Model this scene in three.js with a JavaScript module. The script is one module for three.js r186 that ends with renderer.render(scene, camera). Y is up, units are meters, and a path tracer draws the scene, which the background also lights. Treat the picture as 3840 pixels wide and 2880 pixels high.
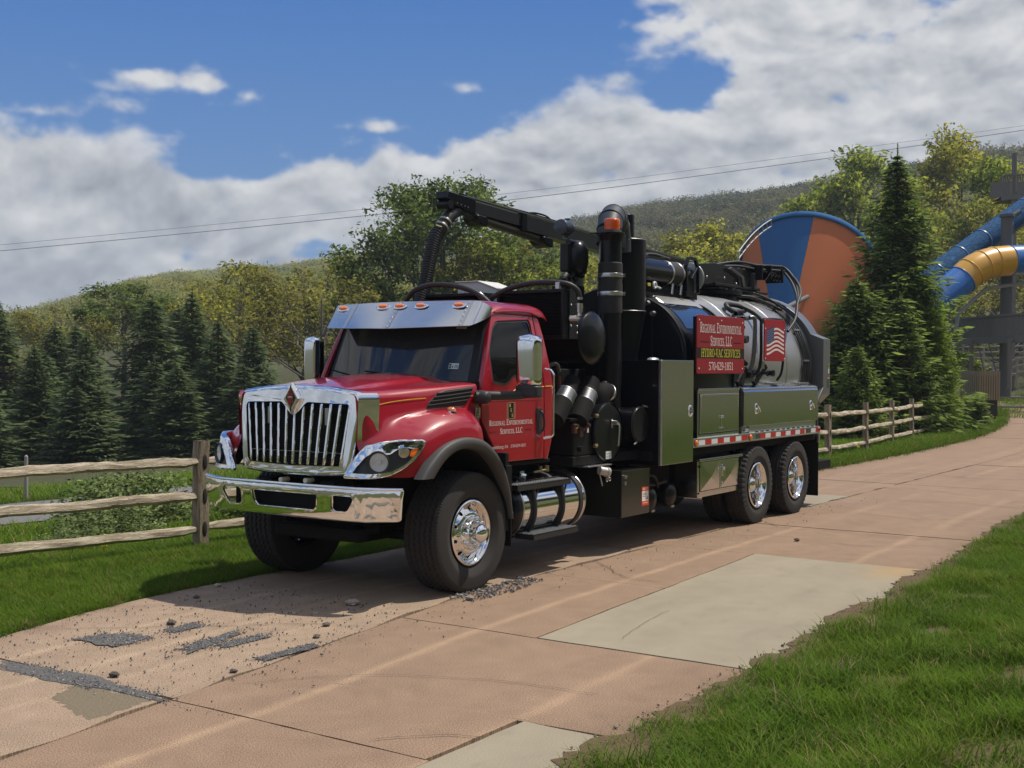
import * as THREE from 'three';
import { RoundedBoxGeometry } from 'three/addons/geometries/RoundedBoxGeometry.js';
import { mergeGeometries, mergeVertices, toCreasedNormals } from 'three/addons/utils/BufferGeometryUtils.js';
import { createNoise3D, createNoise2D } from 'simplex-noise';

// ---------------------------------------------------------------- camera, sky, sun, exposure
const scene = new THREE.Scene();
const EYE = new THREE.Vector3(-9.1205, 2.0731, 7.7238);
const camera = new THREE.PerspectiveCamera(34.706, 4 / 3, 0.1, 4000);
camera.position.copy(EYE);
camera.up.set(0.008708, 0.999884, -0.012515);
camera.lookAt(EYE.clone().add(new THREE.Vector3(0.827725, -0.01423, -0.560954)));
const renderer = new THREE.WebGLRenderer({ antialias: true });
renderer.setSize(1024, 768);
renderer.toneMapping = THREE.LinearToneMapping;
renderer.toneMappingExposure = 1.0;
renderer.shadowMap.enabled = true;

const sun = new THREE.DirectionalLight(new THREE.Color(1.0, 0.93, 0.82), 4.4);
sun.position.set(0.43, 1.0, 0.3).multiplyScalar(120);
sun.castShadow = true;
sun.shadow.mapSize.set(4096, 4096);
Object.assign(sun.shadow.camera, { left: -60, right: 60, top: 60, bottom: -60, near: 1, far: 400 });
scene.add(sun); scene.add(sun.target);
scene.fog = new THREE.FogExp2(new THREE.Color(.62, .70, .80), 0.0004);

function rng(seed) {
  let s = seed >>> 0;
  return () => { s = (s + 0x6d2b79f5) | 0; let t = Math.imul(s ^ (s >>> 15), 1 | s); t = (t + Math.imul(t ^ (t >>> 7), 61 | t)) ^ t; return ((t ^ (t >>> 14)) >>> 0) / 4294967296; };
}
const clamp = (v, a = 0, b = 1) => Math.min(b, Math.max(a, v));
const lerp = (a, b, t) => a + (b - a) * t;
const smooth = (a, b, v) => { const t = clamp((v - a) / (b - a)); return t * t * (3 - 2 * t); };
function curve1(pts, x) {           // piecewise-linear table
  if (x <= pts[0][0]) return pts[0][1];
  for (let i = 1; i < pts.length; i++) if (x <= pts[i][0]) return lerp(pts[i - 1][1], pts[i][1], (x - pts[i - 1][0]) / (pts[i][0] - pts[i - 1][0]));
  return pts[pts.length - 1][1];
}
const n3 = createNoise3D(rng(11)), n2 = createNoise2D(rng(12));
function fbm2(x, y, oct = 4) { let s = 0, a = 0.5; for (let i = 0; i < oct; i++) { s += a * n2(x, y); x = x * 2.03 + 7.1; y = y * 2.03 - 3.7; a *= 0.5; } return s; }

// sky: one computed daylight sky with broken cloud, whole sphere, no sun disc
{
  const W = 4096, H = 2048, data = new Float32Array(W * H * 4);
  const V0 = Math.atan2(-0.560954, 0.827725);             // bearing the clouds below are described from
  // cloud banks and puffs: bearing (rad, right +), elevation (rad), half widths, weight
  const U = 1 / 2654;
  const puffs = [[1490, 45, 130, 75, 1], [1640, 70, 190, 110, 1.1], [1860, 60, 260, 110, 1], [2060, 150, 230, 150, 1], [2380, 130, 330, 200, 1], [1720, 205, 240, 100, 1], [1560, 150, 120, 60, .7],
    [350, 213, 110, 30, .82], [460, 212, 90, 38, .85], [575, 232, 100, 26, .74], [150, 288, 130, 24, .66], [285, 268, 90, 22, .64], [822, 288, 66, 20, .74], [1020, 204, 60, 24, .66], [735, 288, 56, 14, .6], [640, 252, 100, 16, .55],
    [1230, 260, 120, 50, .7], [1000, 320, 160, 34, .6]].map(([x, y, a, b, w]) => [(x - 1106) * U, (793 - y) * U, a * U, b * U, w]);
  const gaps = [[470, 372, 110, 36, .8], [700, 545, 90, 30, .75], [2130, 12, 110, 34, .9], [930, 600, 60, 24, .5], [1440, 215, 60, 34, .55]].map(([x, y, a, b, w]) => [(x - 1106) * U, (793 - y) * U, a * U, b * U, w]);
  const bankTop = [[-3.14, .13], [-1.2, .2], [-.42, .186], [-.3, .178], [-.24, .165], [-.15, .176], [-.06, .19], [.02, .206], [.11, .222], [.15, .228], [.2, .26], [.45, .3], [1.2, .25], [3.14, .13]];
  const bill = (x, y, z, oct, gain) => { let s = 0, a = .5, f = 1; for (let i = 0; i < oct; i++) { s += a * n3(x * f, y * f, z * f); f *= 2.07; a *= gain; } return s; };
  const dens = (az, el, dx, dy, dz) => {
    let c = smooth(-.05, .05, curve1(bankTop, az) - el) * 1.14;
    const near = smooth(1.25, .75, Math.abs(az)) * smooth(.75, .5, el);
    if (near > 0) {
      let p = 0;
      for (const [px, py, a, b, w] of puffs) { const q = ((az - px) / a) ** 2 + ((el - py) / b) ** 2; if (q < 5) p = Math.max(p, w * Math.exp(-q * .6)); }
      c = Math.max(c, p * near * 1.04);
      for (const [px, py, a, b, w] of gaps) { const q = ((az - px) / a) ** 2 + ((el - py) / b) ** 2; if (q < 6) c -= w * Math.exp(-q) * near; }
    }
    if (near < 1) c = Math.max(c, (1 - near) * clamp(.86 + .55 * n3(dx * 2.1, dy * 3.2 + 5, dz * 2.1)));
    return c;
  };
  for (let j = 0; j < H; j++) {
    const el = ((j + .5) / H - .5) * Math.PI, ce = Math.cos(el), dy = Math.sin(el);
    for (let i = 0; i < W; i++) {
      const th = ((i + .5) / W - .5) * 2 * Math.PI, o = (j * W + i) * 4;
      let r, g, b;
      if (el < -.06) { r = .10; g = .11; b = .07; }
      else {
        const dx = ce * Math.cos(th), dz = ce * Math.sin(th);
        let az = th - V0; if (az > Math.PI) az -= 2 * Math.PI; if (az < -Math.PI) az += 2 * Math.PI;
        const k = clamp(el / .34), kk = Math.pow(k, .7);
        r = lerp(.22, .042, kk); g = lerp(.39, .168, kk); b = lerp(.61, .50, kk);
        const c = dens(az, el, dx, dy, dz);
        if (c > .02) {
          const near2 = Math.abs(az) < .75 && el < .55, low = smooth(.2, .05, el), wx = .03 * n3(dx * 8, dy * 12, dz * 8), wy = .03 * n3(dx * 8 + 9, dy * 12, dz * 8), sh = (dx * .56 + dz * .83) * .55 * low;
          const X = dx * 7.5 + wx, Y = (dy - sh * .22) * 14 + wy * 3, Z = dz * 7.5 - wx, oc = near2 ? 9 : 5;
          const f1 = bill(X, Y, Z, oc, .57), wisp = near2 ? bill(dx * 13, (dy - sh * .3) * 52, dz * 13, 5, .58) : 0;
          const thin = smooth(.95, .4, c), d = c + f1 * .7 + wisp * .26 * (thin + .5 * low), a = smooth(.44, lerp(.74, .98, thin), d) * lerp(1, .8, thin);
          if (a > 0) {
            // sunlit heads of the billows, greyer hollows and bases
            const f2 = bill(X + .03, Y + .13, Z + .03, 5, .55), g2 = bill(X * 2.6, Y * 2.6 + 4, Z * 2.6, near2 ? 6 : 2, .6);
            const head = smooth(.06, .26, el), deep = smooth(.8, 1.6, d);
            let s = .56 + .75 * (f1 - f2) + .22 * g2 + .24 * head - .34 * deep * (1 - .35 * head) + .12 * smooth(.8, .55, d) + .14 * wisp * low;
            s = clamp(s); const w = .30 + .44 * s;
            const cr = w * lerp(.88, 1.0, s), cg = w * lerp(.96, 1.005, s), cb = w * lerp(1.09, 1.01, s);
            r = lerp(r, cr, a * .97); g = lerp(g, cg, a * .97); b = lerp(b, cb, a * .97);
          }
        }
        if (el < 0) { const t = smooth(0, -.06, el); r = lerp(r, .10, t); g = lerp(g, .11, t); b = lerp(b, .07, t); }
      }
      data[o] = r; data[o + 1] = g; data[o + 2] = b; data[o + 3] = 1;
    }
  }
  const sky = new THREE.DataTexture(data, W, H, THREE.RGBAFormat, THREE.FloatType);
  sky.mapping = THREE.EquirectangularReflectionMapping; sky.magFilter = THREE.LinearFilter; sky.minFilter = THREE.LinearFilter; sky.wrapS = THREE.RepeatWrapping;
  sky.colorSpace = THREE.LinearSRGBColorSpace; sky.needsUpdate = true;
  scene.background = sky; scene.environment = sky;
}

// ---------------------------------------------------------------- helpers
const used = new Map();
function numbered(name) { const k = used.get(name) ?? 0; used.set(name, k + 1); return k ? name + '_' + String(k).padStart(3, '0') : name; }
const vec = (x, y, z) => new THREE.Vector3(x, y, z);
const col = (r, g, b) => new THREE.Color().setRGB(r, g, b);
function clean(g) { const n = g.index ? g.toNonIndexed() : g; for (const k of Object.keys(n.attributes)) if (!['position', 'normal', 'uv', 'color'].includes(k)) n.deleteAttribute(k); if (!n.attributes.normal) n.computeVertexNormals(); if (!n.attributes.uv) n.setAttribute('uv', new THREE.BufferAttribute(new Float32Array(n.attributes.position.count * 2), 2)); n.morphAttributes = {}; return n; }
function mg(list) { const l = list.flat(9).map(clean); const anyC = l.some((g) => g.attributes.color); if (anyC) for (const g of l) if (!g.attributes.color) g.setAttribute('color', new THREE.BufferAttribute(new Float32Array(g.attributes.position.count * 3).fill(1), 3)); return l.length === 1 ? l[0] : mergeGeometries(l); }
function mesh(name, geo, mat, parent, label) {
  const m = new THREE.Mesh(Array.isArray(geo) ? mg(geo) : geo, mat); m.name = numbered(name); m.castShadow = m.receiveShadow = true;
  (parent ?? scene).add(m); if (label) m.userData.label = label; return m;
}
function group(name, parent, pos, label) { const g = new THREE.Group(); g.name = numbered(name); if (pos) g.position.set(...pos); (parent ?? scene).add(g); if (label) g.userData.label = label; return g; }
function tag(o, label, category, grp) { o.userData.label = label; o.userData.category = category; if (grp) o.userData.group = grp; return o; }
function struct(o) { o.userData.kind = 'structure'; return o; }
function stuff(o, label, category) { o.userData.kind = 'stuff'; if (label) o.userData.label = label; if (category) o.userData.category = category; return o; }
const bx = (x0, x1, y0, y1, z0, z1, r = 0.008) => {
  const w = Math.abs(x1 - x0), h = Math.abs(y1 - y0), d = Math.abs(z1 - z0), rr = Math.min(r, w * .45, h * .45, d * .45);
  const g = rr > 0 ? new RoundedBoxGeometry(w, h, d, 1, rr) : new THREE.BoxGeometry(w, h, d);
  return g.translate((x0 + x1) / 2, (y0 + y1) / 2, (z0 + z1) / 2);
};
const tube = (pts, r, seg = 32, rad = 10, closed = false) => new THREE.TubeGeometry(new THREE.CatmullRomCurve3(pts.map((p) => Array.isArray(p) ? vec(...p) : p), closed), seg, r, rad, closed);
const YUP = vec(0, 1, 0);
function cyl(a, b, r0, r1 = r0, n = 20, open = false) {
  a = Array.isArray(a) ? vec(...a) : a; b = Array.isArray(b) ? vec(...b) : b;
  const d = b.clone().sub(a), L = d.length(), g = new THREE.CylinderGeometry(r1, r0, L, n, 1, open);
  return g.applyQuaternion(new THREE.Quaternion().setFromUnitVectors(YUP, d.normalize())).translate((a.x + b.x) / 2, (a.y + b.y) / 2, (a.z + b.z) / 2);
}
const latheZ = (prof, n = 64) => new THREE.LatheGeometry(prof.map(([r, z]) => new THREE.Vector2(r, z)), n).rotateX(Math.PI / 2);   // profile (radius, z)
const latheX = (prof, n = 64) => new THREE.LatheGeometry(prof.map(([r, x]) => new THREE.Vector2(r, x)), n).rotateZ(-Math.PI / 2);  // profile (radius, x)
const latheY = (prof, n = 40) => new THREE.LatheGeometry(prof.map(([r, y]) => new THREE.Vector2(r, y)), n);
function shapeOf(pts, holes = [], round = 0) {
  const mk = (C, p) => {
    const s = new C(), n = p.length;
    if (!round) { p.forEach(([x, y], i) => (i ? s.lineTo(x, y) : s.moveTo(x, y))); s.closePath(); return s; }
    for (let i = 0; i < n; i++) {
      const a = p[(i + n - 1) % n], b = p[i], c = p[(i + 1) % n], la = Math.hypot(a[0] - b[0], a[1] - b[1]), lc = Math.hypot(c[0] - b[0], c[1] - b[1]), r = Math.min(b[2] ?? round, la * .48, lc * .48);
      const p0 = [b[0] + (a[0] - b[0]) / la * r, b[1] + (a[1] - b[1]) / la * r], p1 = [b[0] + (c[0] - b[0]) / lc * r, b[1] + (c[1] - b[1]) / lc * r];
      if (i) s.lineTo(...p0); else s.moveTo(...p0);
      s.quadraticCurveTo(b[0], b[1], p1[0], p1[1]);
    }
    s.closePath(); return s;
  };
  const S = mk(THREE.Shape, pts); for (const h of holes) S.holes.push(mk(THREE.Path, h)); return S;
}
const extr = (shape, depth, bev = .004, seg = 1, curveSegments = 6) => new THREE.ExtrudeGeometry(shape, { depth: Math.max(.0005, depth - 2 * bev), bevelEnabled: bev > 0, bevelThickness: bev, bevelSize: bev, bevelOffset: -bev, bevelSegments: seg, curveSegments }).translate(0, 0, bev);
function warp(geo, f, smoothAngle) {             // moves every vertex through f(x, y, z) -> [x, y, z]
  const g = geo.index ? geo.toNonIndexed() : geo, p = g.attributes.position;
  for (let i = 0; i < p.count; i++) { const q = f(p.getX(i), p.getY(i), p.getZ(i)); p.setXYZ(i, q[0], q[1], q[2]); }
  g.deleteAttribute('normal');
  if (smoothAngle) return toCreasedNormals(g, smoothAngle);
  g.computeVertexNormals(); return g;
}
function dice(geo, len, iter = 3) {              // splits long triangles so that a warp bends them
  let p = (geo.index ? geo.toNonIndexed() : geo).attributes.position.array;
  for (let k = 0; k < iter * 3; k++) {
    const out = []; let cut = false;
    for (let i = 0; i < p.length; i += 9) {
      const e = [0, 3, 6].map((a) => { const b = (a + 3) % 9; return Math.hypot(p[i + a] - p[i + b], p[i + a + 1] - p[i + b + 1], p[i + a + 2] - p[i + b + 2]); });
      const m = e[0] >= e[1] && e[0] >= e[2] ? 0 : e[1] >= e[2] ? 1 : 2;
      if (e[m] <= len) { for (let q = 0; q < 9; q++) out.push(p[i + q]); continue; }
      cut = true; const A = m * 3, B = (A + 3) % 9, C = (A + 6) % 9, M = [0, 1, 2].map((q) => (p[i + A + q] + p[i + B + q]) / 2), at = (a) => [p[i + a], p[i + a + 1], p[i + a + 2]];
      out.push(...at(A), ...M, ...at(C), ...M, ...at(B), ...at(C));
    }
    p = out; if (!cut) break;
  }
  const g = new THREE.BufferGeometry(); g.setAttribute('position', new THREE.BufferAttribute(new Float32Array(p), 3)); return g;
}
function patch(nu, nv, f, flip = false) {        // grid surface f(u, v) -> [x, y, z]
  const pos = [], uv = [], idx = [];
  for (let j = 0; j <= nv; j++) for (let i = 0; i <= nu; i++) { pos.push(...f(i / nu, j / nv)); uv.push(i / nu, j / nv); }
  for (let j = 0; j < nv; j++) for (let i = 0; i < nu; i++) { const a = j * (nu + 1) + i, b = a + 1, c = a + nu + 1, d = c + 1; flip ? idx.push(a, c, b, b, c, d) : idx.push(a, b, c, b, d, c); }
  const g = new THREE.BufferGeometry(); g.setAttribute('position', new THREE.Float32BufferAttribute(pos, 3)); g.setAttribute('uv', new THREE.Float32BufferAttribute(uv, 2)); g.setIndex(idx); g.computeVertexNormals(); return g;
}
function cr1(a, t) {                             // Catmull-Rom through an evenly spaced list
  const n = a.length - 1, s = clamp(t) * n, i = Math.min(n - 1, Math.floor(s)), f = s - i, p0 = a[Math.max(0, i - 1)], p1 = a[i], p2 = a[i + 1], p3 = a[Math.min(n, i + 2)];
  return .5 * (2 * p1 + (p2 - p0) * f + (2 * p0 - 5 * p1 + 4 * p2 - p3) * f * f + (3 * p1 - p0 - 3 * p2 + p3) * f * f * f);
}
const std = (c, rough, metal = 0, extra = {}) => new THREE.MeshStandardMaterial({ color: c, roughness: rough, metalness: metal, side: THREE.DoubleSide, ...extra });
const phys = (c, rough, metal = 0, extra = {}) => new THREE.MeshPhysicalMaterial({ color: c, roughness: rough, metalness: metal, side: THREE.DoubleSide, ...extra });
function tex(size, f, srgb = false, repeat) {      // f(u, v, i, j) -> [r, g, b] 0..1 or a number
  const d = new Uint8Array(size * size * 4);
  for (let j = 0; j < size; j++) for (let i = 0; i < size; i++) { const q = f(i / size, j / size, i, j), o = (j * size + i) * 4, s = typeof q === 'number' ? [q, q, q] : q; for (let c = 0; c < 3; c++) d[o + c] = clamp(s[c]) * 255; d[o + 3] = 255; }
  const t = new THREE.DataTexture(d, size, size, THREE.RGBAFormat); t.wrapS = t.wrapT = THREE.RepeatWrapping; t.magFilter = THREE.LinearFilter; t.minFilter = THREE.LinearMipmapLinearFilter; t.generateMipmaps = true;
  if (srgb) t.colorSpace = THREE.SRGBColorSpace; if (repeat) t.repeat.set(repeat, repeat); t.needsUpdate = true; return t;
}
// noise that repeats at 1 in u and v
function tile(u, v, f, seed = 0) { const a = u * 2 * Math.PI, b = v * 2 * Math.PI, k = f / (2 * Math.PI); return n3(Math.cos(a) * k + seed, Math.sin(a) * k + Math.cos(b) * k * .97, Math.sin(b) * k - seed); }
function paper(w, h, draw) {
  const c = document.createElement('canvas'); c.width = w; c.height = h; const x = c.getContext('2d'); draw(x, w, h);
  const t = new THREE.CanvasTexture(c); t.colorSpace = THREE.SRGBColorSpace; t.anisotropy = 8; return t;
}
// ---------------------------------------------------------------- the lie of the land
const roadL = (x) => x < -1 ? -1.12 + .062 * (-1 - x) ** 2 : x < 20 ? -1.13 - .003 * x : -1.19 - .0047 * (x - 20) ** 2;
const roadR = (x) => x < 3 ? 4.42 - .02 * Math.max(0, x + 2) : x < 22 ? lerp(4.32, 3.98, smooth(3, 9, x)) : roadL(x) + 5.17;
function landNear(x, z) {
  const l = roadL(Math.max(-8, x)), r = roadR(Math.max(-8, x));
  if (z > l && z < r) return -.10;
  if (z <= l) {
    const d = l - z, a = -.07 * Math.max(0, d - 1.6), left = Math.max(a, -2.9 - .004 * Math.max(0, d - 42)), w = smooth(18, 62, x);
    const right = .034 * Math.max(0, x - 24) * smooth(0, 14, d) + .012 * Math.max(0, d - 10);
    return -.015 + lerp(left, right, w) + .02 * smooth(.2, 2, d) * n2(x * .6, z * .6);
  }
  const d = z - r, up = smooth(0, 4.2, d) * .47 + .045 * Math.max(0, d - 3.6);
  return -.02 + (up + .3 * Math.max(0, d - 9) * smooth(60, 20, d) * smooth(70, 30, x) + 9 * smooth(20, 60, d) * smooth(70, 30, x)) * (1 - .6 * smooth(30, 90, x)) + .025 * smooth(.1, 1.5, d) * n2(x * .9, z * .9) + .03 * Math.max(0, x - 30) * smooth(0, 10, d);
}
// wooded ridge: skyline elevation by bearing (radians right of the road photograph's axis), and how far off its crest lies
const VB = Math.atan2(-0.560954, 0.827725);
const ridgeEl = [[-3.2, .05], [-1.4, .04], [-.75, .02], [-.42, .036], [-.375, .044], [-.338, .056], [-.3, .07], [-.262, .0755], [-.19, .081], [-.13, .0875], [-.078, .095], [-.02, .1], [.0165, .108], [.062, .122], [.11, .132], [.184, .143], [.27, .158], [.325, .166], [.395, .176], [.52, .19], [.8, .17], [1.4, .08], [3.2, .05]];
const ridgeR = [[-1.2, 620], [-.4, 560], [-.15, 610], [0, 560], [.2, 470], [.4, 400], [1, 380], [3.2, 600]];
function bearing(x, z) { let a = Math.atan2(z - EYE.z, x - EYE.x) - VB; while (a > Math.PI) a -= 2 * Math.PI; while (a < -Math.PI) a += 2 * Math.PI; return a; }
function land(x, z) {
  const h = landNear(x, z), dx = x - EYE.x, dz = z - EYE.z, r = Math.hypot(dx, dz);
  if (r < 110) return h;
  const az = bearing(x, z), R = curve1(ridgeR, az), top = curve1(ridgeEl, az) * R + 1 - curve1([[-.42, 15], [-.35, 12], [-.27, 7], [-.1, 6], [.1, 7], [.4, 10]], az), t = clamp((r - 110) / (R - 110));
  const rise = Math.pow(t, 1.25), b = Math.min(h, 14);
  return lerp(b, top, rise) - Math.max(0, r - R) * .1 + 3 * smooth(160, 300, r) * n2(x * .012, z * .012) * (1 - t * .7);
}
{
  const ring = (r0, r1, nr, az0, az1) => {
    const azs = []; for (let a = -180; a < 180;) { azs.push(a); a += Math.abs(a) < 34 ? .4 : Math.abs(a) < 60 ? 1.5 : 4; } azs.push(180);
    const rs = []; for (let i = 0; i <= nr; i++) rs.push(r0 * Math.pow(r1 / r0, i / nr));
    const pos = [], uv = [], idx = [], nA = azs.length;
    for (const r of rs) for (const a of azs) { const t = VB + a * Math.PI / 180, x = EYE.x + r * Math.cos(t), z = EYE.z + r * Math.sin(t); pos.push(x, land(x, z), z); uv.push(x, z); }
    for (let j = 0; j < nr; j++) for (let i = 0; i < nA - 1; i++) { const p = j * nA + i, q = p + 1, s = p + nA, u = s + 1; idx.push(p, q, s, q, u, s); }
    const g = new THREE.BufferGeometry(); g.setAttribute('position', new THREE.Float32BufferAttribute(pos, 3)); g.setAttribute('uv', new THREE.Float32BufferAttribute(uv, 2)); g.setIndex(idx);
    if (g) { g.computeVertexNormals(); const n = g.attributes.normal; if (n.getY(0) < 0) { for (let i = 0; i < idx.length; i += 3) { const k = idx[i]; idx[i] = idx[i + 1]; idx[i + 1] = k; } g.setIndex(idx); g.computeVertexNormals(); } }
    return g;
  };
  const turf = tex(512, (u, v, i, j) => { const a = .5 + .5 * tile(u, v, 9), b = .5 + .5 * tile(u, v, 41, 5), c = .5 + .5 * tile(u, v, 120, 9); const k = .55 + .3 * a + .25 * b * c, dry = smooth(.72, .95, a * .5 + b * .6); return [lerp(.30, .44, dry) * k * 1.1, lerp(.32, .37, dry) * k * 1.1, lerp(.13, .24, dry) * k * 1.1]; }, true, .22);
  const gr = ring(.4, 112, 230); mesh('ground', gr, std(col(.95, .95, .95), 1, 0, { map: turf })); struct(scene.children.at(-1)).userData.label = 'grassy ground on both sides of the concrete drive';
  const wood = tex(256, (u, v) => { const a = .5 + .5 * tile(u, v, 12, 3), b = .5 + .5 * tile(u, v, 50, 7); const k = .4 + .5 * a * b; return [.34 * k + .1, .34 * k + .1, .17 * k + .04]; }, true, .03);
  mesh('hills', ring(112, 1300, 90), std(col(.8, .8, .8), 1, 0, { map: wood })); struct(scene.children.at(-1)).userData.label = 'long wooded ridge rising behind the trees';
}

// ---------------------------------------------------------------- concrete drive: slabs with open joints
const road = group('road'); struct(road).userData.label = 'pinkish concrete drive of large slabs curving away to the right';
{
  const grit = (lo, hi, seed) => tex(1024, (u, v, i, j) => {
    const n = n2(i * .33 + seed * 31, j * .33), m = n2(i * .11 + 5, j * .11 + seed), q = n2(i * .71 + seed, j * .71), w = .5 + .5 * tile(u, v, 7, seed), edge = Math.min(1, Math.min(i, j, 1023 - i, 1023 - j) / 24);
    const k = lerp(.5, .5 + .22 * n + .16 * q + .3 * m, edge) + .08 * (w - .5), stone = n > .72 ? .16 : n < -.78 ? -.2 : 0;
    const s = clamp(k + stone * edge); return [lerp(lo[0], hi[0], s), lerp(lo[1], hi[1], s), lerp(lo[2], hi[2], s)];
  }, true, .62);
  const rough = tex(512, (u, v, i, j) => .5 + .28 * n2(i * .35, j * .35) + .2 * n2(i * .8 + 9, j * .8), false, 1.1);
  const M = {
    pink: std(col(.88, .88, .88), .93, 0, { map: grit([.375, .30, .235], [.76, .635, .525], 1), vertexColors: true, bumpMap: rough, bumpScale: .0008 }),
    beige: std(col(.9, .9, .9), .95, 0, { map: grit([.36, .305, .25], [.86, .74, .625], 4), vertexColors: true, bumpMap: rough, bumpScale: .002 }),
    grey: std(col(.9, .9, .9), .9, 0, { map: grit([.53, .492, .415], [.66, .615, .53], 7), vertexColors: true, bumpMap: rough, bumpScale: .0015 }),
  };
  const streaks = [ // centre line z(x), half width, strength
    [[[-9, 2.75], [-5, 2.48], [-3.9, 2.39], [-1.2, 2.09], [1.4, 1.95], [4, 1.86], [10.6, 1.85], [16, 1.8]], .045, .42], [[[-9, 4], [-2.9, 3.72], [-1.3, 3.62], [4.2, 3.38], [12, 3.26], [16, 3.2]], .05, .30],
    [[[-9, .5], [-4, .0], [-1, -.35], [6, -.4], [16, -.4]], .045, .24], [[[-9, 1.2], [-4, .62], [-1, .35], [6, .3], [16, .3]], .04, .24], [[[-9, 1.5], [-4, 1.05], [0, .8], [16, .8]], .04, .16]];
  const tone = (x, z, kind) => {
    let k = 1 + .07 * fbm2(x * .7, z * .7) + .035 * n2(x * 3.1, z * 3.1) + .05 * n2(x * .25, z * 1.7) - .10 * smooth(.3, .7, fbm2(x * .35 + 30, z * 2.2, 3)), warm = 0;
    const zz = x < 20 ? z : z - (roadL(x) - roadL(20));
    for (const [line, w, s] of streaks) { const d = Math.abs(zz - curve1(line, x) - .008 * n2(x * .8, line[0][1])) / w, p = s * Math.exp(-d * d) * (.6 + .55 * fbm2(x * 1.3, z * 4) + .3); if (kind !== 'grey') { k += p; warm += p; } }
    let r = k, g = k * (1 + warm * .06), b = k * (1 - warm * .02);
    if (kind === 'grey') { const rust = smooth(.9, 0, Math.hypot((x - 3.55) / 1.1, (z - 3.95) / .55)); r *= 1 + .22 * rust; g *= 1 - .02 * rust; b *= 1 - .3 * rust; const st = smooth(.35, .6, fbm2(x * 1.6 + 20, z * 3.5)); r *= 1 - .1 * st; g *= 1 - .1 * st; b *= 1 - .08 * st; }
    const soil = smooth(.55, .0, Math.min(Math.abs(z - roadR(x)), z - roadL(x))) * (.5 + .6 * fbm2(x * 2.2, z * 2.2)); if (soil > 0 && kind !== 'grey') { r *= 1 - .28 * soil; g *= 1 - .3 * soil; b *= 1 - .32 * soil; }
    return [r, g, b];
  };
  function slab(kind, x0, x1, za, zb, step, tilt = 0, gap = .011) {
    const nx = Math.max(2, Math.ceil((x1 - x0) / step)), nz = Math.max(2, Math.ceil(3 / step)), pos = [], uv = [], c = [], idx = [], R = rng(Math.round(x0 * 97 + zb(x0) * 1009 + 5000)), dy = (R() - .5) * .006, tx = (R() - .5) * .0025;
    const row = [0, .0001]; 
    for (let j = 0; j <= nz + 2; j++) for (let i = 0; i <= nx + 2; i++) {
      const fi = clamp((i - 1) / nx), fj = clamp((j - 1) / nz), rim = i === 0 || j === 0 || i === nx + 2 || j === nz + 2;
      let x = lerp(x0 + gap, x1 - gap, fi), z; const A = za(x) + gap, B = zb(x) - gap; z = lerp(A, B, fj);
      const wob = .004; if (j <= 1) z += wob * n2(x * 2.3, 3); if (j >= nz + 1) z += wob * n2(x * 2.3, 9) + tilt * .035 * n2(x * 1.1, 1); if (i <= 1 || i >= nx + 1) x += wob * n2(z * 2.3, x0);
      pos.push(x, rim ? -.11 : dy + tx * (x - x0) + (kind === 'pink' ? -.004 : 0) + .003 * n2(x * .5, z * .5), z); uv.push(x, z); c.push(...tone(x, z, kind));
    }
    const w = nx + 3; for (let j = 0; j < nz + 2; j++) for (let i = 0; i < nx + 2; i++) { const a = j * w + i, b = a + 1, d = a + w, e = d + 1; idx.push(a, d, b, b, d, e); }
    const g = new THREE.BufferGeometry(); g.setAttribute('position', new THREE.Float32BufferAttribute(pos, 3)); g.setAttribute('uv', new THREE.Float32BufferAttribute(uv, 2)); g.setAttribute('color', new THREE.Float32BufferAttribute(c, 3)); g.setIndex(idx);
    return mesh('concrete_slab', toCreasedNormals(g, .5), M[kind], road);
  }
  const J = (x) => 1.1 + .155 * Math.max(0, -x) + (x > 20 ? roadL(x) - roadL(20) : 0), P = (x) => 2.54 - .066 * x;
  const st = (x) => x < 6 ? .05 : x < 14 ? .14 : .35;
  // left lane
  for (const [a, b, k] of [[-9, -4.03, 'beige'], [-4.0, 3.1, 'beige'], [3.1, 8.7, 'pink'], [8.7, 10.45, 'grey'], [10.45, 13.1, 'pink'], [13.1, 18.6, 'pink']]) slab(k, a, b, roadL, J, st(a), 1);
  // right lane and grey replacement slabs by the bank
  slab('pink', -9, -4.03, J, (x) => 3.78, .042); slab('pink', -4.03, -1.243, J, (x) => x < -3.14 ? 3.74 : roadR(x), .042); slab('pink', -1.243, 1.25, J, P, .045); slab('pink', 1.25, 3.74, J, P, .05);
  slab('grey', -1.243, 3.74, P, roadR, .08); slab('grey', -9, -3.14, (x) => 3.76, roadR, .08);
  for (const [a, b] of [[3.74, 6.3], [6.3, 9.6], [9.6, 13.1], [13.1, 18.6]]) slab('pink', a, b, J, roadR, st(a));
  for (let x = 18.6; x < 70; x += 5.6) { slab('pink', x, x + 5.6, roadL, J, .4); slab('pink', x, x + 5.6, J, roadR, .4); }
  // dark bed that shows in the joints
  const bed = patch(90, 1, (u, v) => { const x = lerp(-9, 74, u); return [x, -.028, lerp(roadL(x) - .0, roadR(x) + .0, v)]; }, true);
  mesh('joint_bed', bed, std(col(.05, .042, .035), 1), road);

  // worn tar and stone dust lying on the slabs, and loose stone on and around it
  const dark = std(col(.125, .12, .115), 1, 0, { bumpMap: rough, bumpScale: .01 });
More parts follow.
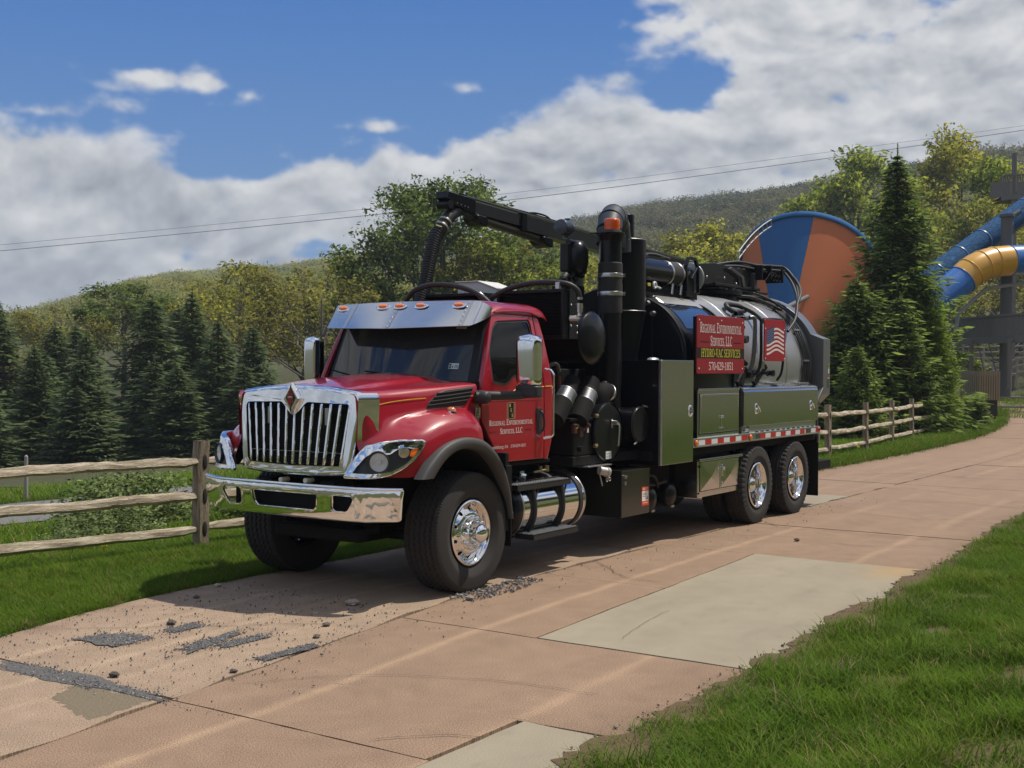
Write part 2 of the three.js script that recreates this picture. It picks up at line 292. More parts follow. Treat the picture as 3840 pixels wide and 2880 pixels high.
  const spots = [[[-3.32, -.16], [-3.03, -.09], [-2.94, .22], [-3.1, .31], [-3.34, .26]], [[-2.75, .14], [-2.46, .12], [-2.43, .26], [-2.72, .27]], [[-3.05, .72], [-2.46, .6], [-2.52, .72], [-3.15, .9]], [[-2.86, .86], [-2.42, .87], [-2.45, .98], [-2.85, .98]], [[-2.98, 1.38], [-2.42, 1.40], [-2.45, 1.5], [-2.98, 1.5]],
    [[-4.18, .1], [-4.03, .1], [-3.96, .85], [-4.05, 1.72], [-4.11, 1.72], [-4.12, 1.2], [-4.2, .75]]];
  const stones = [], R = rng(77);
  for (const [k, s] of spots.entries()) {
    const cx = s.reduce((a, p) => a + p[0], 0) / s.length, cz = s.reduce((a, p) => a + p[1], 0) / s.length, pts = [];
    for (let i = 0; i < s.length; i++) for (let q = 0; q < 10; q++) { const a = s[i], b = s[(i + 1) % s.length], x = lerp(a[0], b[0], q / 10), z = lerp(a[1], b[1], q / 10), n = 1 + .22 * n2(x * 9, z * 9 + k) + .12 * n2(x * 25, z * 25); pts.push([lerp(cx, x, n), -lerp(cz, z, n)]); }
    const g = new THREE.ShapeGeometry(shapeOf(pts)).rotateX(-Math.PI / 2).translate(0, .009, 0), p = g.attributes.position, u = g.attributes.uv; for (let i = 0; i < p.count; i++) u.setXY(i, p.getX(i), p.getZ(i));
    mesh('tar_patch', g, dark, road);
    for (let i = 0; i < (k === 5 ? 2600 : 1500); i++) { const a = Math.floor(R() * s.length), t = s[a], t2 = s[(a + 1) % s.length], f = Math.sqrt(R()) * (R() < .78 ? 1.02 : 1.0 + .9 * R()), x = lerp(cx, lerp(t[0], t2[0], R()), f), z = lerp(cz, lerp(t[1], t2[1], R()), f); stones.push([x, z, .002 + .005 * R() ** 2.5, R()]); }
  }
  for (let i = 0; i < 1500; i++) { const x = -4 + 3.2 * R(), z = -.9 + 2.6 * R(); if (z < J(x)) stones.push([x, z, .0022 + .006 * R() ** 3, R()]); }
  for (let i = 0; i < 420; i++) { const a = R(), x = -.4 + 1.3 * a, z = 1.27 + .16 * (R() - .5) * 2 + .03 * Math.sin(x * 6) - .05 * a; stones.push([x, z, .004 + .011 * R() ** 2, R()]); }
  for (let i = 0; i < 500; i++) { const x = -3.5 + 14 * R() ** 1.5, z = J(x) + .7 * R() ** 2; stones.push([x, z, .0025 + .006 * R() ** 3, R()]); }
  for (let i = 0; i < 700; i++) { const x = -4 + 9 * R(), z = roadR(x) - .0 - .16 * R() ** 2; stones.push([x, z, .003 + .007 * R() ** 3, R()]); }
  const im = new THREE.InstancedMesh(warp(new THREE.IcosahedronGeometry(1, 1), (x, y, z) => { const k = 1 + .35 * n3(x * 1.3, y * 1.3, z * 1.3); return [x * k, y * k * .7, z * k]; }), std(col(1, 1, 1), .95), stones.length), o = new THREE.Object3D(), cc = new THREE.Color();
  stones.forEach(([x, z, s, q], i) => { o.position.set(x, .006 + s * .45, z); o.rotation.set(q * 20, q * 50, q * 33); o.scale.set(s * (1 + q * .5), s, s); o.updateMatrix(); im.setMatrixAt(i, o.matrix); const soil = z > 3.6, k = soil ? .10 + .12 * q : q > .93 ? .32 : .075 + .12 * q; cc.setRGB(k, k * (soil ? .8 : .97), k * (soil ? .58 : q > .93 ? .85 : .98)); im.setColorAt(i, cc); });
  im.name = 'gravel'; im.castShadow = im.receiveShadow = true; stuff(im, 'loose dark gravel strewn over the slabs in front of the truck', 'gravel'); scene.add(im);
  // larger stones one could pick up
  const big = warp(new THREE.IcosahedronGeometry(1, 3), (x, y, z) => { const k = 1 + .28 * n3(x * 1.1, y * 1.1, z * 1.1 + 4) + .06 * n3(x * 4, y * 4, z * 4); return [x * k, y * k * .62, z * k]; });
  const list = [[-2.546, .0, .034, .09, 'dark fist-sized stone beside the rearmost tar patch'], [-1.112, .645, .05, .36, 'rounded tan stone at the edge of the truck shadow'], [-1.872, 1.04, .028, .12, 'dark chip of stone between the gravel patches and the front wheel'], [-2.23, 1.27, .026, .13, 'grey stone chip near the long slab joint before the truck'], [-3.33, 1.544, .022, .1, 'small dark stone nearest the camera on the left lane'], [-1.176, -.973, .03, .42, 'pale flat stone lying at the left grass edge'], [-.307, 1.306, .034, .3, 'brown stone in the gravel below the front tyre'], [-3.863, .98, .03, .08, 'black lump of tar beside the gravel-filled joint'], [-1.675, -.698, .026, .12, 'dark stone in the truck shadow near the grass'], [5.0, 2.3, .03, .12, 'lone dark stone on the pink slab beyond the grey patch']];
  for (const [x, z, s, k, label] of list) { const m = mesh('stone', big, std(col(k, k * .85, k * .72), .95)); m.position.set(x, s * .5, z); m.scale.set(s * 1.2, s, s); m.rotation.y = x * 7; tag(m, label, 'stone', 'stones on the drive'); }
}

// ---------------------------------------------------------------- bare earth and cracks
const bareSpots = [[-2.9, 6.38, .42], [-2.55, 6.75, .35], [-1.16, 5.24, .22], [-1.1, 6.1, .3], [-2.5, 4.62, .2], [-3.3, 4.62, .22], [.6, 5.1, .25], [2.3, 5.0, .3]];
{
  const dirtTex = tex(512, (u, v, i, j) => { const n = .5 + .28 * n2(i * .3, j * .3) + .22 * n2(i * .07, j * .07) + .12 * n2(i * .8, j * .8); return [lerp(.24, .50, n), lerp(.19, .41, n), lerp(.13, .29, n)]; }, true, 1.6), dirt = std(col(.95, .95, .95), 1, 0, { map: dirtTex, bumpMap: dirtTex, bumpScale: .012 });
  const soil = group('soil'); struct(soil).userData.label = 'brown bare soil along the edge of the right grass bank';
  const setUV = (g) => { const uv = g.attributes.uv, p = g.attributes.position; for (let i = 0; i < uv.count; i++) uv.setXY(i, p.getX(i), p.getZ(i)); return g; };
  mesh('soil_strip', setUV(patch(320, 8, (u, v) => { const x = lerp(-5.5, 18, u), r = roadR(x), inn = -.07 - .10 * fbm2(x * 1.3, 4) - .05 * n2(x * 7, 2) - .03 * n2(x * 19, 6) - .12 * smooth(.9, .2, Math.abs(x - 3.3)) - .1 * smooth(.7, .2, Math.abs(x - 1.1)), z = lerp(r + inn, r + .34, v); return [x, v < .01 ? .004 : Math.max(.009, land(x, z) + .016), z]; })), dirt, soil);
  for (const [x0, z0, r] of bareSpots) mesh('bare_patch', setUV(patch(28, 5, (u, v) => { const a = u * 6.2832, q = r * 1.15 * v * (1 + .3 * n2(Math.cos(a) * 1.5 + x0, Math.sin(a) * 1.5 + z0)), x = x0 + Math.cos(a) * q * 1.3, z = z0 + Math.sin(a) * q; return [x, land(x, z) + .016 - .02 * v * v, z]; }, true)), dirt, soil);
  // hairline and open cracks in the slabs
  const ck = std(col(.055, .045, .036), 1), line = (pts, w, seed) => { const C = new THREE.CatmullRomCurve3(pts.map(([x, z]) => vec(x, 0, z))), n = Math.ceil(C.getLength() / .03); return patch(n, 1, (u, v) => { const p = C.getPointAt(u), t = C.getTangentAt(u), j = Math.min(1, w / .011) * .022 * n2(u * n * .09, seed) + .008 * n2(u * n * .5, seed + 4), ww = w * (.45 + .55 * Math.abs(n2(u * n * .13, seed + 8))) * smooth(0, .05, u) * smooth(1, .95, u), o = j + (v - .5) * ww; return [p.x - t.z * o, .0075, p.z + t.x * o]; }); };
  [[[[2.21, 1.1], [1.95, 1.43], [1.54, 1.86], [1.45, 2.34]], .012], [[[6.54, 1.22], [6.04, 1.74], [6.13, 2.26], [6.01, 2.87], [6.2, 3.9]], .016], [[[-.95, 3.2], [-.3, 3.05], [.3, 2.98]], .005], [[[-3.96, 3.3], [-3.71, 3.48], [-3.54, 3.78]], .010], [[[10.32, 1.8], [10.24, 2.09], [10.5, 2.8], [10.2, 3.8]], .018], [[[11.9, .97], [12.27, 1.6], [11.8, 2.6]], .02], [[[-3.2, -.6], [-2.4, .35], [-1.9, .9], [-1.7, 1.3]], .009], [[[-.9, -.9], [.3, .2], [1.0, 1.0]], .01], [[[-3.6, 1.75], [-2.9, 2.3], [-2.5, 3.1], [-2.4, 3.9]], .007], [[[4.6, 1.2], [5.2, 2.0], [5.0, 3.0], [5.6, 3.9]], .010], [[[7.4, 1.1], [8.2, 1.9], [8.0, 2.8], [8.7, 3.9]], .012], [[[14.2, -.3], [15.4, .8], [15.0, 2.2], [16.2, 3.6]], .02]].forEach(([p, w], i) => mesh('crack', line(p, w, i * 3.1), ck, road));
  { const pts = []; for (let i = 0; i < 60; i++) { const s = [[-4.16, .98], [-4.1, 1.66], [-4.62, 1.72], [-4.52, 1.36], [-4.42, 1.1]], k = i / 60 * 5, a = s[Math.floor(k)], b = s[(Math.floor(k) + 1) % 5], x = lerp(a[0], b[0], k % 1), z = lerp(a[1], b[1], k % 1); pts.push([x + .03 * n2(x * 12, z * 12), -(z + .03 * n2(z * 12, x * 12))]); } const g = new THREE.ShapeGeometry(shapeOf(pts)).rotateX(-Math.PI / 2).translate(0, .0065, 0), uv = g.attributes.uv, p = g.attributes.position; for (let i = 0; i < uv.count; i++) uv.setXY(i, p.getX(i), p.getZ(i)); mesh('concrete_patch', g, std(col(.8, .8, .78), .95, 0, { map: tex(256, (u, v, i, j) => { const n = .5 + .3 * n2(i * .3, j * .3) + .2 * n2(i * .08, j * .08); return [lerp(.36, .62, n), lerp(.33, .55, n), lerp(.27, .45, n)]; }, true, 2) }), road); }
}
// ---------------------------------------------------------------- grass
{
  const tuft = (n, h, spread, seed, w = .0045) => {
    const R = rng(seed), pos = [], idx = [], nor = [];
    for (let k = 0; k < n; k++) {
      const a = R() * 6.283, b = R() * 6.283, rr = Math.sqrt(R()) * spread, x = Math.cos(a) * rr, z = Math.sin(a) * rr, L = h * (.5 + .7 * R()), lean = (.25 + .85 * R()) * L, dx = Math.cos(b), dz = Math.sin(b), px = -dz * w * (.6 + .6 * R()), pz = dx * w * .8, i0 = pos.length / 3;
      for (let s = 0; s <= 3; s++) { const t = s / 3, y = L * (t - .32 * t * t), f = lean * t * t, ww = (1 - t * t) * .5 + (s === 3 ? 0 : .12); pos.push(x + dx * f - px * ww, y - .006, z + dz * f - pz * ww, x + dx * f + px * ww, y - .006, z + dz * f + pz * ww); nor.push(dx * -.5 * t, 1, dz * -.5 * t, dx * -.5 * t, 1, dz * -.5 * t); }
      for (let s = 0; s < 3; s++) { const q = i0 + s * 2; idx.push(q, q + 1, q + 2, q + 1, q + 3, q + 2); }
    }
    const g = new THREE.BufferGeometry(); g.setAttribute('position', new THREE.Float32BufferAttribute(pos, 3)); g.setIndex(idx); g.computeVertexNormals(); return g;
  };
  const leaf = phys(col(1, 1, 1), 1, 0, { transmission: .3, thickness: 0, specularIntensity: .1 });
  const o = new THREE.Object3D(), c = new THREE.Color();
  function lawn(name, geo, places, label) {
    const im = new THREE.InstancedMesh(geo, leaf, places.length);
    places.forEach(([x, z, s, q, k], i) => { o.position.set(x, land(x, z), z); o.rotation.set((q - .5) * .3, q * 40, (q * 7 % 1 - .5) * .3); o.scale.set(s, s * (.75 + .5 * (q * 13 % 1)), s); o.updateMatrix(); im.setMatrixAt(i, o.matrix); c.setRGB(...k); im.setColorAt(i, c); });
    im.name = name; im.castShadow = im.receiveShadow = true; stuff(im, label, 'grass'); scene.add(im);
  }
  const R = rng(5), hue = (x, z) => { const a = .5 + .5 * fbm2(x * .6, z * .6, 3), b = R(), dry = b < .07 ? 1 : 0; return dry ? [.26, .22, .09] : [lerp(.06, .145, a * .75 + b * .25), lerp(.122, .228, a * .55 + b * .45), lerp(.008, .024, b)]; };
  const bare = (x, z) => { let b = smooth(.34, .56, fbm2(x * .75 + 40, z * .75, 3)) * .8; for (const [bx0, bz, r] of bareSpots) b = Math.max(b, .95 * smooth(1.15, .55, Math.hypot(x - bx0, z - bz) / (r * (1 + .35 * n2(x * 4, z * 4))))); return b; };
  // right bank, dense near the camera
  const A = []; for (let i = 0; i < 150000 && A.length < 62000; i++) { const x = -6 + 24 * R() ** 1.25, r = roadR(x), d = -.12 + 4.6 * R() ** 1.15, z = r + d; const wob = .16 * n2(x * 1.7, 2) + .1 * n2(x * 5, 8); if (d < wob * .8 || (d < .35 && R() > (d + .12) * 2.2) || R() < bare(x, z)) continue; if (Math.hypot(x - EYE.x, z - EYE.z) < 3.2) continue; A.push([x, z, .75 + .5 * R() + .3 * smooth(.2, .6, n2(x * .9, z * .9)), R(), hue(x, z)]); }
  lawn('bank_grass', tuft(11, .102, .075, 3), A, 'uneven green grass bank along the right edge of the drive');
  const T = []; for (let i = 0; i < 900; i++) { const x = -5.5 + 9 * R() ** 1.2, z = roadR(x) + .15 + 3 * R(); if (n2(x * .8 + 3, z * .8) < .1 || Math.hypot(x - EYE.x, z - EYE.z) < 3.4) continue; const k = hue(x, z); T.push([x, z, .9 + .6 * R(), R(), [k[0] * 1.15, k[1] * 1.05, k[2] * 1.6]]); }
  lawn('tall_grass', tuft(15, .19, .07, 9, .005), T, 'taller coarse grass tufts standing out of the right bank');
  const S = []; for (let i = 0; i < 5200; i++) { const x = -5 + 12 * R() ** 1.2, z = roadR(x) + .02 + 3.6 * R(); if (R() > .12 + bare(x, z)) continue; S.push([x, z, .6 + .6 * R(), R(), [.33 + .12 * R(), .27 + .08 * R(), .14]]); }
  lawn('dead_grass', tuft(7, .05, .09, 15, .004), S, 'straw-coloured dead grass on the bare spots of the right bank');
  // verge by the fence on the left
  const B = []; for (let i = 0; i < 60000; i++) { const x = -4.5 + 16 * R() ** 1.1, d = 3.2 * R() - .06, z = roadL(x) - d; const wob = .07 * n2(x * 2.1, 4); if (d < wob) continue; B.push([x, z, .6 + .5 * R() + .35 * smooth(1.1, 1.9, d), R(), hue(x, z)]); }
  lawn('verge_grass', tuft(11, .11, .08, 4), B, 'mown grass verge between the drive and the near rail fence');
  const C = []; for (let i = 0; i < 34000; i++) { const x = 11 + 42 * R() ** 1.1, d = (x < 34 ? 3.6 : 5) * R() - .05, z = roadL(x) - d; C.push([x, z, 1.2 + .8 * R(), R(), hue(x, z)]); }
  for (let i = 0; i < 14000; i++) { const x = 17 + 40 * R(), z = roadR(x) + 6 * R(); C.push([x, z, 1.3 + .8 * R(), R(), hue(x, z)]); }
  for (let i = 0; i < 26000; i++) { const x = 46 + 34 * R(), z = roadL(x) - 30 * R() ** 1.6 + (R() < .3 ? 16 : 0); C.push([x, z, 2.2 + 1.2 * R(), R(), hue(x, z)]); }
  for (let i = 0; i < 12000; i++) { const x = -2 + 26 * R(), z = -3.6 - 5.2 * R(); C.push([x, z, 1.0 + .9 * R(), R(), hue(x, z)]); }
  for (let i = 0; i < 5000; i++) { const x = -1 + 24 * R(), z = -15.5 - 6 * R(); C.push([x, z, 1.3 + 1.2 * R(), R(), hue(x, z)]); }
  lawn('meadow_grass', tuft(9, .11, .14, 6, .008), C, 'rough grass beyond the fences and along the far drive');
}
// ---------------------------------------------------------------- woods
const bark = std(col(.085, .068, .052), .95);
const barkGrey = std(col(.13, .115, .095), .95);
const foliage = () => phys(col(1, 1, 1), 1, 0, { transmission: .55, thickness: 0, vertexColors: true, specularIntensity: .1 });
const leafMat = foliage();
class Bag {                                        // collects small leaf faces with a colour each
  constructor() { this.p = []; this.c = []; this.i = []; this.n = []; }
  leaf(x, y, z, ux, uy, uz, vx, vy, vz, k, n) {       // a kite-shaped leaf or spray: long axis u, half width v
    const b = this.p.length / 3;
    this.p.push(x - ux, y - uy, z - uz, x + vx, y + vy, z + vz, x + ux, y + uy, z + uz, x - vx, y - vy, z - vz); for (let q = 0; q < 4; q++) this.c.push(...k); this.i.push(b, b + 1, b + 2, b, b + 2, b + 3);
    if (n) { const l = Math.hypot(...n) || 1; for (let q = 0; q < 4; q++) this.n.push(n[0] / l, n[1] / l, n[2] / l); }
  }
  build() { const g = new THREE.BufferGeometry(); g.setAttribute('position', new THREE.Float32BufferAttribute(this.p, 3)); g.setAttribute('color', new THREE.Float32BufferAttribute(this.c, 3)); g.setIndex(this.i); if (this.n.length === this.p.length) g.setAttribute('normal', new THREE.Float32BufferAttribute(this.n, 3)); else g.computeVertexNormals(); return g; }
}
function rdir(R) { const z = 2 * R() - 1, a = 6.2832 * R(), s = Math.sqrt(1 - z * z); return [s * Math.cos(a), z, s * Math.sin(a)]; }
const mixc = (a, b, t) => [lerp(a[0], b[0], t), lerp(a[1], b[1], t), lerp(a[2], b[2], t)];
// broad tree, unit height 1: forked trunk, boughs that end in leaf clumps
function broadTree(seed, { lo, hi, leaves = 9000, size = .017, spread = .36, base = .22, flat = 1, boughs = 7, gap = .3, fuzz = .05, stem = .017 }) {
  const R = rng(seed), wood = [], bag = new Bag(), tips = [];
  const limb = (a, b, r0, r1) => wood.push(cyl(a, b, r0, r1, 5, true));
  const grow = (p, d, L, r, depth) => {
    let q = p; const n = 2;
    for (let s = 0; s < n; s++) { const d2 = d.clone().add(vec((R() - .5) * .35, .06 + (R() - .5) * .2, (R() - .5) * .35)).normalize(), e = q.clone().addScaledVector(d2, L / n); limb(q, e, r * (1 - .25 * s), r * (1 - .25 * (s + 1))); q = e; d = d2; if (depth <= 1) tips.push([e.clone(), depth]); }
    if (depth === 0) { tips.push([q.clone(), 0]); return; }
    const k = depth >= 2 ? 3 : 3;
    for (let i = 0; i < k; i++) { const a = rdir(R), nd = d.clone().multiplyScalar(.75).add(vec(a[0], a[1] * .55 + .12, a[2]).multiplyScalar(.75)).normalize(); grow(q, nd, L * (.62 + .22 * R()), r * .55, depth - 1); }
  };
  const top = vec((R() - .5) * .05, .52, (R() - .5) * .05), mid = vec((R() - .5) * .02, base, (R() - .5) * .02);
  limb(vec(0, -.03, 0), mid, stem * 1.25, stem); limb(mid, top, stem, stem * .5); limb(top, vec(top.x + (R() - .5) * .06, .8, top.z), stem * .5, stem * .2);
  for (let i = 0; i < boughs; i++) { const t = i / boughs, a = i * 2.4 + R(), up = .35 + .9 * t, st = mid.clone().lerp(top, t * 1.0), d = vec(Math.cos(a), up * flat, Math.sin(a)).normalize(); grow(st, d, spread * (.62 - .16 * t) * (.85 + .3 * R()), stem * .5, 2); }
  grow(top, vec((R() - .5) * .3, 1, (R() - .5) * .3).normalize(), .2, stem * .45, 2);
  let yMax = 0; for (const [t] of tips) yMax = Math.max(yMax, t.y); const S = .97 / yMax;
  const kept = tips.filter(() => R() > gap), per = leaves / kept.length;
  for (const [t, dep] of kept) {
    const tone = R(), cl = fuzz * (.7 + .6 * R());
    for (let k = 0; k < per; k++) {
      const d = rdir(R), f = cl * Math.cbrt(R()), x = t.x + d[0] * f * 1.15, y = t.y + d[1] * f * .85, z = t.z + d[2] * f * 1.15, u = rdir(R), v = rdir(R), s = size * (.5 + .8 * R()), w = s * .55;
      bag.leaf(x, y, z, u[0] * s, u[1] * s * .7 - .2 * s, u[2] * s, v[0] * w, v[1] * w, v[2] * w, mixc(lo, hi, clamp(tone * .55 + R() * .55)), [d[0] + (R() - .5) * .9, d[1] + .35 + (R() - .5) * .9, d[2] + (R() - .5) * .9]);
    }
  }
  const w = mg(wood), c = bag.build(); w.scale(S, S, S); c.scale(S, S, S); return { wood: w, crown: c };
}
// spruce, unit height 1: whorls of drooping boughs carrying flat needle sprays
function spruceTree(seed, { lo, hi, width = .22, whorls = 26, boughs = 9, sprays = 9, size = .03, ragged = .35, droop = .35, foot = .03, tip = [.11, .17, .04], tipShare = .25, power = .85 }) {
  const R = rng(seed), wood = [cyl([0, -.02, 0], [0, .55, 0], .016, .009, 7, true), cyl([0, .55, 0], [0, 1, 0], .009, .001, 6, true)], bag = new Bag();
  for (let w = 0; w < whorls; w++) {
    const t = w / (whorls - 1), n = Math.max(4, Math.round(boughs * (1 - .5 * t)));
    for (let b = 0; b < n; b++) {
      const tt = clamp(t + (R() - .5) * 1.3 / whorls * (1 - t)), y0 = lerp(foot, .95, Math.pow(tt, .92)), L0 = width * Math.pow(1 - tt, power) * (1 + .3 * (R() - .5)) + .004;
      const a = w * 1.9 + b / n * 6.283 + (R() - .5) * .9, L = L0 * (1 - ragged * R() * R()), up = lerp(-droop, .8, Math.pow(tt, 1.5)) + (R() - .5) * .18, ca = Math.cos(a), sa = Math.sin(a), P = (f) => [ca * L * f, y0 + L * (up * f + (.42 * f * f - .16 * f)), sa * L * f];
      if (L > .03) wood.push(cyl(P(0), P(.85), .0035 * L / width + .0008, .0006, 3, true));
      const q0 = L / width, m = Math.max(3, Math.round(sprays * (.25 + .75 * q0))), sz = size * (.34 + .66 * Math.sqrt(q0));
      for (let s = 0; s < m; s++) {
        const f = .1 + .9 * (s + R() * .7) / m, q = P(f), tone = R();
        for (let e = -2; e <= 2; e++) {
          if ((e === 2 || e === -2) && f > .8) continue;
          const side = e * .17 * L * (1.05 - f) * (.6 + .8 * R()), s0 = sz * (.6 + .7 * R()), th = a + e * (.5 + .25 * R()), dx = Math.cos(th), dz = Math.sin(th), dy = -.22 - .35 * R() + (f > .8 ? .35 : 0), j = (R() - .5) * sz * .6, wd = s0 * .3, vx = -dz, vz = dx, roll = (R() - .5) * 1.5;
          const X = q[0] - sa * side + j, Y = q[1] - Math.abs(side) * .25 + (R() - .5) * sz * .8, Z = q[2] + ca * side - j;
          const young = f > .6 && R() < tipShare, k = young ? mixc(hi, tip, .5 + .5 * R()) : mixc(lo, hi, clamp(.6 * tone + .5 * R()));
          bag.leaf(X + dx * s0 * .8, Y + dy * s0 * .6, Z + dz * s0 * .8, dx * s0, dy * s0, dz * s0, vx * wd, roll * wd, vz * wd, k, [ca * .75 + (R() - .5), .75 + (R() - .5), sa * .75 + (R() - .5)]);
          if (R() < .4) bag.leaf(X, Y - s0 * .4, Z, dx * s0 * .35, -s0 * .5, dz * s0 * .35, vx * wd * .8, 0, vz * wd * .8, k, [ca + (R() - .5) * .6, .3, sa + (R() - .5) * .6]);
        }
      }
    }
  }
  for (let i = 0; i < 46; i++) { const y = .9 + .1 * R(), a = R() * 6.28, s0 = size * .55 * (1.15 - (y - .9) * 7), k = mixc(lo, tip, R()); bag.leaf(Math.cos(a) * s0 * .5, y, Math.sin(a) * s0 * .5, Math.cos(a) * s0 * .5, s0 * .6, Math.sin(a) * s0 * .5, -Math.sin(a) * s0 * .2, 0, Math.cos(a) * s0 * .2, k, [Math.cos(a), .6, Math.sin(a)]); }
  return { wood: mg(wood), crown: bag.build() };
}
function plantTree(name, kind, x, z, h, w, turn, label, cat = 'tree', grp, mat = bark) {
  const g = group(name, scene, [x, land(x, z) - .05, z]); g.rotation.y = turn; g.scale.set(h * w, h, h * w);
  mesh('trunk', kind.wood, mat, g); mesh('crown', kind.crown, leafMat, g); return tag(g, label, cat, grp);
}
// greens: linear base colours
const G = { yellow: [[.30, .305, .036], [.58, .56, .075]], lime: [[.23, .32, .036], [.50, .56, .075]], olive: [[.18, .185, .04], [.38, .355, .075]], fresh: [[.085, .14, .03], [.21, .28, .058]], deep: [[.062, .094, .036], [.16, .215, .07]], blue: [[.07, .112, .048], [.17, .23, .085]], spr: [[.06, .10, .025], [.185, .25, .058]], arbor: [[.12, .20, .02], [.29, .40, .038]] };
const K = {
  y1: broadTree(21, { lo: G.yellow[0], hi: G.yellow[1], leaves: 13500, size: .0155, gap: .08, fuzz: .075, spread: .42, base: .16 }),
  y2: broadTree(22, { lo: G.lime[0], hi: G.lime[1], leaves: 13500, size: .0155, gap: .08, fuzz: .075, spread: .38, base: .18 }),
  y3: broadTree(23, { lo: G.yellow[0], hi: G.lime[1], leaves: 8500, size: .014, gap: .25, fuzz: .05, spread: .36, base: .16, boughs: 9 }),
  o1: broadTree(24, { lo: G.olive[0], hi: G.olive[1], leaves: 7000, size: .012, gap: .2, fuzz: .06, spread: .44, base: .12, boughs: 10 }),
  o2: broadTree(25, { lo: G.olive[0], hi: G.yellow[1], leaves: 6500, size: .012, gap: .22, fuzz: .055, spread: .4, base: .1, boughs: 10 }),
  f1: broadTree(26, { lo: G.fresh[0], hi: G.fresh[1], leaves: 12500, size: .0125, gap: .28, fuzz: .055, spread: .4, base: .2, boughs: 10 }),
  f2: broadTree(27, { lo: G.fresh[0], hi: G.lime[1], leaves: 10500, size: .0125, gap: .26, fuzz: .055, spread: .42, base: .14, boughs: 9 }),
  f3: broadTree(29, { lo: G.fresh[0], hi: G.fresh[1], leaves: 19000, size: .0125, gap: .12, fuzz: .07, spread: .44, base: .12, boughs: 12 }),
  s1: spruceTree(31, { lo: G.deep[0], hi: G.deep[1], width: .2, tip: [.09, .13, .05], size: .026, power: .8 }),
  s2: spruceTree(32, { lo: G.deep[0], hi: G.blue[1], width: .22, tip: [.1, .14, .055], ragged: .45, size: .028, power: .75 }),
  s3: spruceTree(33, { lo: G.blue[0], hi: G.blue[1], width: .25, ragged: .5, whorls: 24, size: .03, tip: [.1, .15, .06] }),
  big: spruceTree(34, { lo: G.spr[0], hi: G.spr[1], width: .215, whorls: 40, boughs: 11, sprays: 13, size: .0175, ragged: .5, droop: .12, foot: .02, tipShare: .45, tip: [.26, .36, .07], power: .8 }),
  fat: spruceTree(35, { lo: G.spr[0], hi: G.spr[1], width: .36, whorls: 28, boughs: 11, sprays: 12, size: .03, ragged: .5, droop: .05, foot: .02, tipShare: .5, tip: [.28, .37, .07], power: .75 }),
  arb: spruceTree(36, { lo: G.arbor[0], hi: G.arbor[1], width: .26, whorls: 40, boughs: 14, sprays: 11, size: .0155, ragged: .3, droop: -.5, foot: .02, tipShare: .4, tip: [.26, .36, .045], power: .55 }),
};
// the big spruce by the drive and the evergreens round its foot
plantTree('spruce_tree', K.big, 32.2, -4.75, 9.75, 1.36, .4, 'tallest dark green spruce behind the far rail fence, its spire above the ridge', 'tree');
plantTree('spruce_tree', K.fat, 28.9, -5.0, 5.2, 1.3, 1.4, 'broad shorter spruce at the left foot of the tall spruce, behind the truck tail', 'tree');
plantTree('spruce_tree', K.fat, 27.0, -6.0, 3.4, 1.15, 2.2, 'low ragged spruce beside the orange funnel, leftmost of the evergreens by the fence', 'tree');
plantTree('spruce_tree', K.fat, 29.8, -3.9, 4.6, 1.15, 3.1, 'low bushy spruce directly behind the middle posts of the far rail fence', 'tree');
plantTree('spruce_tree', K.fat, 26.4, -4.1, 3.0, 1.1, 4.4, 'small spruce with pale new tips just right of the grey tailgate', 'tree');
plantTree('arborvitae', K.arb, 31.6, -3.6, 5.4, .85, .2, 'bright yellow-green arborvitae on the right side of the tall spruce', 'tree');
plantTree('arborvitae', K.arb, 31.2, -3.1, 3.9, .85, 1.7, 'lower bright green arborvitae nearest the drive at the end of the far fence', 'tree');
plantTree('juniper_shrub', K.fat, 36.6, -3.1, 1.35, 1.2, .9, 'low dark conifer shrub in front of the slatted wooden enclosure', 'shrub');
// conifers down the slope on the left
const L = [
  ['s1', 26.4, -46.9, 8.2, 1.61, 'dark spruce cut by the left edge of the picture'], ['s2', 29.3, -46.2, 6.6, 1.75, 'second spruce from the left edge, with a soft rounded top'], ['s1', 28.2, -42.2, 6.0, 1.68, 'narrow spruce in front of the two soft ones at far left'],
  ['s2', 27.4, -36.5, 7.3, 1.68, 'tall dark spruce with layered boughs, in the middle of the left group'], ['s1', 30.4, -37.3, 7.6, 1.40, 'pointed spruce just right of the tall layered one'], ['s3', 27.0, -31.8, 5.9, 1.54, 'nearest spruce of the left group, left of the truck grille'], ['s3', 24.2, -39.8, 5.2, 1.82, 'low broad spruce filling the gap at the left of the fence'], ['s2', 22.5, -42.6, 5.0, 1.82, 'low wide spruce at the far left behind the rail fence'], ['s3', 29.6, -32.4, 5.6, 1.54, 'spruce half hidden behind the truck grille corner']];
for (const [k, x, z, h, w, label] of L) plantTree('spruce_tree', K[k], x, z, h, w, x * 3.1, label);
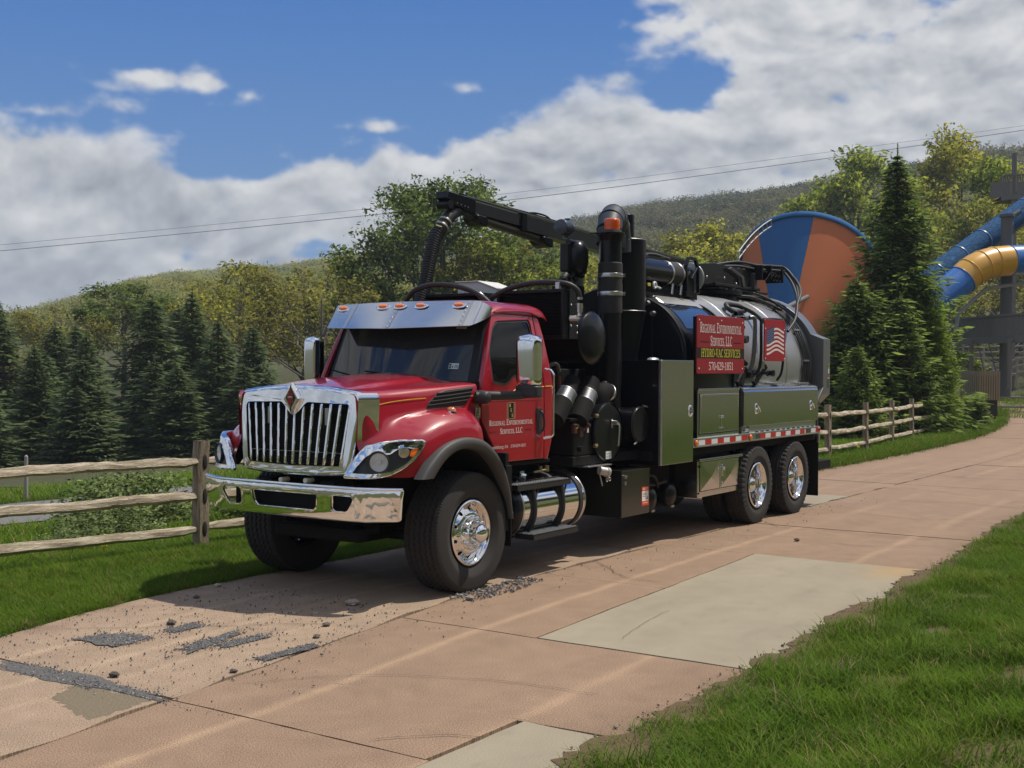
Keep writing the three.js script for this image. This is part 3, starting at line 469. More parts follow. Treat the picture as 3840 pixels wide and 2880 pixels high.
for (const [k, x, z, h, w, label] of [['s3', 18.8, -36.5, 4.4, 2.3, 'wide dark spruce low behind the top rail at the left edge'], ['s2', 23.6, -30.4, 4.0, 2.3, 'squat dark spruce below the layered spruce, left of the near post'], ['s3', 20.6, -32.6, 3.4, 2.4, 'lowest bushy spruce over the top rail, left half of the near fence'], ['s2', 33.2, -41.5, 7.0, 1.7, 'dim spruce filling the gap behind the two pointed ones'], ['s3', 31.5, -47.5, 6.4, 1.9, 'dim broad spruce between the soft ones and the layered one'],
  ['s2', 21.5, -33.5, 4.6, 2.0, 'low bushy spruce at the left, in front of the tall layered one'], ['s3', 24.6, -33.0, 4.4, 2.0, 'low bushy spruce below the tall layered spruce, to its right'], ['s1', 22.6, -38.2, 5.4, 1.7, 'slim dark spruce between the low broad ones at far left'], ['s2', 26.0, -29.2, 3.9, 2.1, 'squat spruce seen just over the top rail beside the near post']]) plantTree('spruce_tree', K[k], x, z, h, w, x * 2.3, label);
// hardwoods behind them, left to right
const D = [
  ['f1', 43.0, -58.1, 8.0, 1.4, 'dense bluish green tree rising behind the left spruces'], ['o1', 38, -58, 7.2, 1.2, 'olive hardwood behind the leftmost spruces'], ['o2', 33, -60, 6.6, 1.2, 'pale olive hardwood at the far left edge, behind the spruces'],
  ['o2', 44.3, -47.2, 8.7, 1.1, 'yellow-olive twiggy tree left of the truck windshield'], ['o1', 43.7, -42.7, 8.6, 1.2, 'yellow-olive twiggy tree behind the windshield visor'], ['o2', 47, -51.5, 8.8, 1.2, 'pale yellow tree between the spruces and the windshield'], ['o1', 38.2, -36.0, 7.6, 1.25, 'bare-stemmed olive tree behind the passenger mirror'], ['o2', 51, -46, 9, 1.2, 'yellow tree behind the twiggy trees left of the boom'],
  ['f3', 50.6, -38.3, 12.9, 1.0, 'big fresh green tree behind the hose and boom end, tallest in the middle'], ['f2', 51.2, -34.6, 10.3, 1.1, 'lighter green tree under the boom, in front of the big one'], ['f2', 47.5, -41.5, 9.4, 1.0, 'half-leafed tree left of the boom hose'], ['o1', 52.5, -34.5, 9.6, 1.05, 'olive tree to the right of the big green tree'],
  ['o2', 62.4, -38.3, 10.2, 1.15, 'greyish olive tree behind the boom mast'], ['y3', 72, -42, 10.4, 1.2, 'yellow-green tree behind the black cyclone pipes'], ['o1', 66, -46, 9.2, 1.25, 'dull olive tree on the slope below the dark ridge'],
  ['y1', 101.7, -43, 13.4, 1.15, 'rounded yellow tree left of the funnel slide'], ['y2', 91, -41, 9.6, 1.35, 'low yellow-green tree behind the tank manifold'], ['y1', 96, -47, 9, 1.3, 'small yellow tree at the foot of the dark ridge'], ['y3', 114.7, -41.7, 15, 1.2, 'yellow-green tree directly behind the top of the funnel slide'], ['y1', 109, -38, 13, 1.2, 'yellow tree between the funnel slide and the tall spruce'],
  ['y2', 119, -35.3, 20.4, .95, 'tall lime tree just left of the spruce top'], ['y3', 112.8, -26.8, 16.5, .95, 'lime tree just right of the tall spruce spire'], ['y1', 125.4, -26, 21.0, .9, 'tallest yellow-green tree right of the spruce'], ['y2', 111.6, -19.5, 17.8, .85, 'lime tree above the blue slide, near the right edge'], ['o2', 104, -19, 14.2, 1.0, 'thinly leafed tree behind the blue slide column'], ['o1', 84, -12, 8.6, 1.3, 'low olive tree under the yellow tube slide'], ['f2', 78, -15, 7.6, 1.2, 'green tree behind the round timber deck'], ['o2', 100, -9, 15, 1.1, 'half-bare tree at the right edge behind the slide tower'], ['y1', 100, -27, 12, 1.2, 'yellow-green tree behind the right flank of the tall spruce'], ['y2', 118, -12, 17, 1.1, 'lime tree cut by the right edge of the picture']];
for (const [k, x, z, h, w, label] of D) plantTree('hardwood_tree', K[k], x, z, h, w, x * 1.7 + z, label, 'tree', null, barkGrey);
// leafy bush by the near fence post
function bush(seed, n, lo, hi, size) { const R = rng(seed), bag = new Bag(), wood = []; for (let s = 0; s < 26; s++) { const d = rdir(R), e = vec(d[0] * .85, .25 + Math.abs(d[1]) * .75, d[2] * .85).multiplyScalar(.9); wood.push(cyl([d[0] * .05, 0, d[2] * .05], e, .012, .003, 4, true)); const tone = R(); for (let k = 0; k < n / 26; k++) { const f = rdir(R), q = .24 * Math.cbrt(R()), u = rdir(R), v = rdir(R), z = size * (.6 + .7 * R()); bag.leaf(e.x * (.55 + .45 * (k % 5) / 4) + f[0] * q, Math.max(.03, e.y * (.4 + .6 * (k % 5) / 4) + f[1] * q), e.z * (.55 + .45 * (k % 5) / 4) + f[2] * q, u[0] * z, u[1] * z * .6, u[2] * z, v[0] * z * .6, v[1] * z * .6, v[2] * z * .6, mixc(lo, hi, clamp(tone * .5 + R() * .6)), [f[0] + (R() - .5), f[1] + .5 + (R() - .5), f[2] + (R() - .5)]); } } return { wood: mg(wood), crown: bag.build() }; }
const bk = bush(41, 7000, [.13, .19, .05], [.36, .44, .17], .036);
for (const [x, z, s, h, label] of [[2.1, -6.3, 1.25, .92, 'pale-leaved bush behind the near fence post'], [.9, -5.2, .85, .55, 'low pale-leaved bush left of the near fence post'], [3.6, -5.0, 1.0, .7, 'leafy bush behind the bumper end, right of the near fence post'], [-.3, -4.3, .5, .35, 'smallest leafy bush at the grass edge under the bottom rail']]) { const g = group('bush', scene, [x, land(x, z), z]); g.scale.set(s, h, s); g.rotation.y = x * 5; mesh('stem', bk.wood, bark, g); mesh('foliage', bk.crown, leafMat, g); tag(g, label, 'bush'); }
// small yellow wildflowers by the rail
const petal = new THREE.SphereGeometry(.016, 6, 4), yel = std(col(.75, .55, .02), .7), stalk = std(col(.06, .13, .02), .8);
[[-.34, -3.7, .2, 'yellow wildflower at the left end of the bush, tallest of the clump'], [-.22, -3.75, .15, 'yellow wildflower low in the grass right of the clump'], [-.42, -3.62, .13, 'yellow wildflower lowest at the left of the clump'], [19.4, -1.75, .22, 'yellow wildflower in the grass before the far fence']].forEach(([x, z, h, label]) => { const g = group('wildflower', scene, [x, land(x, z), z]); mesh('stalk', cyl([0, 0, 0], [.01, h, 0], .003, .002, 5), stalk, g); const fl = []; for (let i = 0; i < 6; i++) fl.push(petal.clone().scale(1, .7, 1).translate(.01 + .02 * Math.cos(i), h + .02 * (i % 3), .02 * Math.sin(i))); mesh('flower_head', fl, yel, g); tag(g, label, 'flower'); });
// forest on the ridge: nobody could count it
{
  const crown = (seed, n, size, tall) => { const R = rng(seed), bag = new Bag(); for (let k = 0; k < n; k++) { const d = rdir(R), lump = 1 + .25 * n3(d[0] * 1.8 + seed, d[1] * 1.8, d[2] * 1.8), f = lump * (.72 + .28 * R()), u = rdir(R), v = rdir(R), s = size * (.6 + .8 * R()), t = .84 + .28 * R(); bag.leaf(d[0] * f, (d[1] * f * .8 + .55) * tall, d[2] * f, u[0] * s, u[1] * s, u[2] * s, v[0] * s * .6, v[1] * s * .6, v[2] * s * .6, [t, t, t], [d[0] + (R() - .5) * .7, d[1] + .2 + (R() - .5) * .7, d[2] + (R() - .5) * .7]); } return bag.build(); };
  const geo = [crown(1, 1500, .055, 1), crown(2, 1500, .052, 1.12), crown(3, 900, .042, 1.1)], lists = [[], [], []], R = rng(99);
  for (let i = 0; i < 30000; i++) {
    const az = -.47 + .98 * R(), r = Math.sqrt(lerp(190 * 190, 720 * 720, R())), Rm = curve1(ridgeR, az); if (r > Rm + 45) continue;
    const x = EYE.x + r * Math.cos(VB + az), z = EYE.z + r * Math.sin(VB + az), n = fbm2(x * .008, z * .008, 3), far = clamp((r - 110) / (Rm - 110));
    const right = smooth(-.11, .02, az + .1 * n) * smooth(.28, .5, far + .25 * n), pine = smooth(.3, .42, n2(x * .02 + 9, z * .02)) * smooth(-.26, -.12, az) * .8;
    let k = mixc(mixc([.28, .31, .08], [.42, .42, .115], R()), mixc([.115, .135, .06], [.22, .20, .11], R()), right); if (far < .33 && right < .4 && R() < .5) k = mixc([.24, .25, .05], [.33, .32, .08], R());
    if (R() < pine) k = mixc([.055, .08, .045], [.1, .12, .065], R());
    const bareTree = R() < .25 * right; lists[bareTree ? 2 : R() < .5 ? 0 : 1].push([x, land(x, z), z, (2.3 + 1.9 * R()) * (.8 + .35 * far) * (1 + .3 * right * (R() < .5 ? 1 : .2)), R(), k]);
  }
  { // wooded hillside behind the viewer, seen only in the chrome
    const l = []; for (let i = 0; i < 420; i++) { const x = -70 + 150 * R(), z = 34 + 40 * R(); l.push([x, land(x, z), z, 3.2 + 3 * R(), R(), mixc([.05, .075, .022], [.14, .17, .04], R())]); }
    lists.push(l); geo.push(geo[0]);
  }
  lists.forEach((l, t) => {
    const im = new THREE.InstancedMesh(geo[t], leafMat, l.length), o = new THREE.Object3D(), c = new THREE.Color();
    l.forEach(([x, y, z, s, q, k], i) => { o.position.set(x, y, z); o.rotation.set(0, q * 50, 0); o.scale.set(s * 1.2, s * (.72 + .42 * (q * 7 % 1)), s * 1.2); o.updateMatrix(); im.setMatrixAt(i, o.matrix); im.setColorAt(i, c.setRGB(...k)); });
    im.name = numbered('ridge_forest'); im.castShadow = im.receiveShadow = true; stuff(im, ['spring-green forest canopy covering the ridge', 'taller mixed forest crowns scattered over the ridge', 'thin grey-brown bare crowns on the dark part of the ridge', 'wooded hillside opposite the truck, mirrored in its chrome'][t], 'forest'); scene.add(im);
  });
}
// ---------------------------------------------------------------- the vacuum truck. x runs to its tail, z to its driver's side; front axle at the origin
const truck = group('vacuum_truck');
tag(truck, 'red and black vacuum excavator truck with chrome grille, boom and grey debris tank', 'truck');
const part = (n, g, m, p = truck, l) => mesh(n, g, m, p, l);
const flake = tex(256, (u, v, i, j) => .5 + .5 * n2(i * .9, j * .9) * .4);
const dust = tex(512, (u, v) => .32 + .22 * (.5 + .5 * tile(u, v, 5)) + .1 * tile(u, v, 40, 3));
const PT = {
  red: phys(col(.33, .0065, .021), .34, 0, { clearcoat: 1, clearcoatRoughness: .03, specularIntensity: .6 }),
  black: phys(col(.0075, .008, .0105), .32, 0, { clearcoat: .28, clearcoatRoughness: .05, specularIntensity: .35 }),
  satin: phys(col(.011, .0115, .0135), .48, 0, { specularIntensity: .5 }),
  matt: phys(col(.008, .008, .0085), .8, 0, { specularIntensity: .4 }),
  plastic: std(col(.028, .028, .03), .55),
  flare: std(col(.05, .048, .048), .6),
  chrome: std(col(.86, .87, .88), .045, 1),
  alu: std(col(.70, .70, .69), .26, 1, { roughnessMap: tex(256, (u, v, i, j) => .75 + .25 * n2(i * .02, j * .8)) }),
  polish: std(col(.84, .84, .84), .07, 1),
  box: std(col(.64, .63, .61), .24, 1, { roughnessMap: tex(512, (u, v, i, j) => .78 + .2 * n2(i * .9, j * .03) + .1 * tile(u, v, 6)) }),
  trim: std(col(.62, .62, .61), .32, 1),
  steel: std(col(.42, .42, .41), .38, 1),
  grey: phys(col(.115, .12, .125), .38, 0, { clearcoat: .4, clearcoatRoughness: .2 }),
  tankGrey: std(col(.35, .352, .355), .46, .55, { roughnessMap: tex(512, (u, v) => .72 + .24 * tile(u, v, 6) + .1 * tile(u, v, 30, 4)) }),
  rubber: std(col(.028, .026, .0245), .82, 0, { bumpMap: flake, bumpScale: .0006 }),
  hose: std(col(.02, .02, .021), .55),
  sheet: std(col(.62, .62, .60), .55),
  amber: phys(col(.85, .17, .01), .22, 0, { clearcoat: 1, emissive: col(.25, .035, 0), emissiveIntensity: .25 }),
  redlens: phys(col(.5, .01, .012), .2, 0, { clearcoat: 1 }),
  white: std(col(.75, .75, .73), .5),
  tapeRed: std(col(.48, .022, .022), .35), tapeWhite: std(col(.68, .69, .69), .35),
  glass: phys(col(.10, .115, .12), .02, 0, { transmission: .72, thickness: 0, ior: 1.5, specularIntensity: 1 }),
  glassDark: phys(col(.006, .0065, .007), .03, 0, { specularIntensity: .45 }),
  lens: phys(col(.93, .95, .96), .03, 0, { transmission: .95, thickness: 0 }),
  gold: std(col(.78, .42, .05), .4), cream: std(col(.8, .77, .62), .5),
};
// ---- wheels
function treadTyre(R, w, rimR, nTh, wavy) {       // axis z, outer face at +z
  const half = w / 2, prof = [];                   // outside sidewall, tread, inside sidewall
  const side = (s) => [[rimR - .004, s * half * .66], [rimR + .018, s * half * .82], [rimR + .03, s * half * .86], [lerp(rimR, R, .33), s * half * .985], [lerp(rimR, R, .40), s * half * 1.0], [lerp(rimR, R, .43), s * half * 1.008], [lerp(rimR, R, .6), s * half * 1.0], [lerp(rimR, R, .78), s * half * .965], [lerp(rimR, R, .80), s * half * .972], [lerp(rimR, R, .84), s * half * .955], [lerp(rimR, R, .93), s * half * .935], [R - .014, s * half * .915], [R - .006, s * half * .89]];
  prof.push(...side(1)); const nT = wavy ? 64 : 44; for (let i = 1; i < nT; i++) { const z = half * .87 * (1 - 2 * i / nT); prof.push([R - .012 * Math.pow(Math.abs(z) / half, 4), z]); } prof.push(...side(-1).reverse());
  return patch(nTh, prof.length - 1, (u, v) => {
    const k = Math.round(v * (prof.length - 1)), th = u * Math.PI * 2; let [r, z] = prof[k];
    const q = u * nTh, az = Math.abs(z);
    if (r > R - .017) {
      if (wavy) { const ph = (u * 60) % 1, zz = .010 * (Math.abs(ph * 2 - 1) * 2 - 1); for (const c of [-.115, -.058, 0, .058, .115]) if (Math.abs(z - c * (w / .385) - zz) < .0085) r -= .018; if (az > half * .8 && (u * 120) % 1 < .3) r -= .006; }
      else { for (const c of [-.055, 0, .055]) if (Math.abs(z - c) < .007) r -= .014; if (az > .075 && (u * 44) % 1 < .24) r -= .015; }
    } else if (!wavy && r > R - .05 && (u * 44) % 1 < .24) z *= .955; else if (wavy && r > R - .04 && (u * 120) % 1 < .3) z *= .985;
    return [Math.cos(th) * r, Math.sin(th) * r, z];
  });
}
const FT = treadTyre(.558, .40, .302, 480, true), RT = treadTyre(.520, .275, .302, 264, false);
const hexNut = mg([cyl([0, 0, 0], [0, 0, .03], .021, .019, 6), latheZ([[.0, .045], [.012, .042], [.0185, .03]], 12)]);
function frontRim() {
  const out = []; out.push(latheZ([[.285, .012], [.302, .008], [.304, 0], [.298, -.012], [.285, -.016], [.278, -.03], [.268, -.048], [.262, -.06], [.262, -.28], [.285, -.3]], 96));
  const circ = (cx, cy, rx, ry, n, rot = 0) => [...Array(n)].map((_, i) => { const a = i / n * 6.28318, x = Math.cos(a) * rx, y = Math.sin(a) * ry; return [cx + x * Math.cos(rot) - y * Math.sin(rot), cy + x * Math.sin(rot) + y * Math.cos(rot)]; });
  const s = shapeOf(circ(0, 0, .266, .266, 72), [circ(0, 0, .15, .15, 48), ...[...Array(10)].map((_, i) => { const a = i / 10 * 6.28318 + .3; return circ(Math.cos(a) * .222, Math.sin(a) * .222, .021, .017, 14, a); })]);
  out.push(warp(dice(extr(s, .012, .002, 1, 1), .03, 4), (x, y, z) => { const r = Math.hypot(x, y); return [x, y, z - .062 + .05 * smooth(.262, .175, r)]; }, .6));
  return mg(out);
}
const FR = frontRim(), HUBF = latheZ([[.165, -.016], [.166, 0], [.158, .01], [.115, .016], [.1, .02], [.088, .05], [.087, .105], [.082, .122], [.068, .14], [.045, .153], [.02, .158], [0, .159]], 48);
function frontWheel(x, z, s, l) {
  const g = group('front_wheel', truck, [x, .547, z], l); if (s < 0) g.rotation.y = Math.PI;
  mesh('tyre', FT, PT.rubber, g).position.z = -.17; mesh('rim', FR, PT.polish, g); mesh('hub_cover', HUBF, PT.chrome, g);
  for (let i = 0; i < 10; i++) { const a = i / 10 * 6.2832, m = mesh('lug_nut', hexNut, PT.chrome, g); m.position.set(Math.cos(a) * .139, Math.sin(a) * .139, .012); }
  mesh('brake_drum', latheZ([[0, -.09], [.2, -.09], [.235, -.11], [.235, -.3], [0, -.3]], 32), PT.matt, g); return g;
}
frontWheel(0, 1.1, 1, 'driver-side front wheel with wide tyre and chrome hub'); frontWheel(0, -1.27, -1, 'passenger-side front wheel with wide tyre');
const RR = mg([latheZ([[.286, .012], [.302, .008], [.304, 0], [.298, -.012], [.288, -.016], [.276, -.04], [.262, -.07], [.258, -.12], [.252, -.165]], 96)]);
const RD = latheZ([[.252, -.16], [.242, -.18], [.21, -.192], [.14, -.19], [.13, -.185]], 64);
const RHUB = latheZ([[.135, -.19], [.135, -.15], [.125, -.14], [.104, -.135], [.104, -.10], [.099, -.08], [.085, -.06], [.06, -.045], [.03, -.038], [0, -.036]], 40);
function rearWheel(x, s, l) {
  const g = group('rear_wheel', truck, [x, .508, s * 1.235], l); if (s < 0) g.rotation.y = Math.PI;
  mesh('outer_tyre', RT, PT.rubber, g).position.z = -.125; mesh('inner_tyre', RT, PT.rubber, g).position.z = -.46; mesh('rim', RR, PT.polish, g); mesh('wheel_disc', RD, std(col(.16, .155, .15), .42, .7), g); mesh('hub_cap', RHUB, PT.chrome, g);
  for (let i = 0; i < 10; i++) { const a = i / 10 * 6.2832 + .2, m = mesh('lug_nut', hexNut, PT.chrome, g); m.position.set(Math.cos(a) * .167, Math.sin(a) * .167, -.192); m.scale.setScalar(.85); }
  mesh('brake_drum', latheZ([[0, -.24], [.22, -.24], [.22, -.62], [0, -.62]], 32), PT.matt, g);
}
rearWheel(6.324, 1, 'forward wheel of the driver-side rear pair'); rearWheel(7.702, 1, 'rearmost wheel of the driver-side pair'); rearWheel(6.324, -1); rearWheel(7.702, -1);
part('front_axle', [bx(-.06, .06, .42, .52, -.95, .95, .02), cyl([0, .47, .6], [0, .47, .95], .07), cyl([0, .47, -.95], [0, .47, -.6], .07), bx(-.7, .7, .6, .66, .38, .46), bx(-.7, .7, .6, .66, -.46, -.38)], PT.matt);
part('rear_axle', [cyl([6.324, .508, -.8], [6.324, .508, .8], .1), cyl([7.702, .508, -.8], [7.702, .508, .8], .1), new THREE.SphereGeometry(.24, 16, 12).translate(6.324, .52, 0), new THREE.SphereGeometry(.24, 16, 12).translate(7.702, .52, 0), cyl([1.6, .75, 0], [6.2, .55, 0], .06)], PT.matt);
part('frame_rail', bx(-1.02, 9.0, .76, 1.02, .36, .44), PT.matt); part('frame_rail', bx(-1.02, 9.0, .76, 1.02, -.44, -.36), PT.matt);
part('engine', [bx(-.82, .9, .62, 1.55, -.36, .36, .06), bx(-.5, .7, .42, .66, -.2, .2, .06), bx(-.75, .3, .7, 1.3, .36, .62, .05), bx(-.75, .3, .7, 1.3, -.62, -.36, .05)], PT.matt);
// ---- hood and fenders: one lofted skin over six stations
const HX = [-1.135, -1.06, -.8, -.5, -.2, .05, .235];
const HZ = [[0, 0, 0, 0, 0, 0, 0], [0.2, 0.2, 0.2, 0.2, 0.2, 0.2, 0.2], [0.38, 0.38, 0.38, 0.38, 0.38, 0.38, 0.38], [0.5, 0.5, 0.5, 0.5, 0.5, 0.5, 0.5], [0.57, 0.58, 0.59, 0.6, 0.62, 0.63, 0.64], [0.65, 0.7, 0.745, 0.8, 0.86, 0.91, 0.945], [0.685, 0.752, 0.8, 0.86, 0.92, 0.96, 0.985], [0.695, 0.768, 0.815, 0.885, 0.945, 0.985, 1.003], [0.7, 0.778, 0.83, 0.9, 0.955, 0.995, 1.01], [0.7, 0.79, 0.845, 0.915, 0.97, 1.005, 1.016], [0.7, 0.79, 0.9, 0.985, 1.02, 1.035, 1.02], [0.715, 0.82, 0.99, 1.075, 1.105, 1.1, 1.03], [0.75, 0.86, 1.09, 1.16, 1.185, 1.165, 1.04], [0.78, 0.88, 1.13, 1.195, 1.212, 1.19, 1.045], [0.78, 0.88, 1.132, 1.195, 1.212, 1.19, 1.045]];
const HY = [[1.87, 1.893, 1.925, 1.957, 1.982, 2.002, 2.014], [1.868, 1.89, 1.922, 1.953, 1.979, 1.998, 2.008], [1.862, 1.882, 1.912, 1.944, 1.969, 1.986, 1.99], [1.855, 1.874, 1.903, 1.934, 1.957, 1.972, 1.972], [1.845, 1.862, 1.876, 1.897, 1.916, 1.93, 1.937], [1.825, 1.842, 1.85, 1.872, 1.892, 1.906, 1.912], [1.79, 1.808, 1.815, 1.838, 1.857, 1.868, 1.872], [1.7, 1.72, 1.74, 1.758, 1.77, 1.78, 1.785], [1.61, 1.64, 1.668, 1.688, 1.7, 1.708, 1.7], [1.52, 1.56, 1.61, 1.662, 1.685, 1.675, 1.6], [1.43, 1.46, 1.565, 1.655, 1.682, 1.66, 1.5], [1.37, 1.4, 1.52, 1.615, 1.645, 1.605, 1.42], [1.31, 1.34, 1.45, 1.545, 1.572, 1.52, 1.36], [1.23, 1.26, 1.34, 1.44, 1.465, 1.41, 1.28], [1.12, 1.12, 1.13, 1.33, 1.37, 1.3, 1.12]];
const KV = [0, .06, .12, .17, .21, .27, .295, .36, .425, .445, .50, .58, .70, .86, 1];
const hood = (u, v) => { let i = 0; while (i < KV.length - 2 && v > KV[i + 1]) i++; v = (i + clamp((v - KV[i]) / (KV[i + 1] - KV[i]))) / (KV.length - 1); const k = v * (HZ.length - 1); const col1 = (T) => { const a = T.map((r) => cr1(r, u)); return cr1(a, v); }; return [cr1(HX, u), col1(HY), col1(HZ)]; };
const hoodSide = (x) => { for (let i = 0; i < 6; i++) if (x <= HX[i + 1] || i === 5) return lerp(HZ[7][i], HZ[7][i + 1], clamp((x - HX[i]) / (HX[i + 1] - HX[i]), -.2, 1.2)); };
{
  const half = (s) => patch(48, 84, (u, v) => { const p = hood(u, v), z = s < 0 && p[2] > .8 ? .8 + (p[2] - .8) * 1.22 : p[2]; return [p[0], p[1], s * z]; }, s < 0);
  const g = mergeVertices(mg([half(1), half(-1)]).deleteAttribute('uv').deleteAttribute('normal'), 1e-4); g.computeVertexNormals();
  const H = part('hood', toCreasedNormals(g, .9), PT.red, truck, 'glossy red hood with rounded fenders');
  // louvred air vent on either hood side
  for (const s of [1, -1]) {
    const on = (d) => (x, y, z) => [x, y, s * (hoodSide(x) + d - .004 * smooth(1.78, 1.87, y) + z)];
    const V = mesh('air_vent', warp(dice(extr(shapeOf([[-.445, 1.685], [-.41, 1.742], [-.30, 1.832], [-.2, 1.855], [.155, 1.884], [.118, 1.80], [.06, 1.735], [.02, 1.718], [-.18, 1.70]], [], .02), .012, .003), .08), on(.004)), PT.plastic, H);
    for (let i = 0; i < 4; i++) { const y0 = 1.716 + i * .036, xa = -.42 + i * .036, xb = [.05, .09, .12, .135][i]; V.parent.add(V); mesh('vent_slat', warp(dice(bx(xa, xb, y0, y0 + .009, .006, .026, .002), .1), (x, y, z) => on(.006)(x, y + (x - xa) * .09, z)), PT.flare, H); }
    // pinstripe
    mesh('pinstripe', warp(tube([[-.985, 1.729, 0], [-.8, 1.757, 0], [-.6, 1.775, 0], [-.43, 1.784, 0]], .0055, 20, 6), (x, y, z) => [x, y, s * (hoodSide(x) + .004 + z * .4)]), PT.gold, H);
    mesh('pinstripe', warp(tube([[.085, 1.795, 0], [.14, 1.797, 0], [.235, 1.799, 0]], .0055, 8, 6), (x, y, z) => [x, y, s * (hoodSide(x) + .006 + z * .4)]), PT.gold, H);
    // marker lamp on the fender
    const m = group('fender_lamp', truck); m.position.set(-.25, 1.652, s * 1.05); mesh('lamp_base', cyl([0, -.01, 0], [0, .014, 0], .055, .052, 24), PT.chrome, m); mesh('lamp_lens', latheY([[.05, .012], [.047, .03], [.036, .046], [.018, .054], [0, .056]], 24), phys(col(.55, .16, .06), .15, 0, { clearcoat: 1 }), m);
    // flexible wheel-arch flare
    const arch = []; const pt = (a, r) => [Math.cos(a) * r, .56 + Math.sin(a) * r * .985];
    const outer = [[-.91, 1.105], [-.80, 1.22], [-.63, 1.345], [-.45, 1.415], [-.25, 1.437], [-.02, 1.405], [.16, 1.315], [.33, 1.165], [.47, 1.0], [.56, .85], [.61, .62]], inner = [[-.72, 1.105], [-.66, 1.165], [-.56, 1.245], [-.42, 1.31], [-.25, 1.335], [-.05, 1.31], [.1, 1.245], [.26, 1.11], [.40, .94], [.50, .8], [.555, .62]];
    const rowAt = (T, u) => [cr1(T.map((p) => p[0]), u), cr1(T.map((p) => p[1]), u)];
    const fl = patch(44, 9, (u, v) => { const o = rowAt(outer, u), i = rowAt(inner, u), t = clamp((v - .12) / .6), back = smooth(.62, .95, u) * .08, q = v < .12 ? v / .12 : 1; const x = lerp(o[0], i[0], t), y = lerp(o[1], i[1], t); return [x, y, s * ((s < 0 ? .1 : 0) + lerp(1.15, lerp(1.232, 1.252, Math.sin(t * Math.PI)), q) - back - (v > .72 ? (v - .72) / .28 * .16 : 0))]; }, s < 0);
    part('wheel_flare', fl, PT.flare);
    part('inner_fender', [patch(30, 4, (u, v) => { const i = rowAt(inner, u); return [i[0] * .985, i[1] - .005, s * lerp(1.14, .62, v)]; }), bx(.52, .58, .5, 1.25, s * .62, s * 1.12, .01)], PT.matt);
  }
  const cap = phys(col(.9, .9, .9), .3);
}
// ---- chrome grille with its bars and diamond badge
const gx = (y, z) => -1.155 - .05 * (1.9 - y) / .8 + .05 * (z / .74) ** 2;
{
  const out = [[-.685, 1.852], [-.35, 1.890], [0, 1.903], [.35, 1.890], [.685, 1.852], [.728, 1.81], [.722, 1.6], [.664, 1.2], [.62, 1.118], [.3, 1.102], [0, 1.100], [-.3, 1.102], [-.62, 1.118], [-.664, 1.2], [-.722, 1.6], [-.728, 1.81]];
  const hole = [[-.632, 1.775], [-.16, 1.788], [-.12, 1.772], [0, 1.66], [.12, 1.772], [.16, 1.788], [.632, 1.775], [.672, 1.715], [.610, 1.215], [.56, 1.165], [0, 1.152], [-.56, 1.165], [-.610, 1.215], [-.672, 1.715]];
  const bend = (off) => (z, y, d) => [gx(y, z) - off - d + .115, y, z];
  const frame = warp(dice(extr(shapeOf(out, [hole], .05), .125, .036, 6, 5), .09, 2), bend(0), .7);
  const g = part('grille_surround', frame, PT.chrome, truck, 'chrome grille surround with V-shaped top notch');
  // raised lip round the opening and the flat chrome skirt back to the hood
  for (const s of [1, -1]) mesh('grille_skirt', patch(8, 14, (u, v) => { const y = lerp(1.838, 1.43, v), z = lerp(.732, .832, u) - .012 * v - .03 * Math.pow(clamp((.12 - v) / .12), 2); return [lerp(-1.145, -.985, u), y - .0 * u, s * z]; }, s < 0), PT.chrome, g);
  mesh('grille_backing', bx(-1.09, -1.07, 1.13, 1.82, -.69, .69, .002), PT.matt, g);
  mesh('radiator_core', [...Array(38)].map((_, i) => bx(-1.10, -1.088, 1.18 + i * .0155, 1.186 + i * .0155, -.5, .5, .001)), std(col(.02, .02, .02), .5, .4), g);
  mesh('grille_strut', [bx(-1.135, -1.12, 1.305, 1.312, -.55, .55, .002), bx(-1.14, -1.12, 1.55, 1.70, -.36, -.315, .004), bx(-1.14, -1.12, 1.55, 1.70, .335, .38, .004)], PT.steel, g);
  for (let i = 0; i < 13; i++) { const k = i / 6 - 1, t = i === 6 ? 1.655 : Math.abs(i - 6) === 1 ? 1.715 : 1.74; mesh('grille_bar', warp(dice(bx(-.016, .016, 1.196, t, 0, .035, .01), .12), (a, y, d) => { const z = lerp(.545, .622, (y - 1.2) / .54) * k + a; return [gx(y, z) + .035 - d, y, z]; }, .8), PT.chrome, g); }
  const dia = (w, h, y, off, d, bev) => extr(shapeOf([[0, y + h], [w, y], [0, y - h], [-w, y]], [], .006), d, bev, 2).applyMatrix4(new THREE.Matrix4().makeBasis(vec(0, 0, 1), vec(0, 1, 0), vec(-1, 0, 0)).setPosition(off, 0, 0));
  const B = part('diamond_badge', [dia(.098, .142, 1.778, -1.165, .05, .014)], PT.chrome);
  mesh('badge_field', dia(.062, .095, 1.785, -1.210, .008, .002), std(col(.013, .012, .013), .35), B);
  const red = std(col(.36, .025, .02), .35);
  mesh('badge_bars', [[-.0225, .045], [0, .07], [.0225, .045]].map(([z, h]) => bx(-1.2225, -1.217, 1.785 - h, 1.785 + h, z - .0075, z + .0075, .001)), red, B); mesh('badge_arch', latheZ([[.0, 0], [.032, 0], [.03, .004], [0, .005]], 20).scale(1, .3, 1).rotateY(-Math.PI / 2).translate(-1.2225, 1.79, 0), PT.steel, B);
}
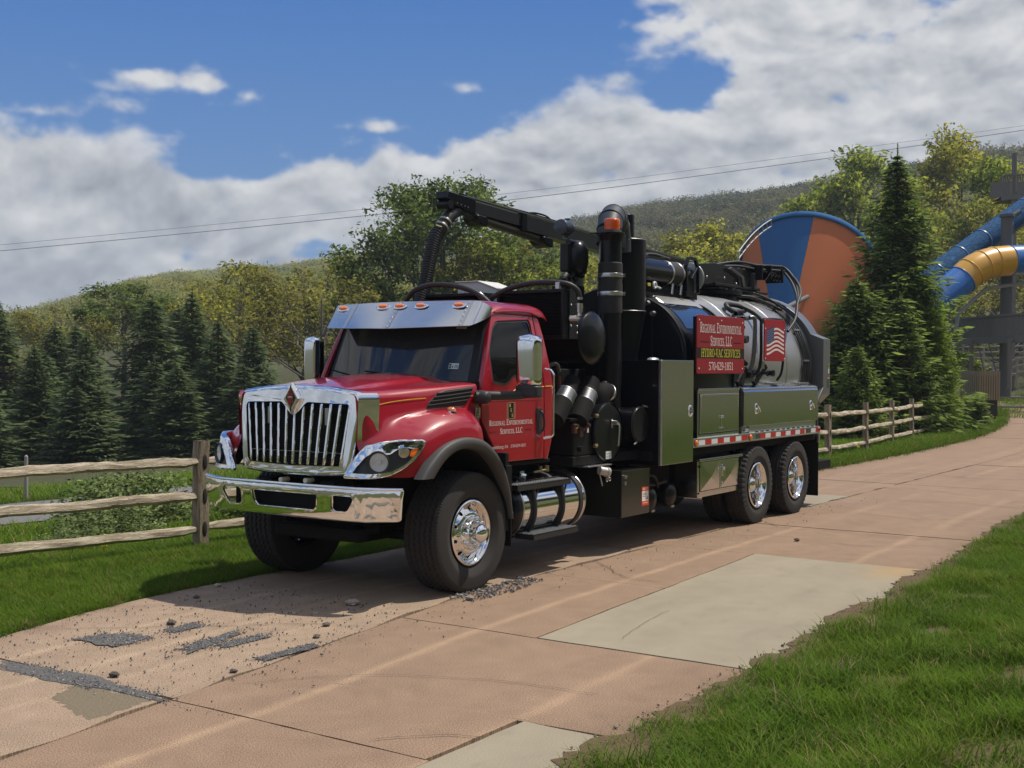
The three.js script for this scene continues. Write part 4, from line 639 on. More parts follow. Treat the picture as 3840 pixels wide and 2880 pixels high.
// ---- headlights in chrome bezels wrapped round the corner
{
  const path = [[.64, -1.235], [.72, -1.225], [.85, -1.19], [.95, -1.14], [1.05, -1.03], [1.12, -.91], [1.17, -.78], [1.19, -.66]], arc = [0]; for (let i = 1; i < path.length; i++) arc.push(arc[i - 1] + Math.hypot(path[i][0] - path[i - 1][0], path[i][1] - path[i - 1][1]));
  const at = (s) => { for (let i = 1; i < arc.length; i++) if (s <= arc[i] || i === arc.length - 1) { const f = (s - arc[i - 1]) / (arc[i] - arc[i - 1]), a = path[i - 1], b = path[i], l = Math.hypot(b[0] - a[0], b[1] - a[1]); return { z: lerp(a[0], b[0], f), x: lerp(a[1], b[1], f), nz: (b[1] - a[1]) / l, nx: -(b[0] - a[0]) / l }; } };
  const onto = (sd, off, lean = .05) => (s, y, d) => { const q = at(s), b = lean * clamp((y - 1.12) / .3); return [q.x + q.nx * (d + off) + b, y, (sd < 0 ? -1.075 : 1) * (q.z + q.nz * (d + off) - .02 * clamp((y - 1.25) / .2))]; };
  // outlines in (distance along the wrap, height)
  const bez = [[.0, 1.105], [.02, 1.16], [.115, 1.31], [.20, 1.395], [.33, 1.425], [.50, 1.442], [.70, 1.44], [.745, 1.425], [.73, 1.38], [.64, 1.27], [.54, 1.19], [.42, 1.132], [.28, 1.108]];
  const hol = [[.075, 1.148], [.12, 1.22], [.19, 1.30], [.27, 1.352], [.34, 1.345], [.40, 1.325], [.44, 1.352], [.49, 1.385], [.55, 1.388], [.61, 1.372], [.70, 1.392], [.655, 1.318], [.56, 1.225], [.44, 1.163], [.28, 1.14]];
  for (const s of [1, -1]) {
    const h = group('headlight', truck, null, s > 0 ? 'driver-side headlight with amber corner lamp' : 'passenger-side headlight');
    mesh('bezel', warp(dice(extr(shapeOf(bez, [hol], .03), .05, .012, 3, 4), .05, 3), onto(s, -.035), .8), PT.chrome, h);
    mesh('housing', warp(dice(new THREE.ShapeGeometry(shapeOf(hol.map(([a, y]) => [a, y]), [[...Array(28)].map((_, i) => [.315 + .084 * Math.cos(i / 28 * 6.2832), 1.25 + .084 * Math.sin(i / 28 * 6.2832), .001])], .02)), .05, 3), onto(s, -.018)), std(col(.03, .03, .032), .4), h);
    const place = (g, a, y, off) => { const q = at(a), m = new THREE.Matrix4().makeBasis(vec(q.nz ? 0 : 0, 0, 0).set((q.nz), 0, -q.nx * 1).normalize(), vec(0, 1, 0), vec(q.nx, 0, q.nz)); const p = onto(1, off)(a, y, 0); g = g.clone().applyMatrix4(m).translate(p[0], p[1], p[2]); return s > 0 ? g : warp(g, (x, yy, z) => [x, yy, -z * 1.075], .6); };
    mesh('lamp_ring', place(latheZ([[.075, -.03], [.098, .0], [.101, .012], [.094, .016], [.086, .006], [.078, -.02]], 40), .315, 1.25, .0), std(col(.035, .035, .036), .35), h);
    mesh('reflector', place(latheZ([[0, -.07], [.03, -.065], [.06, -.04], [.079, -.008]], 32), .315, 1.25, .0), std(col(.88, .88, .86), .35, .35), h);
    mesh('bulb', place(latheZ([[.016, -.065], [.016, -.03], [.01, -.022], [0, -.02]], 16), .315, 1.25, .0), std(col(.85, .84, .8), .2, .4), h);
    mesh('lamp_lens', place(latheZ([[.08, -.006], [.06, .008], [.03, .015], [0, .017]], 32), .315, 1.25, .0), PT.lens, h);
    mesh('turn_lamp', place(latheZ([[.052, -.006], [.052, .006], [.042, .012], [0, .016]], 28), .535, 1.335, -.006), phys(col(.72, .62, .5), .18, .6, { clearcoat: 1 }), h);
    mesh('turn_lamp_ribs', [...Array(7)].map((_, i) => { const dz = -.036 + i * .012, hh = Math.sqrt(.046 ** 2 - dz ** 2); return place(bx(dz - .0014, dz + .0014, -hh, hh, .012, .018, .001), .535, 1.335, -.006); }), PT.chrome, h);
    mesh('corner_lamp', warp(dice(extr(shapeOf([[.585, 1.30], [.60, 1.358], [.672, 1.382], [.65, 1.332], [.615, 1.29]], [], .012), .016, .004, 2), .03, 3), onto(s, -.008), .8), PT.amber, h);
  }
}
// ---- bumper
{
  const bz = (z) => { const a = Math.abs(z); return -1.272 + .03 * (a / .8) ** 2 + (a > .8 ? .42 * (a - .8) ** 1.35 : 0); };
  const plate = shapeOf([[-1.2, 1.035], [1.2, 1.035], [1.165, .76], [.9, .742], [-.9, .742], [-1.165, .76]], [[[-.405, .968], [.405, .968], [.385, .845], [.345, .812], [-.345, .812], [-.385, .845]], [[.545, .955], [.565, .972], [.775, .97], [.80, .935], [.74, .845], [.70, .815], [.56, .818], [.535, .85]], [[-.545, .955], [-.565, .972], [-.775, .97], [-.80, .935], [-.74, .845], [-.70, .815], [-.56, .818], [-.535, .85]]], .025);
  const b = part('bumper', warp(dice(extr(plate, .03, .009, 3, 4), .07, 4), (z, y, d) => [bz(z) - d - .035 * (y - .88) / .28 + .012 * ((y - .88) / .14) ** 4, y, z], .7), PT.chrome, truck, 'wide chrome front bumper with three openings');
  mesh('bumper_lip', [patch(60, 6, (u, v) => { const z = lerp(-1.2, 1.2, u), a = v * Math.PI * 1.1 - .4; return [bz(z) - .022 - .02 * Math.sin(a), 1.03 + .016 * Math.cos(a), z]; })], PT.chrome, b);
  mesh('opening_rim', [-1, 1].map((s) => warp(tube([[s * .545, .955, 0], [s * .567, .972, 0], [s * .77, .97, 0], [s * .797, .937, 0], [s * .74, .845, 0], [s * .70, .817, 0], [s * .56, .82, 0], [s * .537, .85, 0]], .0085, 60, 6, true), (z, y, d) => [bz(z) - .026 - d * .4 - .035 * (y - .88) / .28, y, z], .9)).concat(warp(tube([[-.405, .962, 0], [-.39, .97, 0], [.39, .97, 0], [.405, .962, 0], [.385, .845, 0], [.345, .814, 0], [-.345, .814, 0], [-.385, .845, 0]], .0085, 80, 6, true), (z, y, d) => [bz(z) - .026 - d * .4 - .035 * (y - .88) / .28, y, z], .9)), PT.chrome, b);
  part('tow_beam', [bx(-1.16, -1.1, .74, 1.02, -.75, .75, .01), bx(-1.15, -.9, .8, 1.06, .3, .46), bx(-1.15, -.9, .8, 1.06, -.46, -.3)], PT.matt);
  part('tow_pin', [cyl([-1.2, 1.05, -.14], [-1.1, 1.05, -.14], .022), cyl([-1.2, 1.058, .16], [-1.1, 1.058, .16], .022)], PT.cream);
  part('lower_crossmember', [bx(-.9, -.75, .5, .62, -.5, .5, .02), cyl([-.8, .58, -.42], [-.55, .56, -.35], .05), cyl([-.85, .55, .2], [-.6, .6, .5], .04)], PT.matt);
}
// ---- cab
const lean = (z, y) => { const s = Math.sign(z), a = Math.abs(z); return s * (a - .115 * Math.pow(clamp((y - 1.93) / .7, 0, 1.1), 1.25)); };
{
  const side = (s, shape, d, inset = 0) => warp(dice(extr(shape, d, .007, 2, 6), .14, 4), (x, y, z) => [x, y, lean(s * (1.03 - inset - d + z), y)], .6);
  const doorShape = shapeOf([[.262, 1.925], [.30, 2.02], [.47, 2.42], [.545, 2.565, .05], [.62, 2.618, .04], [1.20, 2.636, .06], [1.262, 2.60, .05], [1.275, 2.4], [1.325, 1.9], [1.345, 1.5], [1.33, 1.15, .02], [.66, 1.15, .02], [.50, 1.25], [.36, 1.42], [.258, 1.56, .02]], [[[.425, 1.905, .04], [.408, 2.2], [.445, 2.3], [.525, 2.455], [.60, 2.52, .06], [1.185, 2.553, .06], [1.215, 2.50], [1.262, 1.99, .05], [.93, 1.982, .06], [.80, 1.968, .06], [.705, 1.90, .06], [.62, 1.878]]], .025);
  const backShape = shapeOf([[1.275, 2.60, .01], [1.285, 2.4], [1.335, 1.9], [1.355, 1.5], [1.34, 1.14, .01], [1.40, 1.14, .02], [1.47, 1.3], [1.495, 1.6], [1.488, 1.9], [1.40, 2.42], [1.36, 2.56]], [], .02);
  for (const s of [1, -1]) {
    const d = part('cab_door', side(s, doorShape, .05), PT.red, truck, s > 0 ? 'red driver door with white lettering' : 'red passenger door');
    // seal and side glass
    const win = [[.425, 1.905, .04], [.408, 2.2], [.445, 2.3], [.525, 2.455], [.60, 2.52, .06], [1.185, 2.553, .06], [1.215, 2.50], [1.262, 1.99, .05], [.93, 1.982, .06], [.80, 1.968, .06], [.705, 1.90, .06], [.62, 1.878]], cx = .84, cy = 2.2;
    mesh('window_seal', side(s, shapeOf(win.map(([x, y, r]) => [cx + (x - cx) * 1.0, cy + (y - cy) * 1.0, r ?? .025]), [win.map(([x, y, r]) => [cx + (x - cx) * .945, cy + (y - cy) * .925, r ?? .025])], .03), .03, .008), PT.plastic, d);
    mesh('side_window', side(s, shapeOf(win.map(([x, y, r]) => [cx + (x - cx) * .97, cy + (y - cy) * .96, r ?? .025]), [], .03), .006, .024), PT.glassDark, d);
    // handle
    mesh('handle_pocket', warp(extr(shapeOf([[1.185, 1.66], [1.30, 1.66], [1.305, 1.40], [1.205, 1.385]], [], .035), .012, .003, 1), (x, y, z) => [x, y, s * (1.024 + z)]), PT.plastic, d);
    mesh('door_handle', warp(tube([[1.28, 1.42, .01], [1.285, 1.45, .03], [1.275, 1.53, .042], [1.262, 1.60, .035], [1.258, 1.63, .01]], .011, 20, 8), (x, y, z) => [x, y, s * (1.03 + z)]), PT.plastic, d);
    mesh('belt_crease', warp(dice(bx(.28, 1.33, 1.742, 1.75, 0, .006, .002), .15), (x, y, z) => [x, y, s * (1.027 + z)]), PT.red, d);
    mesh('pinstripe', [[[.27, 1.80], [.34, 1.80], [.60, 1.806], [.74, 1.815], [.83, 1.853], [.95, 1.86], [1.33, 1.872]]].map((l) => tube(l.map(([x, y]) => [x, y, s * 1.031]), .0055, 60, 6)), PT.gold, d);
    const b = part('cab_corner', side(s, backShape, .05), PT.red); mesh('pinstripe', tube([[1.355, 1.873, s * 1.031], [1.42, 1.875, s * 1.031], [1.47, 1.876, s * 1.031]], .0055, 8, 6), PT.gold, b);
    part('cab_corner', patch(8, 16, (u, v) => { const y = lerp(1.14, 2.56, v), a = u * Math.PI / 2, xe = curve1([[1.14, 1.40], [1.3, 1.47], [1.6, 1.495], [1.9, 1.488], [2.42, 1.40], [2.56, 1.36]], y); return [xe - .01 + .07 * Math.sin(a), y, lean(s * (.955 + .073 * Math.cos(a)), y)]; }, s < 0), PT.red);
    // grab rail behind the door
    part('grab_handle', [tube([[1.325, 2.052, s * 1.045], [1.34, 2.04, s * 1.10], [1.342, 2.0, s * 1.135], [1.342, 1.98, s * 1.14]], .013, 16, 8), cyl([1.342, 1.98, s * 1.14], [1.338, 1.385, s * 1.14], .011), tube([[1.338, 1.40, s * 1.14], [1.335, 1.375, s * 1.12], [1.30, 1.352, s * 1.05]], .015, 12, 8)], PT.chrome);
    part('pillar', patch(3, 14, (u, v) => { const y = lerp(1.9, 2.60, v), x = lerp(.262, .535, v), z = lerp(.945, .875, v) + u * .045; return [x + u * .035 - .012, y, s * z]; }, s < 0), PT.satin);
  }
  part('cab_back', patch(10, 14, (u, v) => { const y = lerp(1.14, 2.58, v); return [curve1([[1.14, 1.46], [1.3, 1.53], [1.6, 1.555], [1.9, 1.548], [2.42, 1.47], [2.58, 1.43]], y), y, lean(lerp(-.96, .96, u), y)]; }), PT.red);
  part('firewall', [bx(.26, .30, .95, 1.93, -1.0, 1.0, .01), bx(.3, 1.5, 1.1, 1.14, -1.0, 1.0, .01)], PT.matt);
  // roof
  part('cab_roof', patch(26, 36, (u, v) => { const x = lerp(.44, 1.56, u), a = Math.PI * v, c = Math.cos(a), sn = Math.sin(a), h = .155 * smooth(-.25, .35, u) * Math.sqrt(clamp(1 - Math.pow(clamp((u - .84) / .16), 2.4) * .75)), y0 = 2.55 + .035 * smooth(0, .25, u) - .05 * Math.pow(clamp((u - .8) / .2), 2), w = lerp(.935, .94, u) - .03 * Math.pow(clamp((u - .85) / .15), 2); return [x, y0 + h * Math.pow(sn, .62) - .0, -w * Math.sign(c) * Math.pow(Math.abs(c), .62)]; }, true), PT.red, truck, 'red cab roof');
  part('roof_seam', [1, -1].map((s) => tube([[.58, 2.598, s * .937], [.8, 2.612, s * .94], [1.2, 2.615, s * .942], [1.36, 2.575, s * .95]], .007, 24, 6)), PT.red);
  // windshield with its black rim, and the interior seen through it
  const ws = (o) => (u, v) => { const z = lerp(-.93, .93, u), w = lerp(1, .945, v); return [lerp(.105, .445, v) + .155 * (z / .93) ** 2 * lerp(1, .6, v) - o, lerp(1.90, 2.615, v) + .01 * (1 - (z / .93) ** 2), z * w]; };
  part('windshield', patch(24, 12, (u, v) => ws(0)(lerp(.035, .965, u), lerp(.04, .97, v))), PT.glass, truck, 'dark tinted windshield');
  const rimU = (a, b, c, d) => patch(24, 12, (u, v) => ws(-.006)(lerp(a, b, u), lerp(c, d, v)));
  part('windshield_seal', [rimU(0, .045, 0, 1), rimU(.955, 1, 0, 1), rimU(0, 1, 0, .05), rimU(0, 1, .95, 1)], PT.satin);
  part('wiper', [tube([[.07, 1.955, .35], [.11, 1.99, .0], [.13, 2.02, -.3]], .008, 16, 6), tube([[.08, 1.955, -.3], [.12, 1.99, -.55], [.19, 2.03, -.8]], .008, 16, 6)], PT.matt);
  const inside = std(col(.02, .02, .022), .85), seat = std(col(.035, .035, .038), .9);
  part('dashboard', [bx(.30, .72, 1.5, 1.97, -.93, .93, .06), bx(.36, .66, 1.93, 2.03, .28, .72, .05)], inside);
  part('steering_wheel', new THREE.TorusGeometry(.22, .016, 8, 32).rotateY(Math.PI / 2).rotateZ(-.55).translate(.82, 1.98, .5), inside);
  for (const z of [.48, -.48]) part('cab_seat', [bx(.95, 1.4, 1.45, 1.62, z - .26, z + .26, .05), bx(1.28, 1.44, 1.55, 2.28, z - .25, z + .25, .06), bx(1.31, 1.43, 2.28, 2.44, z - .13, z + .13, .04)], seat);
  part('headliner', [bx(.62, 1.45, 2.535, 2.56, -.85, .85, .01), bx(1.44, 1.46, 1.2, 2.5, -.9, .9, .01)], inside);
  part('sun_curtain', patch(20, 6, (u, v) => { const z = lerp(-.82, .82, u), q = Math.abs(z) / .82; return [lerp(.50, .40, v) + .09 * q * q, lerp(2.585, 2.37 - .0 - .06 * smooth(.5, 0, q) + .02 * smooth(.8, 1, q), v), z * .97]; }), inside);
  const stick = paper(128, 64, (c, w, h) => { c.fillStyle = '#b9cfd0'; c.fillRect(0, 0, w, h); c.fillStyle = '#15181c'; c.fillRect(4, 6, 30, 52); c.font = 'bold 46px sans-serif'; c.fillText('26', 70, 50); c.fillRect(44, 26, 16, 24); c.fillStyle = '#b9cfd0'; c.font = 'bold 34px sans-serif'; c.fillText('11', 5, 46); });
  const p1 = ws(.006)(.86, .25), p2 = ws(.006)(.905, .25), p3 = ws(.006)(.86, .335);
  part('inspection_sticker', patch(1, 1, (u, v) => ws(.005)(lerp(.85, .905, u), lerp(.20, .275, v))), std(col(1, 1, 1), .6, 0, { map: stick }));
  part('toll_tag', patch(1, 1, (u, v) => ws(.005)(lerp(.845, .905, u), lerp(.74, .84, v))), std(col(.28, .40, .36), .5));
}
// ---- stainless sun visor with its five amber clearance lamps
{
  const P = (z) => { const a = Math.abs(z); return { lo: [.085 + .145 * (a / .9) ** 1.4, 2.435 + .02 * (a / .9)], hi: [.325 + .07 * (a / .9) ** 1.4, 2.706 - .012 * (a / .9) ** 2] }; };
  const f = (o) => (u, v) => { const z = lerp(-.90, .90, u), p = P(z); return [lerp(p.lo[0], p.hi[0], v) - o * .75, lerp(p.lo[1], p.hi[1], v) + o * .66, z]; };
  const V = part('sun_visor', [patch(30, 6, f(.002)), patch(30, 6, f(-.002), true)], PT.alu, truck, 'polished steel sun visor over the windshield');
  const flap = (s) => patch(8, 6, (u, v) => { const p = P(.9), a = [lerp(p.lo[0], p.hi[0], v), lerp(p.lo[1], p.hi[1], v)]; return [lerp(a[0], lerp(.46, .50, v), u), lerp(a[1], lerp(2.545, 2.635, v), u), s * (.90 + .075 * Math.pow(u, .6))]; }, s < 0);
  mesh('visor_end', flap(1), PT.alu, V); mesh('visor_end', flap(-1), PT.alu, V);
  mesh('visor_top', patch(30, 2, (u, v) => { const z = lerp(-.9, .9, u), p = P(z); return [lerp(p.hi[0], .52, v), lerp(p.hi[1], 2.69 - .03 * (z / .9) ** 4, v), z]; }), PT.alu, V);
  mesh('visor_seam', [0, -.62, .805].map((z) => patch(1, 6, (u, v) => { const zz = z + (u - .5) * (z ? .05 : .045), q = f(.004)((zz + .9) / 1.8, v); return q; })), PT.trim, V);
  mesh('visor_hem', patch(30, 5, (u, v) => { const q = f(0)(u, 0), a = v * 6.28; return [q[0] - .004 * Math.cos(a), q[1] - .004 * Math.sin(a), q[2]]; }), PT.trim, V);
  for (const z of [0, .86]) for (let i = 0; i < 6; i++) { const q = f(.006)(((z > .5 ? .795 : z) + .9) / 1.8, .06 + i * .17); mesh('rivet', new THREE.SphereGeometry(.0085, 8, 6).translate(...q), PT.trim, V); }
  for (const z of [-.78, -.2, .02, .27, .7]) {
    const q = f(.01)((z + .9) / 1.8, .80), l = group('clearance_lamp', truck, q); l.rotation.z = .72;
    mesh('lamp_base', latheY([[0, .006], [.05, .006], [.066, .0], [.068, -.006]], 28).scale(.58, 1, 1.3), PT.chrome, l);
    mesh('lamp_lens', latheY([[.046, .006], [.045, .014], [.036, .021], [.018, .025], [0, .026]], 24).scale(.55, 1, 1.2), PT.amber, l);
    mesh('lens_rib', [-.03, -.01, .01, .03].map((k) => cyl([-.016, .024, k], [.016, .024, k], .0035, .0035, 6)), phys(col(.95, .35, .08), .15, 0, { clearcoat: 1 }), l);
  }
}
// ---- mirrors
for (const s of [1, -1]) {
  const m = group('wing_mirror', truck, null, s > 0 ? 'chrome driver-side mirror on black arm' : 'chrome passenger-side mirror seen past the hood'), cx = s > 0 ? .60 : .48, cz = s * 1.335;
  const body = (x, y, z) => [cx + x, y, cz + z];
  const shellG = (y0, y1, hx, hz, r) => { const pts = []; for (let i = 0; i < 28; i++) { const a = i / 28 * 6.2832, c = Math.cos(a), q = Math.sin(a); pts.push([hx * Math.sign(c) * Math.pow(Math.abs(c), .55) * (c < 0 ? 1 : .7), hz * Math.sign(q) * Math.pow(Math.abs(q), .6)]); } return patch(28, 24, (u, v) => { const i = Math.round(u * 28) % 28, t = v * 2 - 1, e = Math.pow(Math.max(0, 1 - Math.pow(Math.abs(t), 9)), 1 / 3.2); return body(pts[i][0] * e, lerp(y0, y1, v), pts[i][1] * e); }); };
  mesh('mirror_shell', shellG(1.868, 2.382, s > 0 ? .085 : .07, s > 0 ? .125 : .085, .05), PT.chrome, m);
  mesh('mirror_glass', bx(cx + .052, cx + .064, 1.92, 2.33, cz - .105, cz + .105, .005), PT.glassDark, m);
  mesh('mirror_bracket', [shellG(1.775, 1.90, .088, .128, .03), tube([[.14, 1.795, s * 1.04], [.22, 1.80, s * 1.10], [.34, 1.80, s * 1.20], [cx - .04, 1.81, s * 1.30], [cx, 1.83, s * 1.33]], .042, 24, 12), latheZ([[.0, .14], [.05, .135], [.07, .11], [.078, .04], [.075, 0]], 20).scale(.95, .85, s).translate(.20, 1.785, s * 1.02)], PT.plastic, m);
}
// ---- lettering (flat vinyl) on door and fender
const decal = (name, t, w, h, x, y, z, parent, mat = {}) => { const g = new THREE.PlaneGeometry(w, h).translate(x, y, z); return mesh(name, g, new THREE.MeshStandardMaterial({ map: t, transparent: true, roughness: .4, ...mat }), parent); };
const smallCaps = (c, text, x, y, big, small, font = 'serif', weight = '', squeeze = 1) => { // capitals with taller initials, centred
  const runs = text.split(/(?<=\s)|(?=\s)/).flatMap((w) => /^[A-Z]/.test(w) && w.length > 3 && !w.includes('LLC') ? [[w[0], big], [w.slice(1), small]] : [[w, big]]); let W = 0; for (const [t, s] of runs) { c.font = `${weight} ${s}px ${font}`; W += c.measureText(t).width; }
  c.save(); c.translate(x, y); c.scale(squeeze, 1); let px = -W / 2; c.textAlign = 'left'; for (const [t, s] of runs) { c.font = `${weight} ${s}px ${font}`; c.fillText(t, px, 0); px += c.measureText(t).width; } c.restore();
};
{
  const t = paper(1024, 640, (c, w, h) => {
    c.clearRect(0, 0, w, h); const m = 1024 / .82;      // px per metre; covers x .33 to 1.15, y 1.73 down to 1.218
    const X = (x) => (x - .33) * m, Y = (y) => (1.73 - y) * m;
    c.fillStyle = '#0c0b0b'; c.fillRect(X(.695), Y(1.725), .09 * m, .155 * m); c.strokeStyle = '#d8cf9a'; c.lineWidth = 3; for (const k of [-.026, -.014, .104, .116]) { c.beginPath(); c.moveTo(X(.695 + k), Y(1.725)); c.lineTo(X(.695 + k), Y(1.565)); c.stroke(); } c.strokeRect(X(.695), Y(1.725), .09 * m, .157 * m);
    c.fillStyle = '#d9c87e'; c.font = 'bold 54px serif'; c.textAlign = 'center'; c.fillText('R', X(.722), Y(1.682)); c.fillText('E', X(.742), Y(1.634)); c.fillText('S', X(.760), Y(1.584));
    c.fillStyle = '#e9e4e0'; smallCaps(c, 'REGIONAL ENVIRONMENTAL', X(.745), Y(1.508), 92, 72, 'serif', '', .90); smallCaps(c, 'SERVICES, LLC', X(.745), Y(1.425), 92, 72, 'serif', '', .86);
    c.fillStyle = '#3a0610'; c.fillRect(X(.36), Y(1.452), .13 * m, 8); c.fillRect(X(.99), Y(1.452), .11 * m, 8);
    c.fillStyle = '#e2dcd8'; c.font = 'italic 50px serif'; c.textAlign = 'left'; c.save(); c.translate(X(.41), Y(1.285)); c.scale(1.08, 1); c.fillText('oudsburg, PA    570-629-1851', 0, 0); c.restore();
  });
  decal('door_lettering', t, .82, .5125, .74, 1.47375, 1.0335, truck);
  const v = paper(192, 256, (c, w, h) => { c.clearRect(0, 0, w, h); c.fillStyle = '#0c0b0b'; c.fillRect(36, 8, 120, 240); c.strokeStyle = '#d8cf9a'; c.lineWidth = 6; for (const x of [10, 24, 168, 182]) { c.beginPath(); c.moveTo(x, 8); c.lineTo(x, 248); c.stroke(); } c.strokeRect(36, 8, 120, 240); c.fillStyle = '#eee6d8'; c.font = '110px serif'; c.textAlign = 'center'; c.fillText('VT', 96, 112); c.fillText('2', 96, 222); });
  const d = decal('unit_number', v, .083, .11, .195, 1.642, 1.0275, truck); 
}
// ---------------------------------------------------------------- the truck's vacuum body
const ring = (R, r, seg = 48) => new THREE.TorusGeometry(R, r, 8, seg);
const bolt = (x, y, z, r = .011) => new THREE.SphereGeometry(r, 8, 6).scale(1, 1, .6).translate(x, y, z);
// fuel tank with straps and steps
{
  const cy = .665, cz = .77, R = .306, g = part('fuel_tank', [latheX([[R - .004, .895], [R, .90], [R, 2.08], [R - .004, 2.10], [.28, 2.12], [.2, 2.13], [0, 2.135]], 72).translate(0, cy, cz)], PT.polish, truck, 'polished round fuel tank under the door');
  mesh('tank_end_cap', latheX([[0, .77], [.2, .775], [.27, .79], [R - .006, .82], [R + .001, .85], [R + .003, .90]], 64).translate(0, cy, cz), PT.black, g);
  for (const x of [1.09, 1.62, 2.0]) mesh('tank_strap', warp(latheX([[R + .002, -.033], [R + .011, -.031], [R + .011, .031], [R + .002, .033]], 64), (a, b, c) => [a + x, b + cy, c + cz], .6), PT.plastic, g);
  mesh('tank_band', [.915, 2.085].map((x) => latheX([[R + .001, -.012], [R + .006, 0], [R + .001, .012]], 64).translate(x, cy, cz)), PT.trim, g);
  mesh('filler_cap', [cyl([1.15, .93, .86], [1.15, .995, .88], .055, .055, 24), cyl([1.15, .993, .88], [1.15, 1.007, .883], .06, .05, 24), bx(1.11, 1.19, 1.003, 1.025, .875, .895, .004)], PT.chrome, g);
  const tread = tex(256, (u, v, i, j) => { const a = (Math.floor(i / 32) + Math.floor(j / 32)) % 2, x = (i % 32) / 32 - .5, y = (j % 32) / 32 - .5; return Math.hypot(x, y) < .34 ? .15 : .5 + .1 * a; });
  const stepMat = std(col(.022, .022, .023), .5, .1), grip = std(col(.25, .25, .25), .45, .7);
  for (const [y, z0, z1, xa, xb, n] of [[.905, .95, 1.10, .76, 1.75, 'upper_step'], [.415, .96, 1.18, .93, 1.78, 'lower_step']]) {
    const s = part(n, [bx(xa, xb, y, y + .012, z0, z1, .003), bx(xa, xb, y - .045, y + .014, z1 - .008, z1, .003), bx(xa, xb, y - .03, y + .03, z0 - .004, z0 + .006, .003), bx(xa, xa + .01, y - .04, y + .012, z0, z1, .002), bx(xb - .01, xb, y - .04, y + .012, z0, z1, .002)], stepMat);
    const st = []; for (let i = 0; i < 22; i++) for (let k = 0; k < 4; k++) st.push(latheY([[.013, 0], [.0125, .008], [.008, .009], [.0075, .001]], 8).translate(lerp(xa + .03, xb - .03, i / 21), y + .011, lerp(z0 + .03, z1 - .03, k / 3)));
    mesh('step_grip', st, grip, s);
  }
  for (const x of [1.09, 1.62]) part('step_bracket', [tube([[x, .90, 1.06], [x, .82, 1.075], [x, .70, 1.093], [x, .58, 1.085], [x, .48, 1.04], [x, .42, .98]], .02, 20, 8), tube([[x + .02, .77, 1.085], [x + .09, .88, 1.07]], .012, 4, 6)], PT.plastic);
  part('tank_fitting', [cyl([1.35, 1.0, .9], [1.62, 1.01, .9], .012), cyl([1.48, 1.0, .9], [1.48, 1.05, .9], .018), cyl([1.6, .99, .9], [1.6, 1.05, .9], .022), cyl([1.05, .99, .74], [1.05, 1.04, .74], .016)], std(col(.45, .36, .2), .35, .9));
  part('mud_guard', [bx(.60, .62, .35, 1.05, .55, 1.13, .006), bx(.52, .62, .62, 1.13, 1.08, 1.13, .01)], PT.matt);
  part('reflector_tag', bx(.628, .634, .62, .68, 1.10, 1.135, .002), std(col(.25, .45, .75), .4));
}
// bulkhead and dark structure behind the cab
part('bulkhead', [bx(1.95, 4.35, 1.02, 1.12, -1.12, 1.0, .01), bx(3.3, 3.36, 1.1, 2.4, -1.1, .8, .01), bx(1.9, 3.35, 1.1, 2.05, -1.1, .35, .02), bx(1.9, 1.98, 1.0, 2.86, -1.05, -.95), bx(1.9, 1.98, 1.0, 2.86, .25, .33), bx(1.9, 3.4, 2.05, 2.35, -1.0, .1, .03)], PT.matt);
// two hydraulic oil coolers with their hoses
for (const [z0, z1, x, l] of [[.155, 1.0, 1.76, 'black finned cooler behind the driver side of the cab'], [-1.08, -.09, 1.86, 'black finned cooler behind the passenger side of the cab']]) {
  const c = part('oil_cooler', [bx(x - .02, x + .18, 2.365, 2.40, z0, z1, .004), bx(x - .02, x + .18, 2.85, 2.882, z0, z1, .004), bx(x - .02, x + .18, 2.4, 2.85, z1 - .03, z1, .004), bx(x - .02, x + .18, 2.4, 2.85, z0, z0 + .03, .004), bx(x + .16, x + .18, 2.39, 2.86, z0 + .02, z1 - .02, .002)], PT.satin, truck, l);
  const n = 30; mesh('cooling_fins', [...Array(n)].map((_, i) => bx(x, x + .15, 2.405 + i * .0148, 2.411 + i * .0148, z0 + .03, z1 - .03, .001)), PT.matt, c);
  mesh('cooler_bolt', [...Array(5)].map((_, i) => cyl([x + .05, 2.88, lerp(z0 + .1, z1 - .1, i / 4)], [x + .05, 2.897, lerp(z0 + .1, z1 - .1, i / 4)], .01, .01, 6)), PT.steel, c);
}
part('cooler_endplate', [bx(1.84, 2.02, 2.365, 2.888, 1.004, 1.016, .003)], PT.satin);
part('endplate_bolts', [[1.87, 2.72], [1.87, 2.50], [1.99, 2.50], [1.99, 2.43]].map(([x, y]) => bolt(x, y, 1.02, .012)), PT.trim);
part('hydraulic_hose', tube([[1.62, 2.80, -1.0], [1.6, 2.91, -.86], [1.6, 2.96, -.68], [1.6, 2.965, -.48], [1.6, 2.93, -.22], [1.6, 2.855, 0], [1.62, 2.75, .14], [1.7, 2.65, .16]], .030, 60, 10), PT.hose);
part('hydraulic_hose', tube([[1.75, 2.82, .10], [1.75, 2.885, .25], [1.75, 2.93, .42], [1.75, 2.955, .62], [1.76, 2.955, .86], [1.82, 2.93, 1.02], [1.88, 2.87, 1.085], [1.90, 2.80, 1.10]], .030, 60, 10), PT.hose);
